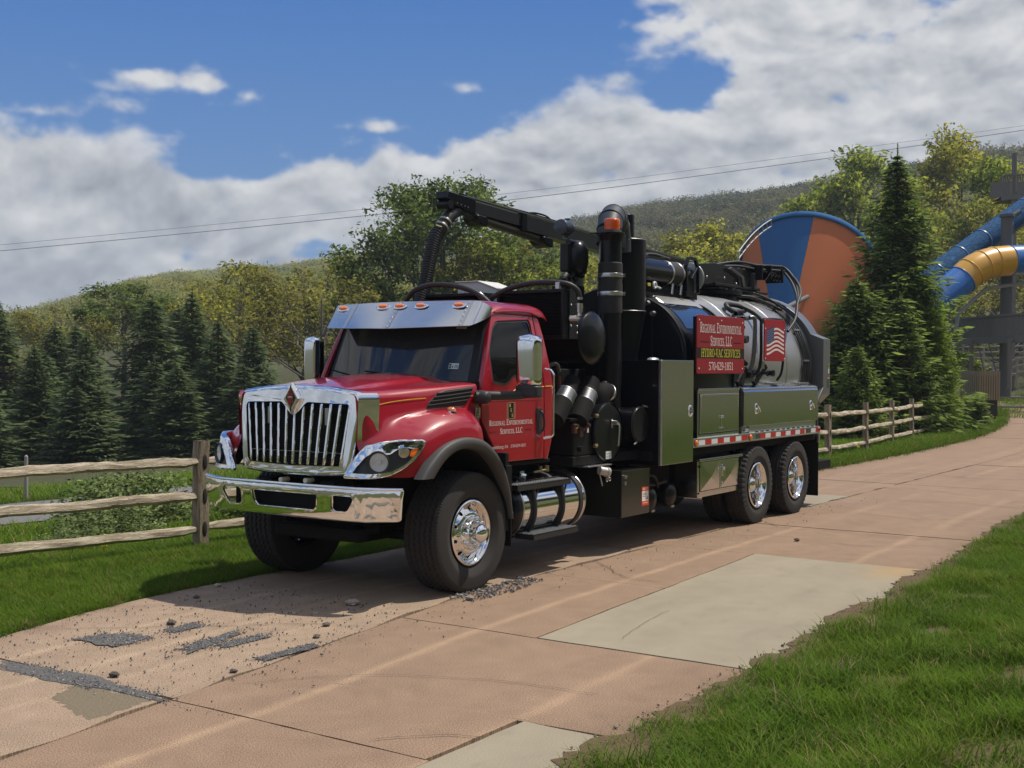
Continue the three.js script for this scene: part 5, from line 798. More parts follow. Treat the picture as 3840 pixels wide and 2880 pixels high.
part('hose_fitting', [cyl([1.90, 2.80, 1.10], [1.90, 2.775, 1.10], .033), cyl([1.90, 2.735, 1.10], [1.895, 2.64, 1.10], .036, .034, 20), cyl([1.895, 2.70, 1.10], [1.895, 2.693, 1.10], .042), cyl([1.895, 2.64, 1.10], [1.89, 2.60, 1.10], .026, .03, 6), cyl([1.89, 2.60, 1.10], [1.87, 2.575, 1.06], .03), cyl([1.87, 2.575, 1.10], [1.84, 2.575, 1.02], .034, .034, 6), cyl([1.61, 2.845, .02], [1.615, 2.81, .065], .034)], std(col(.62, .6, .55), .3, 1));
part('hose_clip', [bx(1.74, 1.78, 2.885, 2.955, .90, .95, .003)], PT.trim);
// light grey louvred hood of the heater between the coolers
part('heater_hood', [warp(extr(shapeOf([[-.60, 2.60], [-.60, 3.022], [-.31, 3.022], [-.06, 2.935], [-.06, 2.60]], [], .01), .36, .008, 1), (z, y, d) => [2.05 + d, y, z])], PT.sheet, truck, 'light grey sheet-metal hood behind the cab');
part('heater_lip', warp(extr(shapeOf([[-.62, 3.018], [-.62, 3.03], [-.305, 3.03], [-.05, 2.942], [-.05, 2.93], [-.31, 3.018]]), .40, .002), (z, y, d) => [2.03 + d, y, z]), PT.sheet);
// air cleaner drum facing the driver's side
{
  const a = part('air_cleaner', latheZ([[0, .085], [.06, .083], [.15, .072], [.215, .055], [.262, .034], [.281, .018], [.284, .01], [.278, 0], [.268, -.01], [.262, -.02], [.262, -.85], [0, -.85]], 72).translate(2.335, 2.382, .985), PT.black, truck, 'glossy black air cleaner drum with domed end');
  mesh('drum_band', latheZ([[.284, .0], [.291, .01], [.284, .02]], 72).translate(2.335, 2.382, .985), PT.black, a); mesh('drum_catch', [bx(2.56, 2.585, 2.24, 2.27, .98, 1.01, .004), bx(2.19, 2.21, 2.6, 2.62, .99, 1.01, .004)], PT.trim, a);
}
// suction pipe with rubber couplings, cyclone separator, gooseneck
{
  const px = 3.075, pz = .80, p = part('suction_pipe', [cyl([px, 1.3, pz], [px, 3.58, pz], .128, .128, 40)], PT.black, truck, 'black upright suction pipe');
  mesh('rubber_coupling', latheY([[.128, 2.58], [.137, 2.59], [.138, 2.70], [.135, 2.71], [.138, 2.72], [.139, 2.9], [.136, 2.93], [.139, 2.96], [.139, 3.14], [.136, 3.15], [.128, 3.16]], 40).translate(px, .1, pz), PT.rubber, p);
  for (const y of [2.905, 3.112]) { mesh('hose_clamp', latheY([[.139, y - .024], [.144, y - .022], [.144, y + .022], [.139, y + .024]], 48).translate(px, 0, pz), PT.trim, p); mesh('clamp_screw', [cyl([px + .06, y, pz + .148], [px + .14, y, pz + .10], .012), bx(px + .07, px + .09, y - .018, y + .018, pz + .125, pz + .15, .003), cyl([px + .12, y, pz + .113], [px + .155, y, pz + .085], .007)], PT.chrome, p); }
  mesh('pipe_flange', [cyl([px, 3.50, pz], [px, 3.585, pz], .135, .16, 40), cyl([px, 3.582, pz], [px, 3.60, pz], .16, .16, 40), bx(px - .26, px + .1, 3.565, 3.583, pz - .12, pz + .12, .004), bx(px + .05, px + .155, 3.42, 3.58, pz - .02, pz + .12, .01)], PT.black, p);
  const b = group('beacon', truck, [px - .18, 3.585, pz + .12], 'orange warning beacon on the suction pipe'); mesh('beacon_base', cyl([0, -.01, 0], [0, .018, 0], .112, .105, 32), PT.plastic, b);
  mesh('beacon_lens', latheY([[.088, .015], [.09, .05], [.087, .055], [.09, .06], [.091, .10], [.088, .105], [.09, .11], [.088, .132], [.078, .145], [0, .148]], 40), phys(col(.85, .13, .015), .25, 0, { clearcoat: .6, transmission: .25, thickness: 0 }), b);
  const cx = 4.02, cz = .45; part('cyclone', [cyl([cx, 2.75, cz], [cx, 3.60, cz], .268, .268, 48), cyl([cx, 1.55, cz], [cx, 2.75, cz], .075, .268, 48), cyl([cx, 3.595, cz], [cx, 3.62, cz], .27, .26, 48)], PT.black, truck, 'tall black cyclone separator with cone bottom');
  part('cyclone_rim', [ring(.27, .006, 60).rotateX(Math.PI / 2).translate(cx, 2.75, cz), ring(.269, .006, 60).rotateX(Math.PI / 2).translate(cx, 3.61, cz)], PT.steel);
  part('exhaust_outlet', latheY([[.128, 3.5], [.128, 3.945], [.122, 3.955], [.118, 3.95], [.118, 3.5]], 36).translate(4.33, .01, .28), PT.black);
  // segmented gooseneck
  const g = []; const N = 7; const c0 = vec(3.44, 3.50, .66), r = .36; const pt = (a) => vec(c0.x - Math.cos(a) * r * .95, c0.y + Math.sin(a) * .345 - .02, c0.z + .12 * Math.cos(a) - .02);
  for (let i = 0; i < N; i++) { const a = pt(i / N * Math.PI * 1.02), e = pt((i + 1) / N * Math.PI * 1.02), d = e.clone().sub(a).multiplyScalar(.06); g.push(cyl(a.clone().sub(d), e.clone().add(d), .142, .142, 32)); }
  const go = part('gooseneck', g, std(col(.045, .05, .058), .5, .2)); mesh('gooseneck_seam', [...Array(N - 1)].map((_, i) => { const a = pt((i + 1) / N * Math.PI * 1.02), t = pt((i + 1.05) / N * Math.PI * 1.02).sub(a).normalize(); return ring(.143, .005, 40).applyQuaternion(new THREE.Quaternion().setFromUnitVectors(vec(0, 0, 1), t)).translate(a.x, a.y, a.z); }), PT.satin, go);
  // camera / lamp head and valve on the mast
  const m = part('boom_lamp', [latheX([[0, -.13], [.085, -.125], [.092, -.10], [.092, .02], [.075, .08], [.05, .10], [0, .10]], 28).translate(2.72, 3.64, .42), cyl([2.72, 3.52, .42], [2.72, 3.6, .42], .03), cyl([2.75, 3.72, .42], [2.75, 3.75, .42], .03)], phys(col(.035, .045, .065), .35, 0, { clearcoat: .4 }));
  part('diverter_valve', [latheY([[0, -.22], [.07, -.21], [.12, -.16], [.14, -.06], [.14, .06], [.11, .13], [.06, .18], [0, .19]], 28).translate(2.82, 3.32, .5), cyl([2.65, 3.47, .5], [2.95, 3.47, .5], .035), cyl([2.72, 3.12, .5], [2.95, 3.12, .5], .04), bx(2.62, 2.72, 3.14, 3.46, .4, .52, .02), cyl([2.7, 3.15, .5], [2.82, 3.06, .5], .03)], PT.black);
  part('mast_tube', [cyl([3.08, 2.2, .30], [3.08, 3.3, .30], .125, .125, 32)], PT.grey); part('mast_bracket', [bx(2.85, 3.02, 2.6, 3.0, .15, .5, .02), bx(2.6, 3.0, 2.75, 2.95, -.2, .4, .02)], PT.matt);
  part('return_hose', tube([[3.3, 3.19, .3], [3.05, 3.18, .3], [2.95, 3.14, .3], [2.86, 3.06, .3], [2.83, 2.96, .3], [2.74, 2.9, .22]], .048, 40, 12), PT.hose);
  part('hose_rings', [...Array(18)].map((_, i) => { const t = i / 17, x = lerp(3.2, 2.86, t), y = 3.19 - .13 * t * t; return ring(.05, .006, 20).rotateY(Math.PI / 2).rotateZ(lerp(0, .9, t)).translate(x, y, .3); }), PT.satin);
  part('hose_elbow', [latheY([[.05, -.05], [.06, -.04], [.06, .04], [.05, .05]], 20).translate(2.845, 3.03, .3), tube([[2.85, 3.0, .3], [2.82, 2.92, .28], [2.72, 2.89, .22], [2.6, 2.89, .2]], .05, 16, 12)], PT.plastic);
  part('control_wire', [tube([[2.95, 3.08, .4], [2.9, 2.98, .42], [2.75, 2.88, .42], [2.66, 2.86, .4]], .006, 20, 5), tube([[2.3, 2.9, .2], [2.6, 2.91, .3], [2.9, 2.92, .35]], .005, 12, 5)], PT.matt);
}
// exhaust silencers, filters and elbows behind the door
{
  const mesh1 = (() => { const t = tex(128, (u, v, i, j) => { const a = (i + j) % 16, b = (i - j + 256) % 16; return a < 5 || b < 5 ? .62 : .03; }); const m = tex(128, (u, v, i, j) => { const a = (i + j) % 16, b = (i - j + 256) % 16; return a < 5 || b < 5 ? 1 : 0; }); t.repeat.set(5, 2); m.repeat.set(5, 2); return std(col(1, 1, 1), .3, 1, { map: t }); })();
  for (const [bx0, by, bz, tx, ty, tz, l] of [[1.80, 1.60, .90, 2.17, 1.93, .86, 'lower'], [2.18, 1.58, .95, 2.52, 1.92, .90, 'upper']]) {
    const a = vec(bx0, by, bz), b = vec(tx, ty, tz), L = (t) => a.clone().lerp(b, t), g = part('filter_canister', [cyl(L(-.25), L(.30), .115, .115, 32), cyl(L(.30), L(.60), .108, .108, 32), cyl(L(.60), L(.72), .108, .085, 32), cyl(L(.72), L(1.0), .085, .085, 32), cyl(L(1.0), L(1.03), .085, .07, 32)], PT.matt);
    mesh('perforated_guard', cyl(L(.31), L(.57), .1135, .1135, 40, true), mesh1, g); mesh('guard_band', [cyl(L(.295), L(.315), .116, .116, 40), cyl(L(.565), L(.585), .116, .116, 40)], PT.trim, g);
  }
  const e = part('intake_elbow', [tube([[2.68, 1.62, .86], [2.74, 1.76, .87], [2.86, 1.79, .86], [3.0, 1.70, .80], [3.06, 1.58, .72]], .115, 24, 20)], PT.matt); mesh('elbow_clamp', [latheX([[.118, -.018], [.124, -.016], [.124, .016], [.118, .018]], 36).rotateZ(-.62).translate(2.90, 1.775, .855), bx(2.80, 2.84, 1.89, 1.915, .86, .9, .004)], PT.trim, e);
  const d = part('cleanout_drum', latheZ([[0, .02], [.29, .02], [.318, .01], [.322, -.01], [.322, -.5], [0, -.5]], 60).translate(2.68, 1.355, 1.0), PT.black, truck, 'round black cleanout door'); 
  mesh('drum_rim', latheZ([[.322, .0], [.332, .008], [.322, .024]], 60).translate(2.68, 1.355, 1.0), PT.black, d);
  mesh('drum_handle', [bx(2.715, 2.75, 1.40, 1.50, 1.02, 1.035, .004), cyl([2.745, 1.46, 1.03], [2.745, 1.46, 1.085], .028, .025, 16), tube([[2.745, 1.46, 1.08], [2.79, 1.44, 1.085], [2.795, 1.34, 1.085], [2.785, 1.20, 1.08]], .0125, 16, 8)], PT.trim, d);
  mesh('drum_hinge', [[2.405, 1.545], [2.395, 1.22]].map(([x, y]) => [bx(x - .03, x + .03, y - .02, y + .02, 1.0, 1.03, .004), bolt(x - .015, y, 1.035), bolt(x + .015, y, 1.035)]).flat(), std(col(.35, .27, .14), .4, .8), d);
  const t = paper(128, 96, (c, w, h) => { c.fillStyle = '#d6dbd8'; c.fillRect(0, 0, w, h); c.fillStyle = '#2f4a3c'; c.font = 'bold 22px sans-serif'; c.textAlign = 'center'; c.fillText('CLEANOUT', 64, 40); c.fillRect(10, 58, 108, 5); c.fillRect(10, 72, 90, 5); });
  mesh('cleanout_label', new THREE.PlaneGeometry(.12, .085).translate(2.67, 1.105, 1.0225), std(col(1, 1, 1), .6, 0, { map: t }), d);
  const s = part('silencer_drum', latheZ([[0, .0], [.17, .0], [.186, .012], [.196, .005], [.198, -.01], [.19, -.02], [.185, -.45], [0, -.45]], 48).translate(3.2, 1.426, 1.13), PT.black); mesh('drum_band', latheZ([[.198, -.03], [.205, -.02], [.205, -.005], [.198, .005]], 48).translate(3.2, 1.426, 1.13), PT.black, s); mesh('band_bolt', [cyl([3.28, 1.636, 1.12], [3.37, 1.62, 1.13], .014, .011), cyl([3.13, 1.226, 1.12], [3.08, 1.206, 1.12], .011)], PT.trim, s);
  part('pump_body', [bx(2.0, 2.4, 1.12, 1.5, .5, .98, .02), bx(3.0, 3.4, 1.1, 1.6, .3, .78, .02), bx(1.9, 2.55, 1.50, 1.53, .6, 1.0, .005), cyl([2.1, 1.2, .98], [2.1, 1.2, 1.03], .03)], PT.satin);
  part('valve_block', [[1.98, 1.42], [2.10, 1.38], [2.22, 1.42]].map(([x, y]) => [bx(x - .03, x + .03, y - .05, y + .05, .98, 1.02, .006), cyl([x, y + .03, 1.02], [x, y + .03, 1.05], .016)]).flat(), std(col(.12, .06, .05), .5, .4));
  part('wire_label', [bx(1.97, 2.01, 1.42, 1.44, 1.021, 1.024, .001)], std(col(.6, .42, .05), .6)); part('data_plate', bx(2.205, 2.235, 1.37, 1.415, 1.021, 1.024, .001), PT.white); part('pull_tag', bx(2.30, 2.335, 1.86, 1.97, .60, .61, .003), std(col(.5, .03, .015), .5));
  part('camlock_fitting', [cyl([2.30, .965, 1.12], [2.38, .945, 1.16], .045, .05, 20), cyl([2.38, .945, 1.16], [2.41, .938, 1.175], .058, .052, 20), tube([[2.31, .92, 1.12], [2.29, .86, 1.15], [2.30, .80, 1.16]], .007, 8, 5), ring(.02, .004, 14).translate(2.38, .86, 1.17), ring(.02, .004, 14).translate(2.44, .865, 1.17)], std(col(.48, .46, .42), .45, .5));
  part('drip_tray', [bx(2.15, 2.65, 1.0, 1.012, .85, 1.08, .004)], PT.trim);
  part('door_latch', [tube([[1.62, 2.02, .86], [1.66, 2.09, .9], [1.74, 2.10, .92], [1.80, 2.02, .92]], .022, 14, 6)], PT.flare);
}
// lower black box, reflectors and hose reels under the deck
{
  const b = part('battery_box', [bx(2.74, 3.40, .41, .92, .62, 1.15, .008), bx(2.735, 3.405, .915, .93, .61, 1.155, .004)], phys(col(.012, .0115, .011), .28, 0, { clearcoat: .5, clearcoatRoughness: .12 }), truck, 'black box under the pump');
  mesh('box_fitting', [cyl([2.79, .86, 1.15], [2.79, .86, 1.175], .022), cyl([2.79, .79, 1.15], [2.79, .79, 1.175], .022), bx(2.78, 2.84, .85, .875, 1.155, 1.17, .003)], PT.steel, b);
  const t = paper(96, 144, (c, w, h) => { c.fillStyle = '#d8490f'; c.fillRect(0, 0, w, h); c.fillStyle = '#e6e4df'; c.fillRect(4, 34, w - 8, 76); c.fillStyle = '#e6e4df'; c.fillRect(14, 10, 68, 4); c.fillRect(14, 20, 68, 4); c.fillRect(14, 122, 68, 4); c.fillStyle = '#333'; c.fillRect(14, 48, 40, 4); c.fillRect(14, 60, 46, 4); c.fillRect(14, 72, 34, 4); c.beginPath(); c.moveTo(62, 98); c.lineTo(84, 98); c.lineTo(80, 70); c.lineTo(74, 84); c.fill(); });
  mesh('warning_label', new THREE.PlaneGeometry(.165, .215).translate(3.29, .61, 1.1525), std(col(1, 1, 1), .55, 0, { map: t }), b);
  for (const [x, y] of [[3.77, .52], [4.28, .53]]) { const d = part('reel_cap', latheZ([[0, .045], [.05, .04], [.105, .022], [.135, .0], [.138, -.02], [.138, -.3], [0, -.3]], 40).translate(x, y, .98), PT.black); mesh('cap_foot', [bx(x - .02, x + .06, y - .155, y - .125, .97, 1.0, .006)], PT.steel, d); }
  part('reel_hose', [tube([[3.62, .78, .96], [3.78, .80, .98], [3.9, .74, .98], [3.95, .64, .97]], .016, 20, 6), tube([[3.6, .70, .95], [3.9, .68, .95], [4.2, .70, .95]], .018, 16, 6)], PT.hose);
  part('deck_underframe', [bx(3.4, 8.9, 1.0, 1.1, -1.15, 1.15, .01), bx(3.45, 4.5, .62, 1.0, -1.0, .85, .02), bx(4.6, 5.7, .95, 1.1, -.9, 1.1, .01)], PT.matt);
}
// tall aluminium cabinet
{
  const c = part('tool_cabinet', [bx(3.46, 4.30, .945, 2.155, .52, 1.255, .006)], PT.black, truck, 'tall cabinet with green-reflecting polished metal door');
  mesh('cabinet_door', [bx(3.475, 4.275, .948, 2.158, 1.252, 1.272, .005)], PT.box, c); mesh('hinge_strip', [bx(3.448, 3.476, .945, 2.16, 1.225, 1.268, .01)], PT.trim, c);
  mesh('rivet', [...Array(24)].map((_, i) => bolt(3.455, .98 + i * .05, 1.27, .006)), PT.steel, c);
  const L = group('paddle_latch', truck, [4.19, 1.555, 1.272]); mesh('latch_dish', [latheZ([[0, -.004], [.03, -.003], [.045, .002], [.056, .012], [.062, .010], [.064, 0]], 32).scale(.8, 1.1, 1)], PT.chrome, L); mesh('latch_paddle', [tube([[0, .045, .012], [.02, .02, .02], [.02, -.03, .02], [0, -.045, .014]], .009, 14, 6), cyl([0, 0, 0], [0, 0, .02], .014)], PT.trim, L);
  mesh('cabinet_cap', [latheY([[.09, 0], [.08, .018], [.04, .028], [0, .03]], 20).scale(1, 1, .7).translate(3.46, 2.158, 1.15)], std(col(.5, .52, .52), .35, .6), c);
}
// toolboxes on and under the deck
function latchPull(x, y, z, par) { const g = group('paddle_latch', truck, [x, y, z]); mesh('latch_dish', latheZ([[0, -.004], [.04, -.003], [.055, .006], [.062, .010], [.066, 0]], 32).scale(.85, 1.1, 1), PT.chrome, g); mesh('latch_paddle', [latheZ([[0, .02], [.03, .018], [.04, .01], [.04, 0]], 20).translate(.01, -.03, 0), tube([[.0, .03, .01], [.03, .02, .022], [.07, -.02, .026], [.085, -.045, .02]], .009, 12, 6)], PT.chrome, g); return g; }
{
  const s = part('deck_toolbox', [bx(4.56, 5.795, 1.20, 1.805, .75, 1.192, .006), bx(4.555, 5.80, 1.79, 1.815, .75, 1.205, .005)], PT.box, truck, 'square polished toolbox behind the cabinet');
  mesh('toolbox_door', [bx(4.615, 5.75, 1.265, 1.735, 1.192, 1.206, .004)], PT.box, s); mesh('door_seal', [bx(4.60, 5.765, 1.25, 1.752, 1.188, 1.196, .003)], PT.matt, s); mesh('door_bead', [tube([[4.61, 1.742, 1.20], [5.755, 1.742, 1.20]], .006, 2, 6), tube([[4.607, 1.26, 1.2], [4.607, 1.74, 1.2]], .006, 2, 6), tube([[5.757, 1.26, 1.2], [5.757, 1.74, 1.2]], .005, 2, 6)], PT.trim, s);
  mesh('pull_latch', [bx(5.19, 5.24, 1.325, 1.45, 1.206, 1.22, .005), bx(5.17, 5.26, 1.31, 1.322, 1.206, 1.222, .003), bx(5.20, 5.235, 1.44, 1.47, 1.206, 1.24, .006)], PT.chrome, s); mesh('rivet', [...Array(10)].map((_, i) => bolt(i < 5 ? 4.63 : 5.735, 1.58 + (i % 5) * .035, 1.208, .005)), PT.trim, s);
  const b = part('long_toolbox', [warp(extr(shapeOf([[.70, 1.30], [1.192, 1.30], [1.192, 1.745], [1.165, 1.80], [1.09, 1.832], [.70, 1.845]], [], .006), 2.71, .005), (z, y, d) => [5.93 + d, y, z])], PT.box, truck, 'long polished toolbox along the rear deck');
  mesh('toolbox_lid', [warp(extr(shapeOf([[1.196, 1.305], [1.206, 1.305], [1.206, 1.752], [1.172, 1.812], [1.09, 1.842], [1.088, 1.834], [1.166, 1.804], [1.196, 1.748]]), 2.73, .002), (z, y, d) => [5.92 + d, y, z])], PT.box, b);
  mesh('hinge_rail', [bx(5.92, 8.65, 1.786, 1.80, 1.158, 1.20, .004)], PT.trim, b); mesh('rivet', [...Array(26)].map((_, i) => bolt(6.0 + i * .103, 1.80, 1.186, .009)), PT.chrome, b);
  latchPull(6.33, 1.53, 1.206); latchPull(8.36, 1.53, 1.206);
  part('side_board', [bx(6.15, 8.62, 1.205, 1.30, 1.13, 1.185, .003)], PT.trim, truck); part('board_cleat', [...Array(12)].map((_, i) => bx(6.35 + i * .19, 6.44 + i * .19, 1.198, 1.222, 1.178, 1.192, .002)), PT.matt); part('toolbox_bracket', [bx(5.95, 6.13, 1.21, 1.30, 1.10, 1.17, .01), cyl([6.0, 1.25, 1.17], [6.09, 1.25, 1.185], .022)], PT.steel);
  const u = part('underbody_toolbox', [bx(4.57, 5.81, .476, .945, .62, 1.19, .006)], PT.box, truck, 'polished toolbox under the deck ahead of the rear wheels');
  mesh('drip_rail', [bx(4.57, 5.86, .92, .952, 1.185, 1.225, .006)], PT.box, u); mesh('door_seal', bx(4.625, 5.775, .545, .915, 1.186, 1.193, .003), PT.matt, u);
  { const P = [], tri = (...q) => q.forEach((p) => P.push(...p)); for (const [x0, x1] of [[4.635, 5.198], [5.202, 5.765]]) { const y0 = .555, y1 = .908, z0 = 1.2, c = [(x0 + x1) / 2, (y0 + y1) / 2 - .02, 1.2155], A = [x0, y0, z0], B = [x1, y0, z0], C = [x1, y1, z0], D = [x0, y1, z0], E = (p) => [p[0], p[1], 1.188]; tri(A, B, c, B, C, c, C, D, c, D, A, c); for (const [p, q] of [[A, B], [B, C], [C, D], [D, A]]) tri(E(p), E(q), q, E(p), q, p); } const g = new THREE.BufferGeometry(); g.setAttribute('position', new THREE.Float32BufferAttribute(P, 3)); g.computeVertexNormals(); mesh('toolbox_door', g, PT.box, u); }
  mesh('door_rib', bx(5.194, 5.206, .556, .907, 1.199, 1.206, .002), PT.trim, u); mesh('pull_latch', [bx(5.25, 5.31, .70, .82, 1.2, 1.226, .005), cyl([5.28, .79, 1.224], [5.28, .79, 1.244], .02), bolt(5.26, .845, 1.208), bolt(5.26, .585, 1.208), bolt(5.26, .62, 1.208)], PT.chrome, u); mesh('corner_bolt', [[4.60, .86], [4.60, .53], [5.79, .86], [5.79, .53]].map(([x, y]) => bolt(x, y, 1.193, .014)), PT.matt, u);
}
// rub rail with reflective tape
{
  const r = part('rub_rail', [bx(4.325, 8.62, 1.108, 1.208, 1.16, 1.25, .006), bx(4.325, 8.62, 1.196, 1.212, 1.245, 1.256, .003), bx(4.325, 8.62, 1.105, 1.12, 1.245, 1.256, .003)], PT.trim, truck);
  const spans = [[4.47, 5.93], [6.36, 8.03], [8.26, 8.50]]; const w = .182; let n = 0;
  for (const [a, b] of spans) for (let x = a, k = 0; x < b - .02; x += w, k++) { const e = Math.min(b, x + w - .004); mesh(k % 2 ? 'red_tape' : 'white_tape', bx(x, e, 1.128, 1.192, 1.249, 1.253, .001), (k + (a > 6 && a < 7 ? 1 : 0)) % 2 ? PT.tapeRed : PT.tapeWhite, r); }
  mesh('dark_tape', [bx(6.22, 6.35, 1.13, 1.19, 1.249, 1.253, .001), bx(8.06, 8.22, 1.13, 1.19, 1.249, 1.253, .001)], PT.flare, r);
  for (const x of [4.40, 6.03]) { const l = group('side_marker', truck, [x, 1.16, 1.25]); mesh('marker_base', latheZ([[0, .006], [.044, .006], [.05, 0]], 24), PT.plastic, l); mesh('marker_lens', latheZ([[.038, .005], [.036, .016], [.02, .025], [0, .027]], 24), PT.amber, l); }
  const l = group('side_marker', truck, [8.575, 1.165, 1.25]); mesh('marker_lens', latheZ([[.036, .0], [.034, .014], [.02, .022], [0, .024]], 24), PT.redlens, l);
  part('rail_end_hook', [warp(extr(shapeOf([[8.60, 1.21], [8.69, 1.21], [8.70, 1.02], [8.665, .95], [8.63, .97], [8.635, 1.09], [8.60, 1.10]], [], .02), .03, .004), (x, y, z) => [x, y, 1.2 + z])], PT.trim);
  for (const s of [1, -1]) { part('mud_flap', bx(8.70, 8.715, .16, 1.06, s * .62, s * 1.2, .003), PT.matt); part('rear_underride', bx(8.72, 9.24, .548, .676, s * 1.02, s * 1.2, .006), PT.matt); }
  part('rear_bumper_bar', bx(9.14, 9.24, .548, .676, -1.02, 1.02, .006), PT.matt);
  part('tool_cabinet', bx(3.46, 4.30, .945, 2.155, -1.25, -.52, .008), PT.box); part('long_toolbox', bx(4.56, 8.64, 1.215, 1.8, -1.2, -.75, .008), PT.box); part('underbody_toolbox', bx(4.57, 5.81, .476, .945, -1.19, -.62, .008), PT.box); part('rub_rail', bx(4.325, 8.62, 1.108, 1.208, -1.25, -1.16, .006), PT.trim); part('battery_box', bx(.9, 2.2, .36, .95, -1.15, -.6, .1), PT.alu);
}
// debris tank, front cover, rear door ring
{
  const yc = 2.075, R = 1.036, t = part('debris_tank', latheX([[0, 4.6], [.6, 4.61], [R - .1, 4.64], [R, 4.7], [R, 8.66], [R - .02, 8.7]], 96).translate(0, yc, 0), PT.tankGrey, truck, 'grey cylindrical debris tank');
  mesh('tank_seam', [6.28, 7.86].map((x) => latheX([[R, -.03], [R + .006, -.025], [R + .006, .025], [R, .03]], 96).translate(x, yc, 0)), PT.tankGrey, t);
  mesh('tank_saddle', [bx(5.9, 8.6, 1.1, 1.5, -.7, .7, .02)], PT.matt, t);
  part('door_ring', latheX([[R, 8.62], [R + .045, 8.63], [R + .05, 8.66], [R + .05, 8.72], [R, 8.73]], 96).translate(0, yc, 0), PT.satin);
  // cable bundle clipped round the ring
  for (const [x, r, k] of [[8.44, .014, 1.02], [8.50, .016, 1.023], [8.56, .014, 1.03], [8.60, .018, 1.04]]) part('ring_cable', tube([...Array(22)].map((_, i) => { const a = lerp(-.36, 1.75, i / 21); return [x + .02 * Math.sin(i * 1.3 + x * 9), yc + Math.sin(a) * R * k * 1.005, Math.cos(a) * R * k * 1.005]; }), r, 80, 6), PT.hose);
  part('cable_clip', [.1, .55, 1.0, 1.35].map((a) => bx(8.42, 8.62, -.012, .012, R + .03, R + .055, .003).rotateX(-a).translate(0, yc, 0)), PT.steel);
  // grey rear door frame
  const arc = []; for (let i = 0; i <= 30; i++) { const a = Math.PI * (.5 + (i / 30 - .5) * .74 * 1.0); arc.push([Math.cos(a) * 1.125, yc + Math.sin(a) * 1.115]); }
  const a0 = arc[0], a1 = arc[30]; const outl = [[1.2, 2.515], ...arc.filter(([z, y]) => y > 2.53), [-1.2, 2.515], [-1.2, 1.68], [-1.02, 1.5], [1.02, 1.5], [1.2, 1.68]];
  const hz = 1.0, ho = []; for (let i = 0; i < 48; i++) { const a = i / 48 * 6.2832; ho.push([Math.cos(a) * hz, Math.max(1.56, yc + Math.sin(a) * hz)]); }
  part('tailgate_frame', warp(extr(shapeOf(outl), .30, .01, 2), (z, y, d) => [8.885 + d, y, z]), PT.grey, truck, 'dark grey tailgate frame at the tank tail');
  part('tailgate_gusset', [bx(8.64, 8.9, 1.5, 1.58, .9, 1.15, .01), warp(extr(shapeOf([[8.66, 1.545], [8.885, 1.68], [8.885, 1.78], [8.66, 1.60]]), .06, .004), (x, y, z) => [x, y, 1.14 + z]), cyl([9.03, 2.47, 1.2], [9.03, 2.47, 1.204], .02), bx(8.80, 8.83, 1.2, 1.66, 1.0, 1.15)], PT.grey);
  const lab = paper(96, 384, (c, w, h) => { c.clearRect(0, 0, w, h); c.fillStyle = '#7fae2f'; c.fillRect(28, 10, 46, 80); c.fillStyle = '#33451c'; c.beginPath(); c.arc(51, 48, 16, 0, 7); c.fill(); c.fillStyle = '#d8d8d2'; c.fillRect(22, 92, 60, 70); c.fillStyle = '#55554f'; for (let i = 0; i < 4; i++) c.fillRect(28, 104 + i * 14, 46, 4); c.fillStyle = '#a8471c'; c.fillRect(8, 190, 80, 26); c.fillStyle = '#e0ded8'; for (let i = 0; i < 3; i++) { c.beginPath(); c.moveTo(12 + i * 27, 240); c.lineTo(34 + i * 27, 240); c.lineTo(23 + i * 27, 214); c.fill(); } c.fillStyle = '#2a2a28'; c.fillRect(8, 244, 80, 128); c.fillStyle = '#8f8f8a'; for (let i = 0; i < 3; i++) for (let k = 0; k < 9; k++) c.fillRect(12 + i * 27, 250 + k * 13, 20, 4); });
  decal('safety_labels', lab, .095, .38, 9.10, 1.965, 1.2045, truck);
  part('tank_bulkhead', latheX([[0, 4.50], [1.0, 4.50], [1.02, 4.52], [1.02, 4.72]], 64).translate(0, yc, 0), PT.matt);
  // black rounded front cover (its shoulder mirrors the sky)
  const prof = []; for (let i = 0; i <= 20; i++) { const a = i / 20 * Math.PI / 2; prof.push([.31 + .79 * Math.cos(a), 2.16 + .79 * Math.sin(a)]); }
  const full = [[1.10, 1.30], ...prof, [.02, 2.95], [.02, 1.30]];
  const cover = part('front_cover', toCreasedNormals(warp(extr(shapeOf(full), 1.48, .02, 2), (z, y, d) => [4.38 + d, y, z]), .5), PT.black, truck, 'glossy black rounded cover ahead of the tank');
  mesh('cover_edge', [4.40, 5.80].map((x) => tube([[x, 1.4, 1.105], ...prof.map(([z, y]) => [x, y + .004, z + .006]), [x, 2.956, 0]], .018, 50, 8)), PT.satin, cover);
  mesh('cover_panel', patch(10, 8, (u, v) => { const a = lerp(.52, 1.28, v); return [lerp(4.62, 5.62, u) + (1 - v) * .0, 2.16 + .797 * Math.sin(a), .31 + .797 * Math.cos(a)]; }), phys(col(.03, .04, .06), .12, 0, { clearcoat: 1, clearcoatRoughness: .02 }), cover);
  mesh('lifting_lug', [[4.36, .42], [5.78, .42]].map(([x, z]) => [bx(x - .03, x + .16, 2.94, 3.04, z - .05, z + .06, .02), cyl([x + .06, 3.0, z], [x + .2, 2.97, z + .02], .03)]).flat(), PT.black, cover);
  mesh('hinge_boss', [[4.33, 2.86, .62], [4.33, 2.73, .70]].map(([x, y, z]) => cyl([x, y, z], [x - .05, y, z], .035, .03, 16)), PT.steel, cover);
  mesh('cover_rib', [[4.375, .66], [4.375, .45]].map(([x, z]) => bx(x - .012, x, 1.6, 2.75, z - .012, z + .012, .004)), PT.satin, cover);
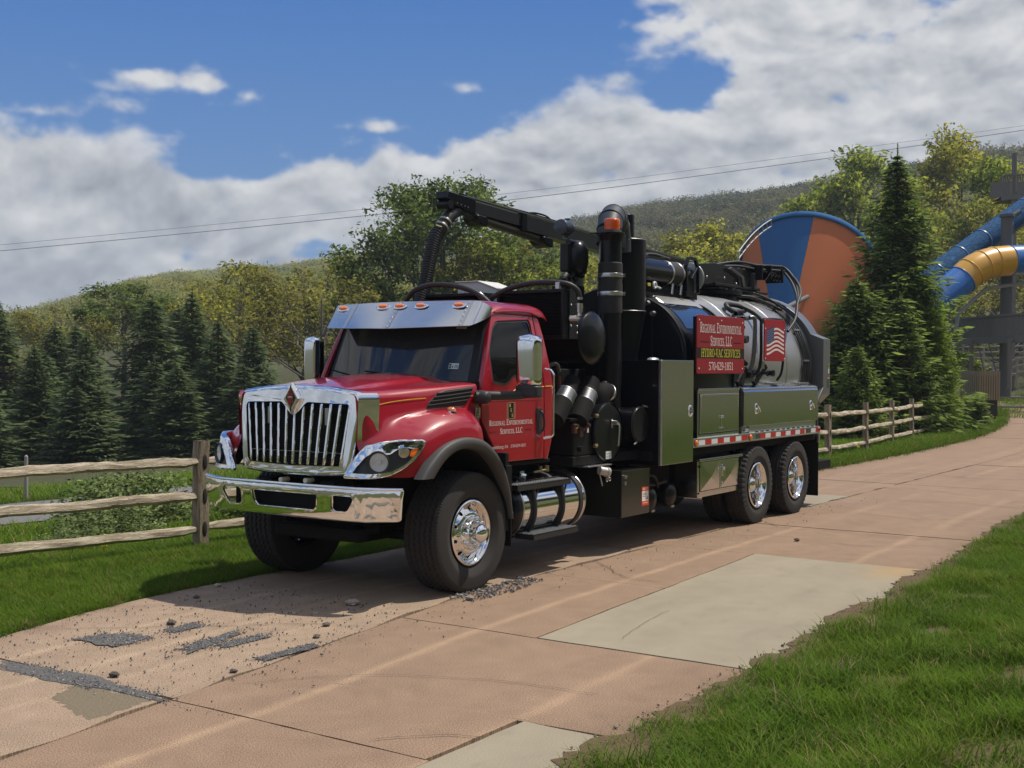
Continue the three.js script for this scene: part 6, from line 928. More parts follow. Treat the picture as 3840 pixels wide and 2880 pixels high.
  part('tank_cradle', [bx(4.4, 6.0, 1.42, 1.56, .5, 1.08, .03), bx(4.35, 8.6, 1.1, 1.32, -.8, .8, .02), warp(extr(shapeOf([[5.6, 1.60], [5.95, 1.60], [6.05, 1.84], [5.75, 1.84]], [], .03), .08, .01), (x, y, z) => [x, y - .06, .98 + z])], PT.satin);
}
// manifold pipe over the cover, rotary boom base, boom
{
  const z = .42, y = 3.29, m = part('manifold_pipe', [cyl([4.25, y, z], [5.28, y, z], .155, .155, 40), cyl([5.28, y, z], [5.75, y, z], .135, .135, 40)], PT.black, truck, 'black horizontal vacuum manifold'); mesh('hose_clamp', [5.12, 5.42].map((x) => latheX([[.158, -.022], [.164, -.02], [.164, .02], [.158, .022]], 48).translate(x, y, z)), PT.trim, m); mesh('rubber_coupling', latheX([[.156, 5.08], [.162, 5.1], [.16, 5.25], [.162, 5.4], [.156, 5.46]], 40).translate(0, y, z), PT.rubber, m);
  mesh('pipe_straps', [tube([[4.3, y + .17, z], [4.8, y + .215, z + .02], [5.3, y + .19, z]], .02, 16, 6), bx(4.3, 4.62, y + .15, y + .2, z - .06, z + .05, .01)], PT.plastic, m);
  part('valve_wheel', [latheX([[0, .12], [.09, .11], [.16, .075], [.205, .02], [.21, 0], [.2, -.02], [0, -.02]], 40).translate(5.86, y - .02, z + .02)], std(col(.42, .42, .4), .4, .6), truck);
  part('valve_guard', [warp(extr(shapeOf([[-.17, -.25], [-.2, .1], [-.12, .22], [.1, .22], [.2, .1], [.22, -.25], [.18, -.25], [.16, .08], [.08, .18], [-.1, .18], [-.16, .08], [-.13, -.25]], [], .02), .04, .004), (a, b, c) => [5.55 + a + .1, y + b + .02, z + .13 + c]), bx(5.55, 5.75, y - .28, y - .05, z - .1, z + .12, .02), cyl([5.62, y - .05, z + .16], [5.78, y + .1, z + .16], .018)], PT.black);
  part('gate_lug', [4.98, 5.32, 5.62].map((x, i) => warp(extr(shapeOf([[-.13, 0], [-.13, .22], [-.06, .31], [.06, .31], [.13, .2], [.13, 0]], [], .05), .05, .008), (a, b, c) => [x + a + .2, 2.93 + b, .40 + c + i * .03])), PT.black); part('lug_pin', [5.2, 5.45].map((x) => [cyl([x, 3.02, .5], [x + .03, 3.14, .5], .022), cyl([x - .01, 3.15, .5], [x + .05, 3.15, .5], .014)]).flat(), PT.trim);
  part('pipe_cradle', [bx(4.3, 5.9, 2.94, 3.1, .2, .5, .02), bx(4.3, 6.2, 3.08, 3.13, .1, .4, .01)], PT.matt); part('cable_tag', [bx(4.42, 4.5, 3.08, 3.12, .56, .57, .003).rotateZ(0)], std(col(.5, .45, .06), .6)); part('cable_loop', [ring(.035, .016, 16).translate(4.62, 3.1, .56), cyl([4.64, 3.09, .56], [4.78, 3.07, .56], .012)], PT.white);
  // boom base on the tank top
  part('boom_pedestal', [cyl([7.55, 2.95, 0], [7.55, 3.16, 0], .36, .33, 48), cyl([7.55, 3.14, 0], [7.55, 3.2, 0], .42, .42, 48), cyl([7.55, 3.2, 0], [7.55, 3.25, 0], .34, .34, 48)], PT.satin, truck); part('pedestal_bolts', [...Array(20)].map((_, i) => cyl([7.55 + .385 * Math.cos(i / 20 * 6.283), 3.195, .385 * Math.sin(i / 20 * 6.283)], [7.55 + .385 * Math.cos(i / 20 * 6.283), 3.215, .385 * Math.sin(i / 20 * 6.283)], .018, .018, 6)), PT.steel);
  part('slew_deck', [bx(6.9, 8.5, 3.24, 3.285, -.38, .34, .01), bx(7.1, 8.9, 3.2, 3.24, -.2, .3, .01)], PT.black);
  const bb = part('boom_carriage', [warp(extr(shapeOf([[6.25, 3.24], [6.18, 3.36], [6.3, 3.50], [6.95, 3.56], [7.7, 3.545], [8.35, 3.52], [8.45, 3.30], [8.2, 3.24], [7.1, 3.27]], [], .03), .04, .006), (x, y2, z2) => [x, y2, .26 + z2]), warp(extr(shapeOf([[6.25, 3.24], [6.18, 3.36], [6.3, 3.50], [6.95, 3.56], [7.7, 3.545], [8.35, 3.52], [8.45, 3.30], [8.2, 3.24], [7.1, 3.27]], [], .03), .04, .006), (x, y2, z2) => [x, y2, -.32 + z2]), bx(7.75, 8.4, 3.28, 3.5, -.26, .24, .02), bx(6.3, 6.9, 3.3, 3.46, -.26, .24, .02)], PT.black, truck, 'black slewing boom carriage on the tank');
  mesh('carriage_plate', [warp(extr(shapeOf([[7.3, 3.50], [7.75, 3.40], [7.82, 3.27], [7.88, 3.27], [7.85, 3.42], [7.4, 3.53]], [], .01), .03, .004), (x, y2, z2) => [x, y2, .33 + z2]), bx(8.22, 8.34, 3.26, 3.5, .27, .36, .006)], PT.flare, bb); mesh('carriage_bolt', [[7.6, 3.46], [7.2, 3.36], [7.62, 3.3], [6.62, 3.34]].map(([x, y2]) => bolt(x, y2, .335, .02)), PT.steel, bb);
  part('hose_tray', [bx(8.3, 9.15, 3.52, 3.545, .2, .42, .006), bx(8.28, 8.32, 3.4, 3.62, .18, .46, .006), bx(8.62, 8.66, 3.42, 3.64, .18, .46, .006), bx(9.08, 9.13, 3.40, 3.62, .18, .46, .006), ...[8.72, 8.84, 8.96].map((x) => ring(.045, .009, 18).translate(x, 3.45, .46)), tube([[8.4, 3.39, .46], [8.6, 3.52, .46]], .009, 2, 5), tube([[8.4, 3.52, .46], [8.6, 3.39, .46]], .009, 2, 5)], PT.matt);
  [[0, 0], [.035, .03], [-.03, .045], [.01, -.035]].forEach(([a, b], i) => part('boom_hose', tube([[7.3, 3.55 + a * .3, .05 + b], [7.9, 3.61 + a, .2 + b], [8.4, 3.59 + a, .3 + b], [8.9, 3.61 + a, .36 + b], [9.2, 3.60 + a, .42 + b], [9.12 - i * .02, 3.45, .62 + b], [8.75, 3.22, .84 + b], [8.42, 3.02, .96], [8.05, 2.78, 1.07], [7.72, 2.60, 1.09]], .021, 90, 8), PT.hose));
  part('tank_top_hose', [[[7.9, 3.14, .1], [8.2, 3.2, .3], [8.5, 3.1, .5], [8.7, 2.98, .62]], [[8.0, 3.15, .05], [8.3, 3.24, .2], [8.62, 3.12, .4], [8.8, 3.0, .55]], [[7.7, 3.13, .3], [8.0, 3.12, .42], [8.3, 3.03, .56], [8.55, 2.95, .66]]].map((p) => tube(p, .02, 30, 8)), PT.hose);
  part('coiled_hose', [tube([[6.5, 2.84, .78], [6.42, 2.89, .74], [6.5, 2.94, .68], [6.75, 2.95, .66], [6.95, 2.93, .7], [7.02, 2.85, .85], [7.0, 2.74, 1.0], [6.95, 2.66, 1.12]], .034, 60, 10), tube([[6.5, 2.82, .82], [6.65, 2.85, .76], [6.9, 2.86, .74], [7.05, 2.87, .72]], .03, 24, 8)], PT.hose);
  // telescoping boom, swung towards the passenger side in front
  const B = (x, up = 0, side = 0) => { const f = (7.5 - x) / 6.5; return [x, 4.045 + (x - 2.15) * -.1065 + up, -1.1 * f + side]; };
  const beam = (x0, x1, u0, u1, hw) => { const a = B(x0), b = B(x1); const g = new THREE.BoxGeometry(x1 - x0, u1 - u0, hw * 2); return warp(g, (X, Y, Z) => { const x = (x0 + x1) / 2 + X; return B(x, (u0 + u1) / 2 + Y, Z); }); };
  const bm = part('boom', [beam(3.42, 7.6, -.165, .02, .085), beam(2.5, 3.42, -.125, .01, .07)], phys(col(.016, .017, .019), .36, 0, { clearcoat: .5, clearcoatRoughness: .15 }), truck, 'black telescoping boom over the cab');
  mesh('boom_tip', [warp(extr(shapeOf([[2.14, -.035], [2.17, .04], [2.6, .03], [2.6, -.135], [2.42, -.13], [2.3, -.10]]), .17, .005), (x, y2, z2) => B(x, y2, z2 - .085))], PT.black, bm);
  mesh('boom_rail', [beam(2.3, 3.5, .018, .04, .03), beam(3.4, 7.0, .028, .05, .035), beam(2.5, 7.0, .05, .062, .05)], PT.steel, bm); mesh('boom_collar', [beam(3.38, 3.46, -.175, .035, .092)], PT.black, bm);
  mesh('boom_wire', [tube([B(2.4, .065, .03), B(3.0, .06, .03), B(3.5, .075, .03), B(4.6, .065, .03)], .009, 20, 5), tube([B(3.55, .07, .02), B(3.7, .10, .02), B(3.92, .095, .02), B(4.0, .05, .02)], .012, 16, 6)], PT.matt, bm);
  mesh('wear_pad', [[2.6, 2.78], [3.74, 3.92]].map(([a, b]) => warp(extr(shapeOf([[a, -.14], [b, -.14], [b, -.26], [a + .06, -.25], [a, -.2]], [], .04), .22, .01), (x, y2, z2) => B(x, y2 - (a > 3 ? .04 : 0), z2 - .11))), PT.black, bm); mesh('end_roller', [cyl(B(2.2, -.105, -.09), B(2.2, -.105, .09), .05, .05, 20), beam(2.22, 2.3, -.12, -.02, .06)], PT.black, bm); mesh('tip_studs', [2.30, 2.36, 2.42, 2.47].map((x) => bolt(...B(x, -.075 - (x - 2.3) * .08, .088), .012)), PT.flare, bm);
  part('boom_tube', cyl(B(2.72, -.165), B(3.9, -.205), .055, .055, 20), std(col(.10, .085, .06), .4, .3));
  // suction hose hanging behind the cab
  const path = [B(2.72, -.17), [2.5, 3.915, -.85], [2.36, 3.87, -.87], [2.25, 3.79, -.885], [2.165, 3.69, -.90], [2.085, 3.59, -.917], [2.03, 3.46, -.93], [1.985, 3.31, -.938], [1.945, 3.16, -.945], [1.905, 3.0, -.95], [1.85, 2.85, -.958], [1.80, 2.70, -.96], [1.78, 2.4, -.96]].map((p) => vec(...p));
  const C = new THREE.CatmullRomCurve3(path), h = part('suction_hose', new THREE.TubeGeometry(C, 160, .074, 24), PT.hose, truck, 'black ribbed suction hose hanging from the boom');
  const ribs = []; for (let i = 0; i < 46; i++) { const t = lerp(.36, .99, i / 45), p = C.getPointAt(t), d = C.getTangentAt(t); ribs.push(new THREE.TorusGeometry(.0755, .006, 6, 28).applyQuaternion(new THREE.Quaternion().setFromUnitVectors(vec(0, 0, 1), d)).translate(p.x, p.y, p.z)); } mesh('hose_ribs', ribs, PT.satin, h);
  mesh('hose_clamp', [.295, .335].map((t) => { const p = C.getPointAt(t), d = C.getTangentAt(t); return latheY([[.076, -.012], [.083, -.011], [.083, .011], [.076, .012]], 36).applyQuaternion(new THREE.Quaternion().setFromUnitVectors(YUP, d)).translate(p.x, p.y, p.z); }), std(col(.42, .40, .33), .4, .8), h); mesh('clamp_tail', [cyl([2.0, 3.68, -.87], [2.07, 3.665, -.85], .007)], std(col(.6, .55, .2), .5), h);
}
// hose rack, lettered signs on the tank flank
{
  const s = part('rack_post', [tube([[6.18, 2.74, 1.16], [6.24, 2.74, 1.2], [6.27, 2.68, 1.2], [6.27, 2.1, 1.16], [6.22, 1.98, 1.1], [6.2, 1.92, 1.06]], .03, 40, 8), bx(6.0, 6.2, 2.70, 2.76, 1.05, 1.16, .02)], PT.grey, truck);
  part('hose_rack', [tube([[6.3, 2.72, 1.26], [6.9, 2.74, 1.26], [7.12, 2.72, 1.26], [7.16, 2.66, 1.26], [7.16, 2.0, 1.22], [7.18, 1.9, 1.15]], .018, 40, 8), tube([[6.34, 2.72, 1.26], [6.32, 2.6, 1.27], [6.32, 2.05, 1.24], [6.26, 1.96, 1.16]], .022, 30, 8), tube([[6.12, 2.62, 1.1], [6.02, 2.5, 1.1], [5.98, 2.35, 1.1], [6.05, 2.2, 1.1], [6.18, 2.12, 1.12]], .03, 30, 8)], PT.satin);
  part('rack_arm', [[5.93, 1.86, 6.2, 2.06], [6.45, 1.86, 6.85, 2.1], [6.0, 1.84, 6.1, 2.0]].map(([x0, y0, x1, y1], i) => warp(dice(bx(-.5, .5, -.055, .055, 0, .05, .01), .3), (a, b, c) => [lerp(x0, x1, a + .5) + b * .6, lerp(y0, y1, a + .5) - b * .5, 1.08 + c + i * .01])).concat([cyl([6.2, 1.98, 1.1], [6.2, 1.98, 1.2], .05, .05, 20), cyl([6.95, 2.0, 1.1], [6.95, 2.0, 1.2], .045, .045, 20), bx(6.4, 6.95, 1.98, 2.02, 1.1, 1.14, .01)]), PT.satin);
  part('rack_knob', [cyl([5.86, 2.44, 1.14], [6.14, 2.45, 1.14], .025), cyl([6.02, 2.44, 1.12], [6.02, 2.44, 1.2], .045, .045, 16), bx(6.1, 6.2, 2.41, 2.50, 1.1, 1.16, .02)], PT.plastic); part('rack_plate', bx(6.35, 6.55, 2.06, 2.16, 1.22, 1.228, .004), PT.steel); part('rack_foot', [bx(7.1, 7.35, 1.845, 1.865, 1.02, 1.15, .004), bx(8.2, 8.5, 1.84, 1.86, 1.0, 1.12, .004)], PT.trim);
  const W = 1024, H = 520, t = paper(W, H, (c, w, h) => {
    c.fillStyle = '#8e1c26'; c.fillRect(0, 0, w, h); c.fillStyle = '#171514'; c.fillRect(0, h * .555, w, h * .185);
    c.textAlign = 'center'; for (const [dx, col0] of [[4, '#1a0a0a'], [0, '#e9e2dc']]) { c.fillStyle = col0; smallCaps(c, 'REGIONAL ENVIRONMENTAL', 512 + dx, 152 + dx, 128, 102, 'serif', '', .60); smallCaps(c, 'SERVICES, LLC', 512 + dx, 268 + dx, 122, 98, 'serif', '', .62); }
    c.fillStyle = '#1a1010'; c.fillRect(60, 232, 190, 11); c.fillRect(775, 232, 170, 11);
    c.fillStyle = '#d8c92a'; c.save(); c.translate(512, 372); c.scale(.76, 1); c.font = '104px serif'; c.fillText('HYDRO-VAC SERVICES', 0, 0); c.restore();
    c.fillStyle = '#e4ddd8'; c.save(); c.translate(512, 490); c.scale(.86, 1); c.font = '100px serif'; c.fillText('570-629-1851', 0, 0); c.restore();
  });
  const sg = part('company_sign', extr(shapeOf([[4.395, 1.998], [5.812, 1.998], [5.812, 2.714], [4.395, 2.714]], [], .03), .012, .003, 1).translate(0, 0, 1.238), std(col(.27, .012, .018), .45), truck, 'red company sign with white and yellow lettering');
  mesh('sign_face', new THREE.ShapeGeometry(shapeOf([[4.40, 2.003], [5.807, 2.003], [5.807, 2.709], [4.40, 2.709]], [], .028)), std(col(1, 1, 1), .42, 0, { map: t }), sg).position.z = 1.2515;
  { const g = sg.children[0].geometry, p = g.attributes.position, u = g.attributes.uv; for (let i = 0; i < p.count; i++) u.setXY(i, (p.getX(i) - 4.40) / 1.407, (p.getY(i) - 2.003) / .706); }
  mesh('sign_bolt', [[4.46, 2.06], [5.75, 2.06], [4.46, 2.65], [5.75, 2.65], [5.10, 2.66]].map(([x, y]) => bolt(x, y, 1.253, .011)), PT.white, sg); mesh('sign_bracket', [bx(5.8, 5.86, 2.70, 2.74, 1.2, 1.25, .006), bx(4.6, 4.66, 2.0, 2.7, 1.1, 1.24, .004), bx(5.5, 5.56, 2.0, 2.7, 1.0, 1.24, .004)], PT.satin, sg);
  const ft = paper(640, 512, (c, w, h) => {
    c.fillStyle = '#9a1826'; c.fillRect(0, 0, w, h); const wave = (x) => 26 * Math.sin(x / 640 * 7.2 + .6) - x * .02 + 16; 
    const X0 = 60, X1 = 600, T = 88, S = 26; for (let k = 1; k < 13; k += 2) { c.fillStyle = '#ddd6d2'; c.beginPath(); for (let x = X0; x <= X1; x += 6) { const y = T + k * S + wave(x); x === X0 ? c.moveTo(x + k * 2, y) : c.lineTo(x, y); } for (let x = X1; x >= X0; x -= 6) c.lineTo(x, T + (k + 1) * S + wave(x)); c.fill(); }
    c.fillStyle = '#1c2a5e'; c.beginPath(); for (let x = X0; x <= 290; x += 6) { const y = T - 6 + wave(x); x === X0 ? c.moveTo(x, y) : c.lineTo(x, y); } for (let x = 290; x >= X0; x -= 6) c.lineTo(x, T + 7 * S + wave(x)); c.fill();
    c.fillStyle = '#dcd9e0'; for (let r = 0; r < 7; r++) for (let k = 0; k < 7; k++) { const x = X0 + 16 + k * 32 + (r % 2) * 14; if (x < 282) { c.beginPath(); c.arc(x, T + 14 + r * 25 + wave(x), 5.2, 0, 7); c.fill(); } }
  });
  const fg = part('flag_sign', extr(shapeOf([[6.355, 2.165], [7.10, 2.165], [7.10, 2.73], [6.355, 2.73]], [], .06), .012, .003, 1).translate(0, 0, 1.288), std(col(.27, .012, .018), .45), truck, 'red sign with waving flag of stars and stripes');
  mesh('sign_face', new THREE.ShapeGeometry(shapeOf([[6.36, 2.17], [7.095, 2.17], [7.095, 2.725], [6.36, 2.725]], [], .058)), std(col(1, 1, 1), .42, 0, { map: ft }), fg).position.z = 1.3015;
  { const g = fg.children[0].geometry, p = g.attributes.position, u = g.attributes.uv; for (let i = 0; i < p.count; i++) u.setXY(i, (p.getX(i) - 6.36) / .735, (p.getY(i) - 2.17) / .555); }
  mesh('sign_bolt', [[6.39, 2.2], [7.065, 2.2], [7.065, 2.6], [6.39, 2.6]].map(([x, y]) => bolt(x, y, 1.303, .01)), PT.white, fg);
}
// ---------------------------------------------------------------- rail fences
const woodTex = (a, b, seed) => tex(512, (u, v, i, j) => { const g = n2(i * .012 + seed, j * .42), h = n2(i * .05, j * .9 + seed), k = n2(i * .006 + 3, j * .03 + seed), crack = smooth(.62, .85, n2(i * .01 + seed * 3, j * .55)); const t = clamp(.5 + .26 * g + .16 * h + .3 * k); const q = 1 - .5 * crack; return [lerp(a[0], b[0], t) * q, lerp(a[1], b[1], t) * q, lerp(a[2], b[2], t) * q]; }, true);
const grainBump = tex(512, (u, v, i, j) => .5 + .3 * n2(i * .012 + 1, j * .42) + .2 * n2(i * .05, j * .9) - .4 * smooth(.62, .85, n2(i * .01 + 6, j * .55)));
const railWood = std(col(1, 1, 1), .92, 0, { map: woodTex([.52, .46, .37], [.92, .87, .78], 2), bumpMap: grainBump, bumpScale: .008 });
const postWood = std(col(1, 1, 1), .93, 0, { map: woodTex([.42, .365, .295], [.74, .67, .575], 5), bumpMap: grainBump, bumpScale: .01 });
const farWood = std(col(.30, .275, .24), .95), slotMat = std(col(.03, .025, .02), 1);
function railGeo(a, b, seed, h = .105, d = .055, seg = 26) { // split rail: wedge section, hewn flat at both ends
  const A = vec(...a), Bv = vec(...b), L = A.distanceTo(Bv), R = rng(seed), sec = [[-.5, -.5], [.1, -.55], [.55, -.25], [.5, .2], [.25, .5], [-.35, .45], [-.5, .1]], dir = Bv.clone().sub(A).normalize(), side = vec(-dir.z, 0, dir.x).normalize(), sag = (R() - .5) * .05;
  const g = patch(seg, sec.length, (u, v) => { const s = sec[Math.round(v * sec.length) % sec.length], e = smooth(0, .09, u) * smooth(1, .91, u), k = lerp(.62, 1, e), w = .012 * n2(u * 3 + seed, 1) + .006 * n2(u * 11, seed), c = A.clone().lerp(Bv, u), hh = h * k * (1 + .16 * n2(u * 2.2 + seed * 3, s[0])), dd = d * lerp(1.0, 1.5, e) * (1 + .2 * n2(u * 3.1, seed + s[1])); const y = c.y + s[1] * hh + w + sag * 4 * u * (1 - u), q = s[0] * dd + .018 * n2(u * 1.6 + seed, 7) * e; return [c.x + side.x * q, y, c.z + side.z * q]; });
  const uv = g.attributes.uv; for (let i = 0; i < uv.count; i++) uv.setXY(i, uv.getX(i) * L * .8 + seed * .37, uv.getY(i) * .35 + seed * .13); return toCreasedNormals(g, .5);
}
function postGeo(h, w, d, seed, turn) { const g = patch(14, 10, (u, v) => { const c = [[-.5, -.5], [.5, -.5], [.5, .5], [-.5, .5]], t = (u * 4) % 4, i = Math.floor(t) % 4, f = t - Math.floor(t), a = c[i], b = c[(i + 1) % 4]; const x = lerp(a[0], b[0], f), z = lerp(a[1], b[1], f), n = 1 + .07 * n2(v * 2.4 + seed, i + f); return [x * w * n + .012 * n2(v * 1.3, seed), lerp(-.35, h, v), z * d * n]; }); const top = patch(1, 1, (u, v) => [(u - .5) * w, h - .004, (v - .5) * d]); const m = mg([g, top]); const uv = m.attributes.uv, p = m.attributes.position; for (let i = 0; i < uv.count; i++) uv.setXY(i, p.getY(i) * .8 + seed, uv.getX(i) * .5); m.rotateY(turn); return toCreasedNormals(m, .5); }
function railFence(name, label, posts, { h = 1.24, rails = [.245, .615, 1.0], w = .15, d = .11, thick = 1, railM = railWood, postM = postWood, ground = (x, z) => land(x, z), seed = 1, tilt = .012, over = 0 } = {}) {
  const f = group(name, scene, [posts[0][0], 0, posts[0][1]]), [ox, oz] = posts[0], R = rng(seed);
  posts.forEach(([x, z, hh], i) => {
    const n = posts[Math.min(i + 1, posts.length - 1)], p = posts[Math.max(i - 1, 0)], turn = -Math.atan2(n[1] - p[1], n[0] - p[0]), y = ground(x, z), m = mesh('post', postGeo(hh ?? h * (1 + .03 * (R() - .5)), w, d, seed + i * 1.7, turn), postM, f);
    m.position.set(x - ox, y, z - oz); m.rotation.set((R() - .5) * tilt * 2, 0, (R() - .5) * tilt * 3);
    if (d > .1) { const s = []; for (const r of rails) s.push(new THREE.SphereGeometry(1, 14, 10).scale(.032, .085, .012).translate(.012, r, d / 2 + .001)); mesh('mortise', s.map((g) => g.rotateY(turn)), slotMat, m); }
  });
  for (let i = 0; i < posts.length - 1; i++) for (const [k, r] of rails.entries()) {
    const a = posts[i], b = posts[i + 1], ya = ground(...a) + r + (R() - .5) * .04, yb = ground(...b) + r + (R() - .5) * .04, dx = (b[0] - a[0]), dz = (b[1] - a[1]), L = Math.hypot(dx, dz), e = over / L;
    mesh('rail', railGeo([a[0] - ox - dx * e, ya, a[1] - oz - dz * e], [b[0] - ox + dx * e, yb, b[1] - oz + dz * e], seed * 7 + i * 3 + k, .105 * thick, .055 * thick), railM, f);
  }
  return tag(f, label, 'fence');
}
railFence('split_rail_fence', 'weathered three-rail split fence along the left edge of the drive, passing behind the truck', [[-5.9, -3.35], [-2.75, -3.2], [.41, -2.98], [3.5, -2.78], [6.5, -2.6], [9.5, -2.42], [12.5, -2.25], [15.4, -2.1], [18.155, -2.03], [20.9, -2.06], [24.2, -2.42], [27.3, -2.78], [30.5, -3.02]], { seed: 3, ground: (x, z) => land(x, z) + .075 * smooth(.2, -2.5, x) });
railFence('split_rail_fence', 'distant two-rail fence where the drive disappears at the right edge', [[55.9, -8.2], [53.7, -6.5], [53.9, -4.9], [53.2, -3.0]], { h: 1.15, rails: [.35, .85], w: .14, d: .09, railM: farWood, postM: farWood, seed: 21 });
railFence('split_rail_fence', 'grey rail fence running up the slope under the round deck', [[64.0, -9.4], [62.09, -8.4], [60.37, -7.38], [58.62, -6.41], [56.82, -5.5], [54.9, -4.4]], { h: 1.2, rails: [.3, .66, 1.02], w: .15, d: .09, thick: 1.1, railM: farWood, postM: farWood, ground: (x, z) => 1.42 + (60.4 - x) * .075, seed: 31 });
railFence('split_rail_fence', 'farthest rail fence across the grass behind the slide column', [[77, -15], [75.65, -13.38], [74.33, -11.76], [72.98, -10.2], [71.58, -8.69], [70.2, -7.1]], { h: 1.2, rails: [.3, .66, 1.02], w: .16, d: .09, thick: 1.1, railM: farWood, postM: farWood, ground: (x) => 2.5, seed: 41 });
// gravel yard and a wire fence beyond the near rails
{
  const g = patch(26, 14, (u, v) => { const x = lerp(-1.5, 11, u), z = lerp(-10.2, -15.2, v) - .12 * (x - 3) + .3 * n2(x * .7, v * 3); return [x, land(x, z) + .025, z]; });
  const uv = g.attributes.uv, p = g.attributes.position; for (let i = 0; i < uv.count; i++) uv.setXY(i, p.getX(i), p.getZ(i));
  mesh('gravel_yard', g, std(col(.95, .95, .95), 1, 0, { map: tex(256, (u, v, i, j) => { const n = .5 + .35 * n2(i * .5, j * .5) + .15 * n2(i * .1, j * .1); return [.30 + .26 * n, .295 + .25 * n, .30 + .24 * n]; }, true, .5) })); struct(scene.children.at(-1)).userData.label = 'grey gravel yard seen through the near rail fence';
  const wf = group('marker_post', scene, [7.2, land(7.2, -16.2), -16.2]); mesh('stake', cyl([0, -.2, 0], [0, 1.0, 0], .045, .04, 8), farWood, wf); mesh('stake_cap', cyl([0, 1.0, 0], [0, 1.03, 0], .04, .015, 8), farWood, wf); tag(wf, 'thin weathered post in front of the left spruces, seen over the middle rail', 'post');
  const st = group('marker_post', scene, [6.45, land(6.45, -12), -12]); mesh('stake', cyl([0, -.2, 0], [0, .42, 0], .04, .035, 8), farWood, st); mesh('stake_cap', cyl([0, .42, 0], [0, .45, 0], .035, .012, 8), farWood, st); tag(st, 'short dark post standing in the gravel yard behind the bush', 'post');
}
{
  const g = patch(40, 30, (u, v) => { const x = lerp(12, 62, u), z = lerp(-22.5, -64, v) + 4 * n2(x * .08, v * 2); return [x, land(x, z) + .03, z]; }), uv = g.attributes.uv, p = g.attributes.position; for (let i = 0; i < uv.count; i++) uv.setXY(i, p.getX(i), p.getZ(i));
  mesh('forest_floor', g, std(col(.8, .8, .8), 1, 0, { map: tex(256, (u, v) => { const n = .5 + .3 * tile(u, v, 14) + .2 * tile(u, v, 50, 3); return [.20 + .14 * n, .20 + .14 * n, .10 + .07 * n]; }, true, .2) })); struct(scene.children.at(-1)).userData.label = 'dark littered ground under the left spruces';
}
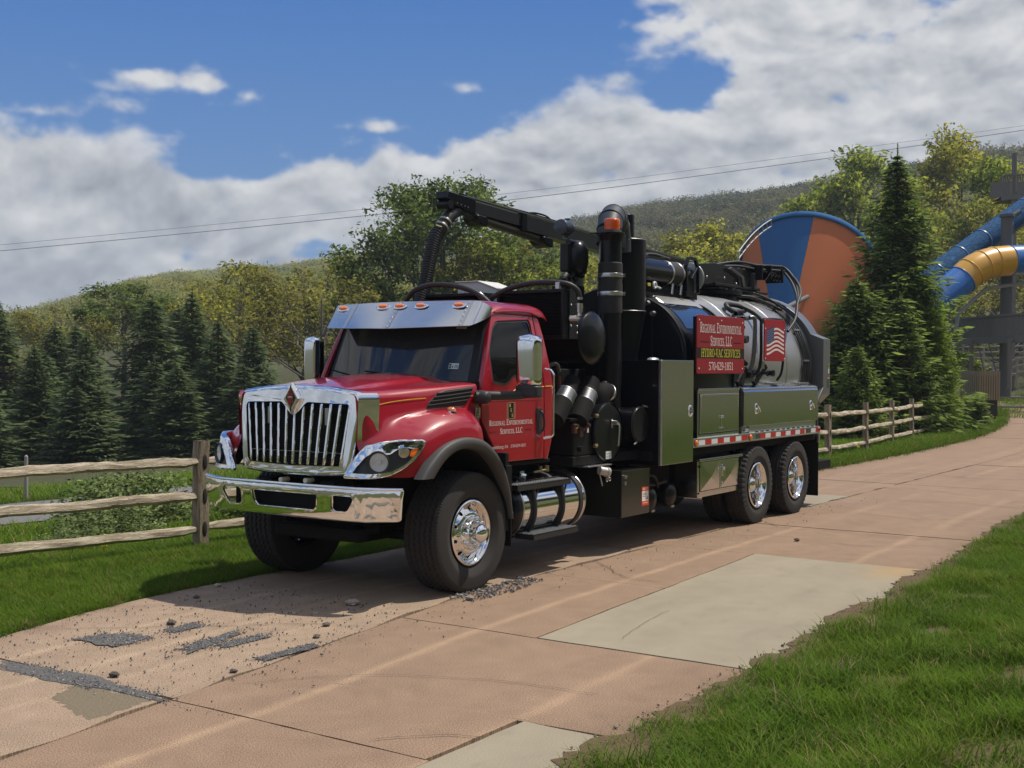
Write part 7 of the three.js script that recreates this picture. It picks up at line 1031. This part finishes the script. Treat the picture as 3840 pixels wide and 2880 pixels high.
// ---------------------------------------------------------------- water-slide park
{
  const blue = phys(col(.035, .125, .30), .38, 0, { clearcoat: .4 }), orange = phys(col(.52, .15, .055), .75, 0, { specularIntensity: .3 }), blueF = phys(col(.02, .105, .27), .75, 0, { specularIntensity: .3 }), paleSteel = std(col(.34, .34, .33), .55, .3), timber = std(col(.17, .155, .14), .92), column = std(col(.115, .112, .108), .7, .2);
  // big funnel: striped shell of staves, open end facing away and up
  const apex = vec(70.75, 2.18, -24.17), rimC = vec(78.6, 9.35, -25.2), R1 = 5.05, ax = rimC.clone().sub(apex), Ln = ax.length(), q = new THREE.Quaternion().setFromUnitVectors(YUP, ax.clone().normalize());
  const f = group('funnel_slide', scene, apex.toArray()); f.quaternion.copy(q);
  const N = 7, t0 = .1, rot = .1; 
  const ED = [85, 160, 211.4, 262.9, 314.3, 365, 405, 445].map((d) => d * Math.PI / 180);
  for (let i = 0; i < N; i++) mesh('shell_panel', [patch(10, 10, (u, v) => { const a = lerp(ED[i] + .003, ED[i + 1] - .003, u), t = lerp(t0, 1, v), r = R1 * (t * .9 + .1 * Math.sin(t * Math.PI / 2)); return [Math.cos(a) * r, Ln * t, Math.sin(a) * r]; }), patch(10, 10, (u, v) => { const a = lerp(ED[i] + .003, ED[i + 1] - .003, u), t = lerp(t0, 1, v), r = R1 * (t * .9 + .1 * Math.sin(t * Math.PI / 2)) - .06; return [Math.cos(a) * r, Ln * t, Math.sin(a) * r]; })], i % 2 ? blueF : orange, f);
  mesh('rim', new THREE.TorusGeometry(R1 + .03, .12, 10, 120).rotateX(Math.PI / 2).scale(1, 2.2, 1).translate(0, Ln, 0), blueF, f);
  mesh('support', [[2, 1], [-2, 1.5], [0, -2]].map(([a, b]) => cyl([a, Ln * .45, b], [a * 1.3 - 3.5, Ln * .1 - 3, b * 1.2], .16, .16, 10)), column, f);
  tag(f, 'huge funnel water slide striped in blue and orange behind the truck tail', 'water slide');
  const T = [[67.3, 9.35, -25.85], [68.4, 10.05, -25.85], [69.77, 10.85, -25.8], [71.2, 11.55, -25.7], [72.4, 12.0, -25.65]].map((p) => vec(...p)), s = group('slide_ladder', scene, T[0].toArray()), lt = T.map((p) => p.clone().sub(T[0])), up = vec(-.28, .42, .1);
  mesh('ladder_rail', tube(lt, .05, 20, 6), paleSteel, s); mesh('ladder_rail', tube(lt.map((p) => p.clone().add(up)), .05, 20, 6), paleSteel, s); for (let i = 0; i < 9; i++) { const C = new THREE.CatmullRomCurve3(lt), p = C.getPointAt(i / 8); mesh('ladder_rung', cyl(p, p.clone().add(up), .035, .035, 6), paleSteel, s); } mesh('ladder_leg', [cyl(lt[0], [lt[0].x - .3, -9, lt[0].z], .06, .06, 6), cyl(lt[0].clone().add(up), [-.8, -9, .1], .06, .06, 6)], paleSteel, s); tag(s, 'pale steel truss ladder up the left rim of the funnel slide', 'ladder');
  // straight blue chute
  const a = vec(47.2, 5.85, -8.2), b = vec(55.6, 10.42, -4.95), c = group('straight_slide', scene, a.toArray()), ba = b.clone().sub(a);
  mesh('chute', cyl([0, 0, 0], ba, .53, .53, 28), phys(col(.045, .15, .34), .85, 0, { specularIntensity: .2, map: tex(256, (u, v) => { const k = .72 + .28 * tile(u, v, 12) * tile(u, v, 30, 4) + .12 * tile(u, v, 50, 8); return [k, k, k]; }, true) }), c); for (const t of [.12, .31, .5, .69, .88]) { const p = ba.clone().multiplyScalar(t), e = ba.clone().multiplyScalar(t + .006); mesh('joint_flange', cyl(p, e, .555, .555, 28), blue, c); }
  mesh('under_beam', [cyl(ba.clone().multiplyScalar(.42).add(vec(.1, -.6, .05)), ba.clone().multiplyScalar(.98).add(vec(.1, -.6, .05)), .12, .12, 8)], column, c); mesh('hanger', [.5, .62, .74].map((t) => cyl(ba.clone().multiplyScalar(t).add(vec(.05, -.62, .05)), ba.clone().multiplyScalar(t).add(vec(0, -.3, 0)), .05, .05, 6)), paleSteel, c); tag(c, 'straight blue chute slanting up to the slide tower at the right edge', 'water slide');
  // curving enclosed tube, yellow between two blue lengths
  const path = new THREE.CatmullRomCurve3([[46.6, 4.2, -8.0], [47.5, 5.39, -7.21], [48.22, 6.04, -6.71], [48.8, 6.58, -6.26], [49.48, 6.90, -5.76], [50.35, 7.05, -5.02], [51.22, 7.1, -4.27], [52.3, 7.05, -3.3]].map((p) => vec(p[0] - 49, p[1] - 6, p[2] + 6))), tb = group('tube_slide', scene, [49, 6, -6]), r = .70;
  const piece = (u0, u1, m, n) => { const sub = new THREE.CatmullRomCurve3([...Array(13)].map((_, i) => path.getPoint(lerp(u0, u1, i / 12)))); mesh(n, new THREE.TubeGeometry(sub, 24, r, 36), m, tb); };
  const yel2 = phys(col(.70, .36, .03), .35, 0, { clearcoat: .5, transmission: .12, thickness: 0 }), b2 = phys(col(.02, .13, .42), .32, 0, { clearcoat: .6 });
  piece(0, .30, b2, 'blue_section'); piece(.305, .50, yel2, 'yellow_section'); piece(.503, .70, yel2, 'yellow_section'); piece(.703, 1, b2, 'blue_section');
  for (const u of [.302, .39, .502, .60, .702]) { const p = path.getPoint(u), t = path.getTangent(u); mesh('joint_flange', new THREE.TorusGeometry(r, .035, 8, 40).applyQuaternion(new THREE.Quaternion().setFromUnitVectors(vec(0, 0, 1), t)).translate(p.x, p.y, p.z), u > .7 || u < .31 ? b2 : yel2, tb); }
  mesh('support_strut', [cyl([48.67 - 49, 4.59 - 6, -6.89 + 6], [49.92 - 49, 5.78 - 6, -5.97 + 6], .09, .09, 10), cyl([49.92 - 49, 5.78 - 6, -5.97 + 6], [51.6 - 49, 6.1 - 6, -4.5 + 6], .09, .09, 10), cyl([48.67 - 49, 4.59 - 6, -6.89 + 6], [48.3 - 49, -4.3, -7.2 + 6], .09, .09, 10)], paleSteel, tb); tag(tb, 'yellow and blue enclosed tube slide behind the grey column', 'water slide');
  const cl = group('slide_column', scene, [50.97, 1.3, -5.33]); mesh('shaft', cyl([0, -.5, 0], [0, 7.85, 0], .265, .265, 28), column, cl); mesh('collar', [cyl([0, 5.3, 0], [0, 5.4, 0], .3, .3, 28), cyl([0, 7.82, 0], [0, 7.95, 0], .34, .34, 28)], column, cl); mesh('arm', cyl([0, 7.7, 0], [.4, 8.1, .5], .12, .12, 10), column, cl); tag(cl, 'thick grey steel column carrying the slides', 'column');
  // timber decks
  const deck = (name, label, pts, floor, hRail, gap) => {
    const g = group(name, scene, [pts[0][0], floor, pts[0][1]]), C = new THREE.CatmullRomCurve3(pts.map(([x, z]) => vec(x - pts[0][0], 0, z - pts[0][1]))), L = C.getLength(), n = Math.round(L / gap);
    for (let i = 0; i <= n; i++) { const p = C.getPointAt(i / n), t = C.getTangentAt(i / n); mesh('picket', new THREE.BoxGeometry(gap * .62, hRail, .03).rotateY(-Math.atan2(t.z, t.x)).translate(p.x, hRail / 2, p.z), timber, g); }
    const band = (y0, y1, off) => patch(40, 1, (u, v) => { const p = C.getPointAt(u), t = C.getTangentAt(u); return [p.x - t.z * off, lerp(y0, y1, v), p.z + t.x * off]; });
    mesh('fascia', [band(-.28, .02, .03), band(-.28, .02, -.03)], timber, g); mesh('top_rail', [band(hRail - .02, hRail + .07, .05), band(hRail - .02, hRail + .07, -.05), patch(40, 1, (u, v) => { const p = C.getPointAt(u), t = C.getTangentAt(u), o = lerp(-.05, .05, v); return [p.x - t.z * o, hRail + .07, p.z + t.x * o]; })], timber, g);
    mesh('floor', [patch(30, 1, (u, v) => { const p = C.getPointAt(u); return [p.x + v * 2.4, -.02, p.z - v * 1.2]; }), patch(30, 1, (u, v) => { const p = C.getPointAt(u); return [p.x + v * 2.4, -.2, p.z - v * 1.2]; })], timber, g);
    mesh('balustrade_panel', band(.2, hRail, 0).translate(2.4, 0, -1.2), timber, g); return tag(g, label, 'deck');
  };
  const dk = deck('timber_deck', 'raised grey timber walkway with picket balustrade round the slide column', [[51.9, -8.1], [50.9, -7.1], [49.8, -6.1], [48.7, -5.2], [47.7, -4.3], [46.6, -3.2]], 3.52, .92, .115);
  for (const [x, z] of [[50.05, -6.64], [47.5, -4.4]]) mesh('support_post', cyl([x - 51.9, -2.3, z + 8.1], [x - 51.9, -.1, z + 8.1], .1, .1, 10), timber, dk); mesh('support_brace', [cyl([49.3 - 51.9, -1.9, -5.8 + 8.1], [50.2 - 51.9, -.2, -6.4 + 8.1], .03, .03, 6), cyl([48.9 - 51.9, -.3, -5.6 + 8.1], [49.8 - 51.9, -1.9, -5.4 + 8.1], .03, .03, 6)], timber, dk);
  const tw = deck('slide_tower', 'top timber platform of the slide tower, cut by the right edge of the picture', [[70.4, -9.9], [70.1, -9.25], [70.45, -8.6], [71.2, -7.7]], 12.7, 1.2, .16); mesh('tower_leg', [[70.6, -9.2], [71.6, -8.2]].map(([x, z]) => cyl([x - 70.4, -11, z + 9.9], [x - 70.4, 2.6, z + 9.9], .16, .16, 10)), timber, tw); mesh('lower_panel', patch(6, 1, (u, v) => [lerp(-.3, .8, u), lerp(-.55, -.28, v), lerp(.65, 2.2, u)]), timber, tw);
  // slatted screen round a utility box
  const en = group('slatted_enclosure', scene, [38.78, .72, -3.58]), slat = std(col(.27, .215, .14), .85), W2 = .5, turn = .96; en.rotation.y = turn;
  for (let sd = 0; sd < 4; sd++) for (let i = 0; i < 9; i++) { const x = lerp(-W2, W2, (i + .5) / 9), m = mesh('slat', new THREE.BoxGeometry(.078, 1.08, .022), slat, en), A = sd * Math.PI / 2; m.position.set(Math.cos(A) * x + Math.sin(A) * W2, .74, -Math.sin(A) * x + Math.cos(A) * W2); m.rotation.y = A; }
  mesh('inner_box', bx(-.44, .44, -.4, 1.1, -.44, .44, .01), std(col(.03, .028, .025), .9), en); mesh('screen_rail', [.36, 1.1].map((y) => [bx(-.49, .49, y, y + .07, -.49, -.465, .003), bx(-.49, .49, y, y + .07, .465, .49, .003)]).flat(), slat, en); mesh('base_wall', bx(-.4, .42, -.5, .2, -.4, .42, .02), std(col(.05, .042, .036), .95), en);
  tag(en, 'slatted wooden screen enclosure beside the drive at the foot of the arborvitae', 'enclosure');
}
// overhead wires
{
  const wire = std(col(.30, .32, .35), .8); const W = [[[31.7, 8.75, -74.82], [38.48, 9.81, -64.86], [59.56, 13.73, -40.97], [74.78, 17.12, -25.74], [88.71, 20.33, -12.4], [102.88, 23.93, 1.3]], [[31.7, 8.33, -74.82], [38.47, 9.42, -64.85], [59.65, 13.29, -40.84], [74.77, 16.66, -25.73], [88.7, 19.98, -12.39], [102.88, 23.57, 1.31]]];
  W.forEach((p, i) => { const m = mesh('power_line', tube(p.map((a) => [a[0] - p[0][0], a[1] - p[0][1], a[2] - p[0][2]]), i ? .024 : .014, 60, 5), wire); m.position.set(...p[0]); tag(m, i ? 'lower and thicker of the two overhead wires crossing the sky' : 'upper thinner overhead wire crossing the sky', 'power line'); });
}
renderer.render(scene, camera);
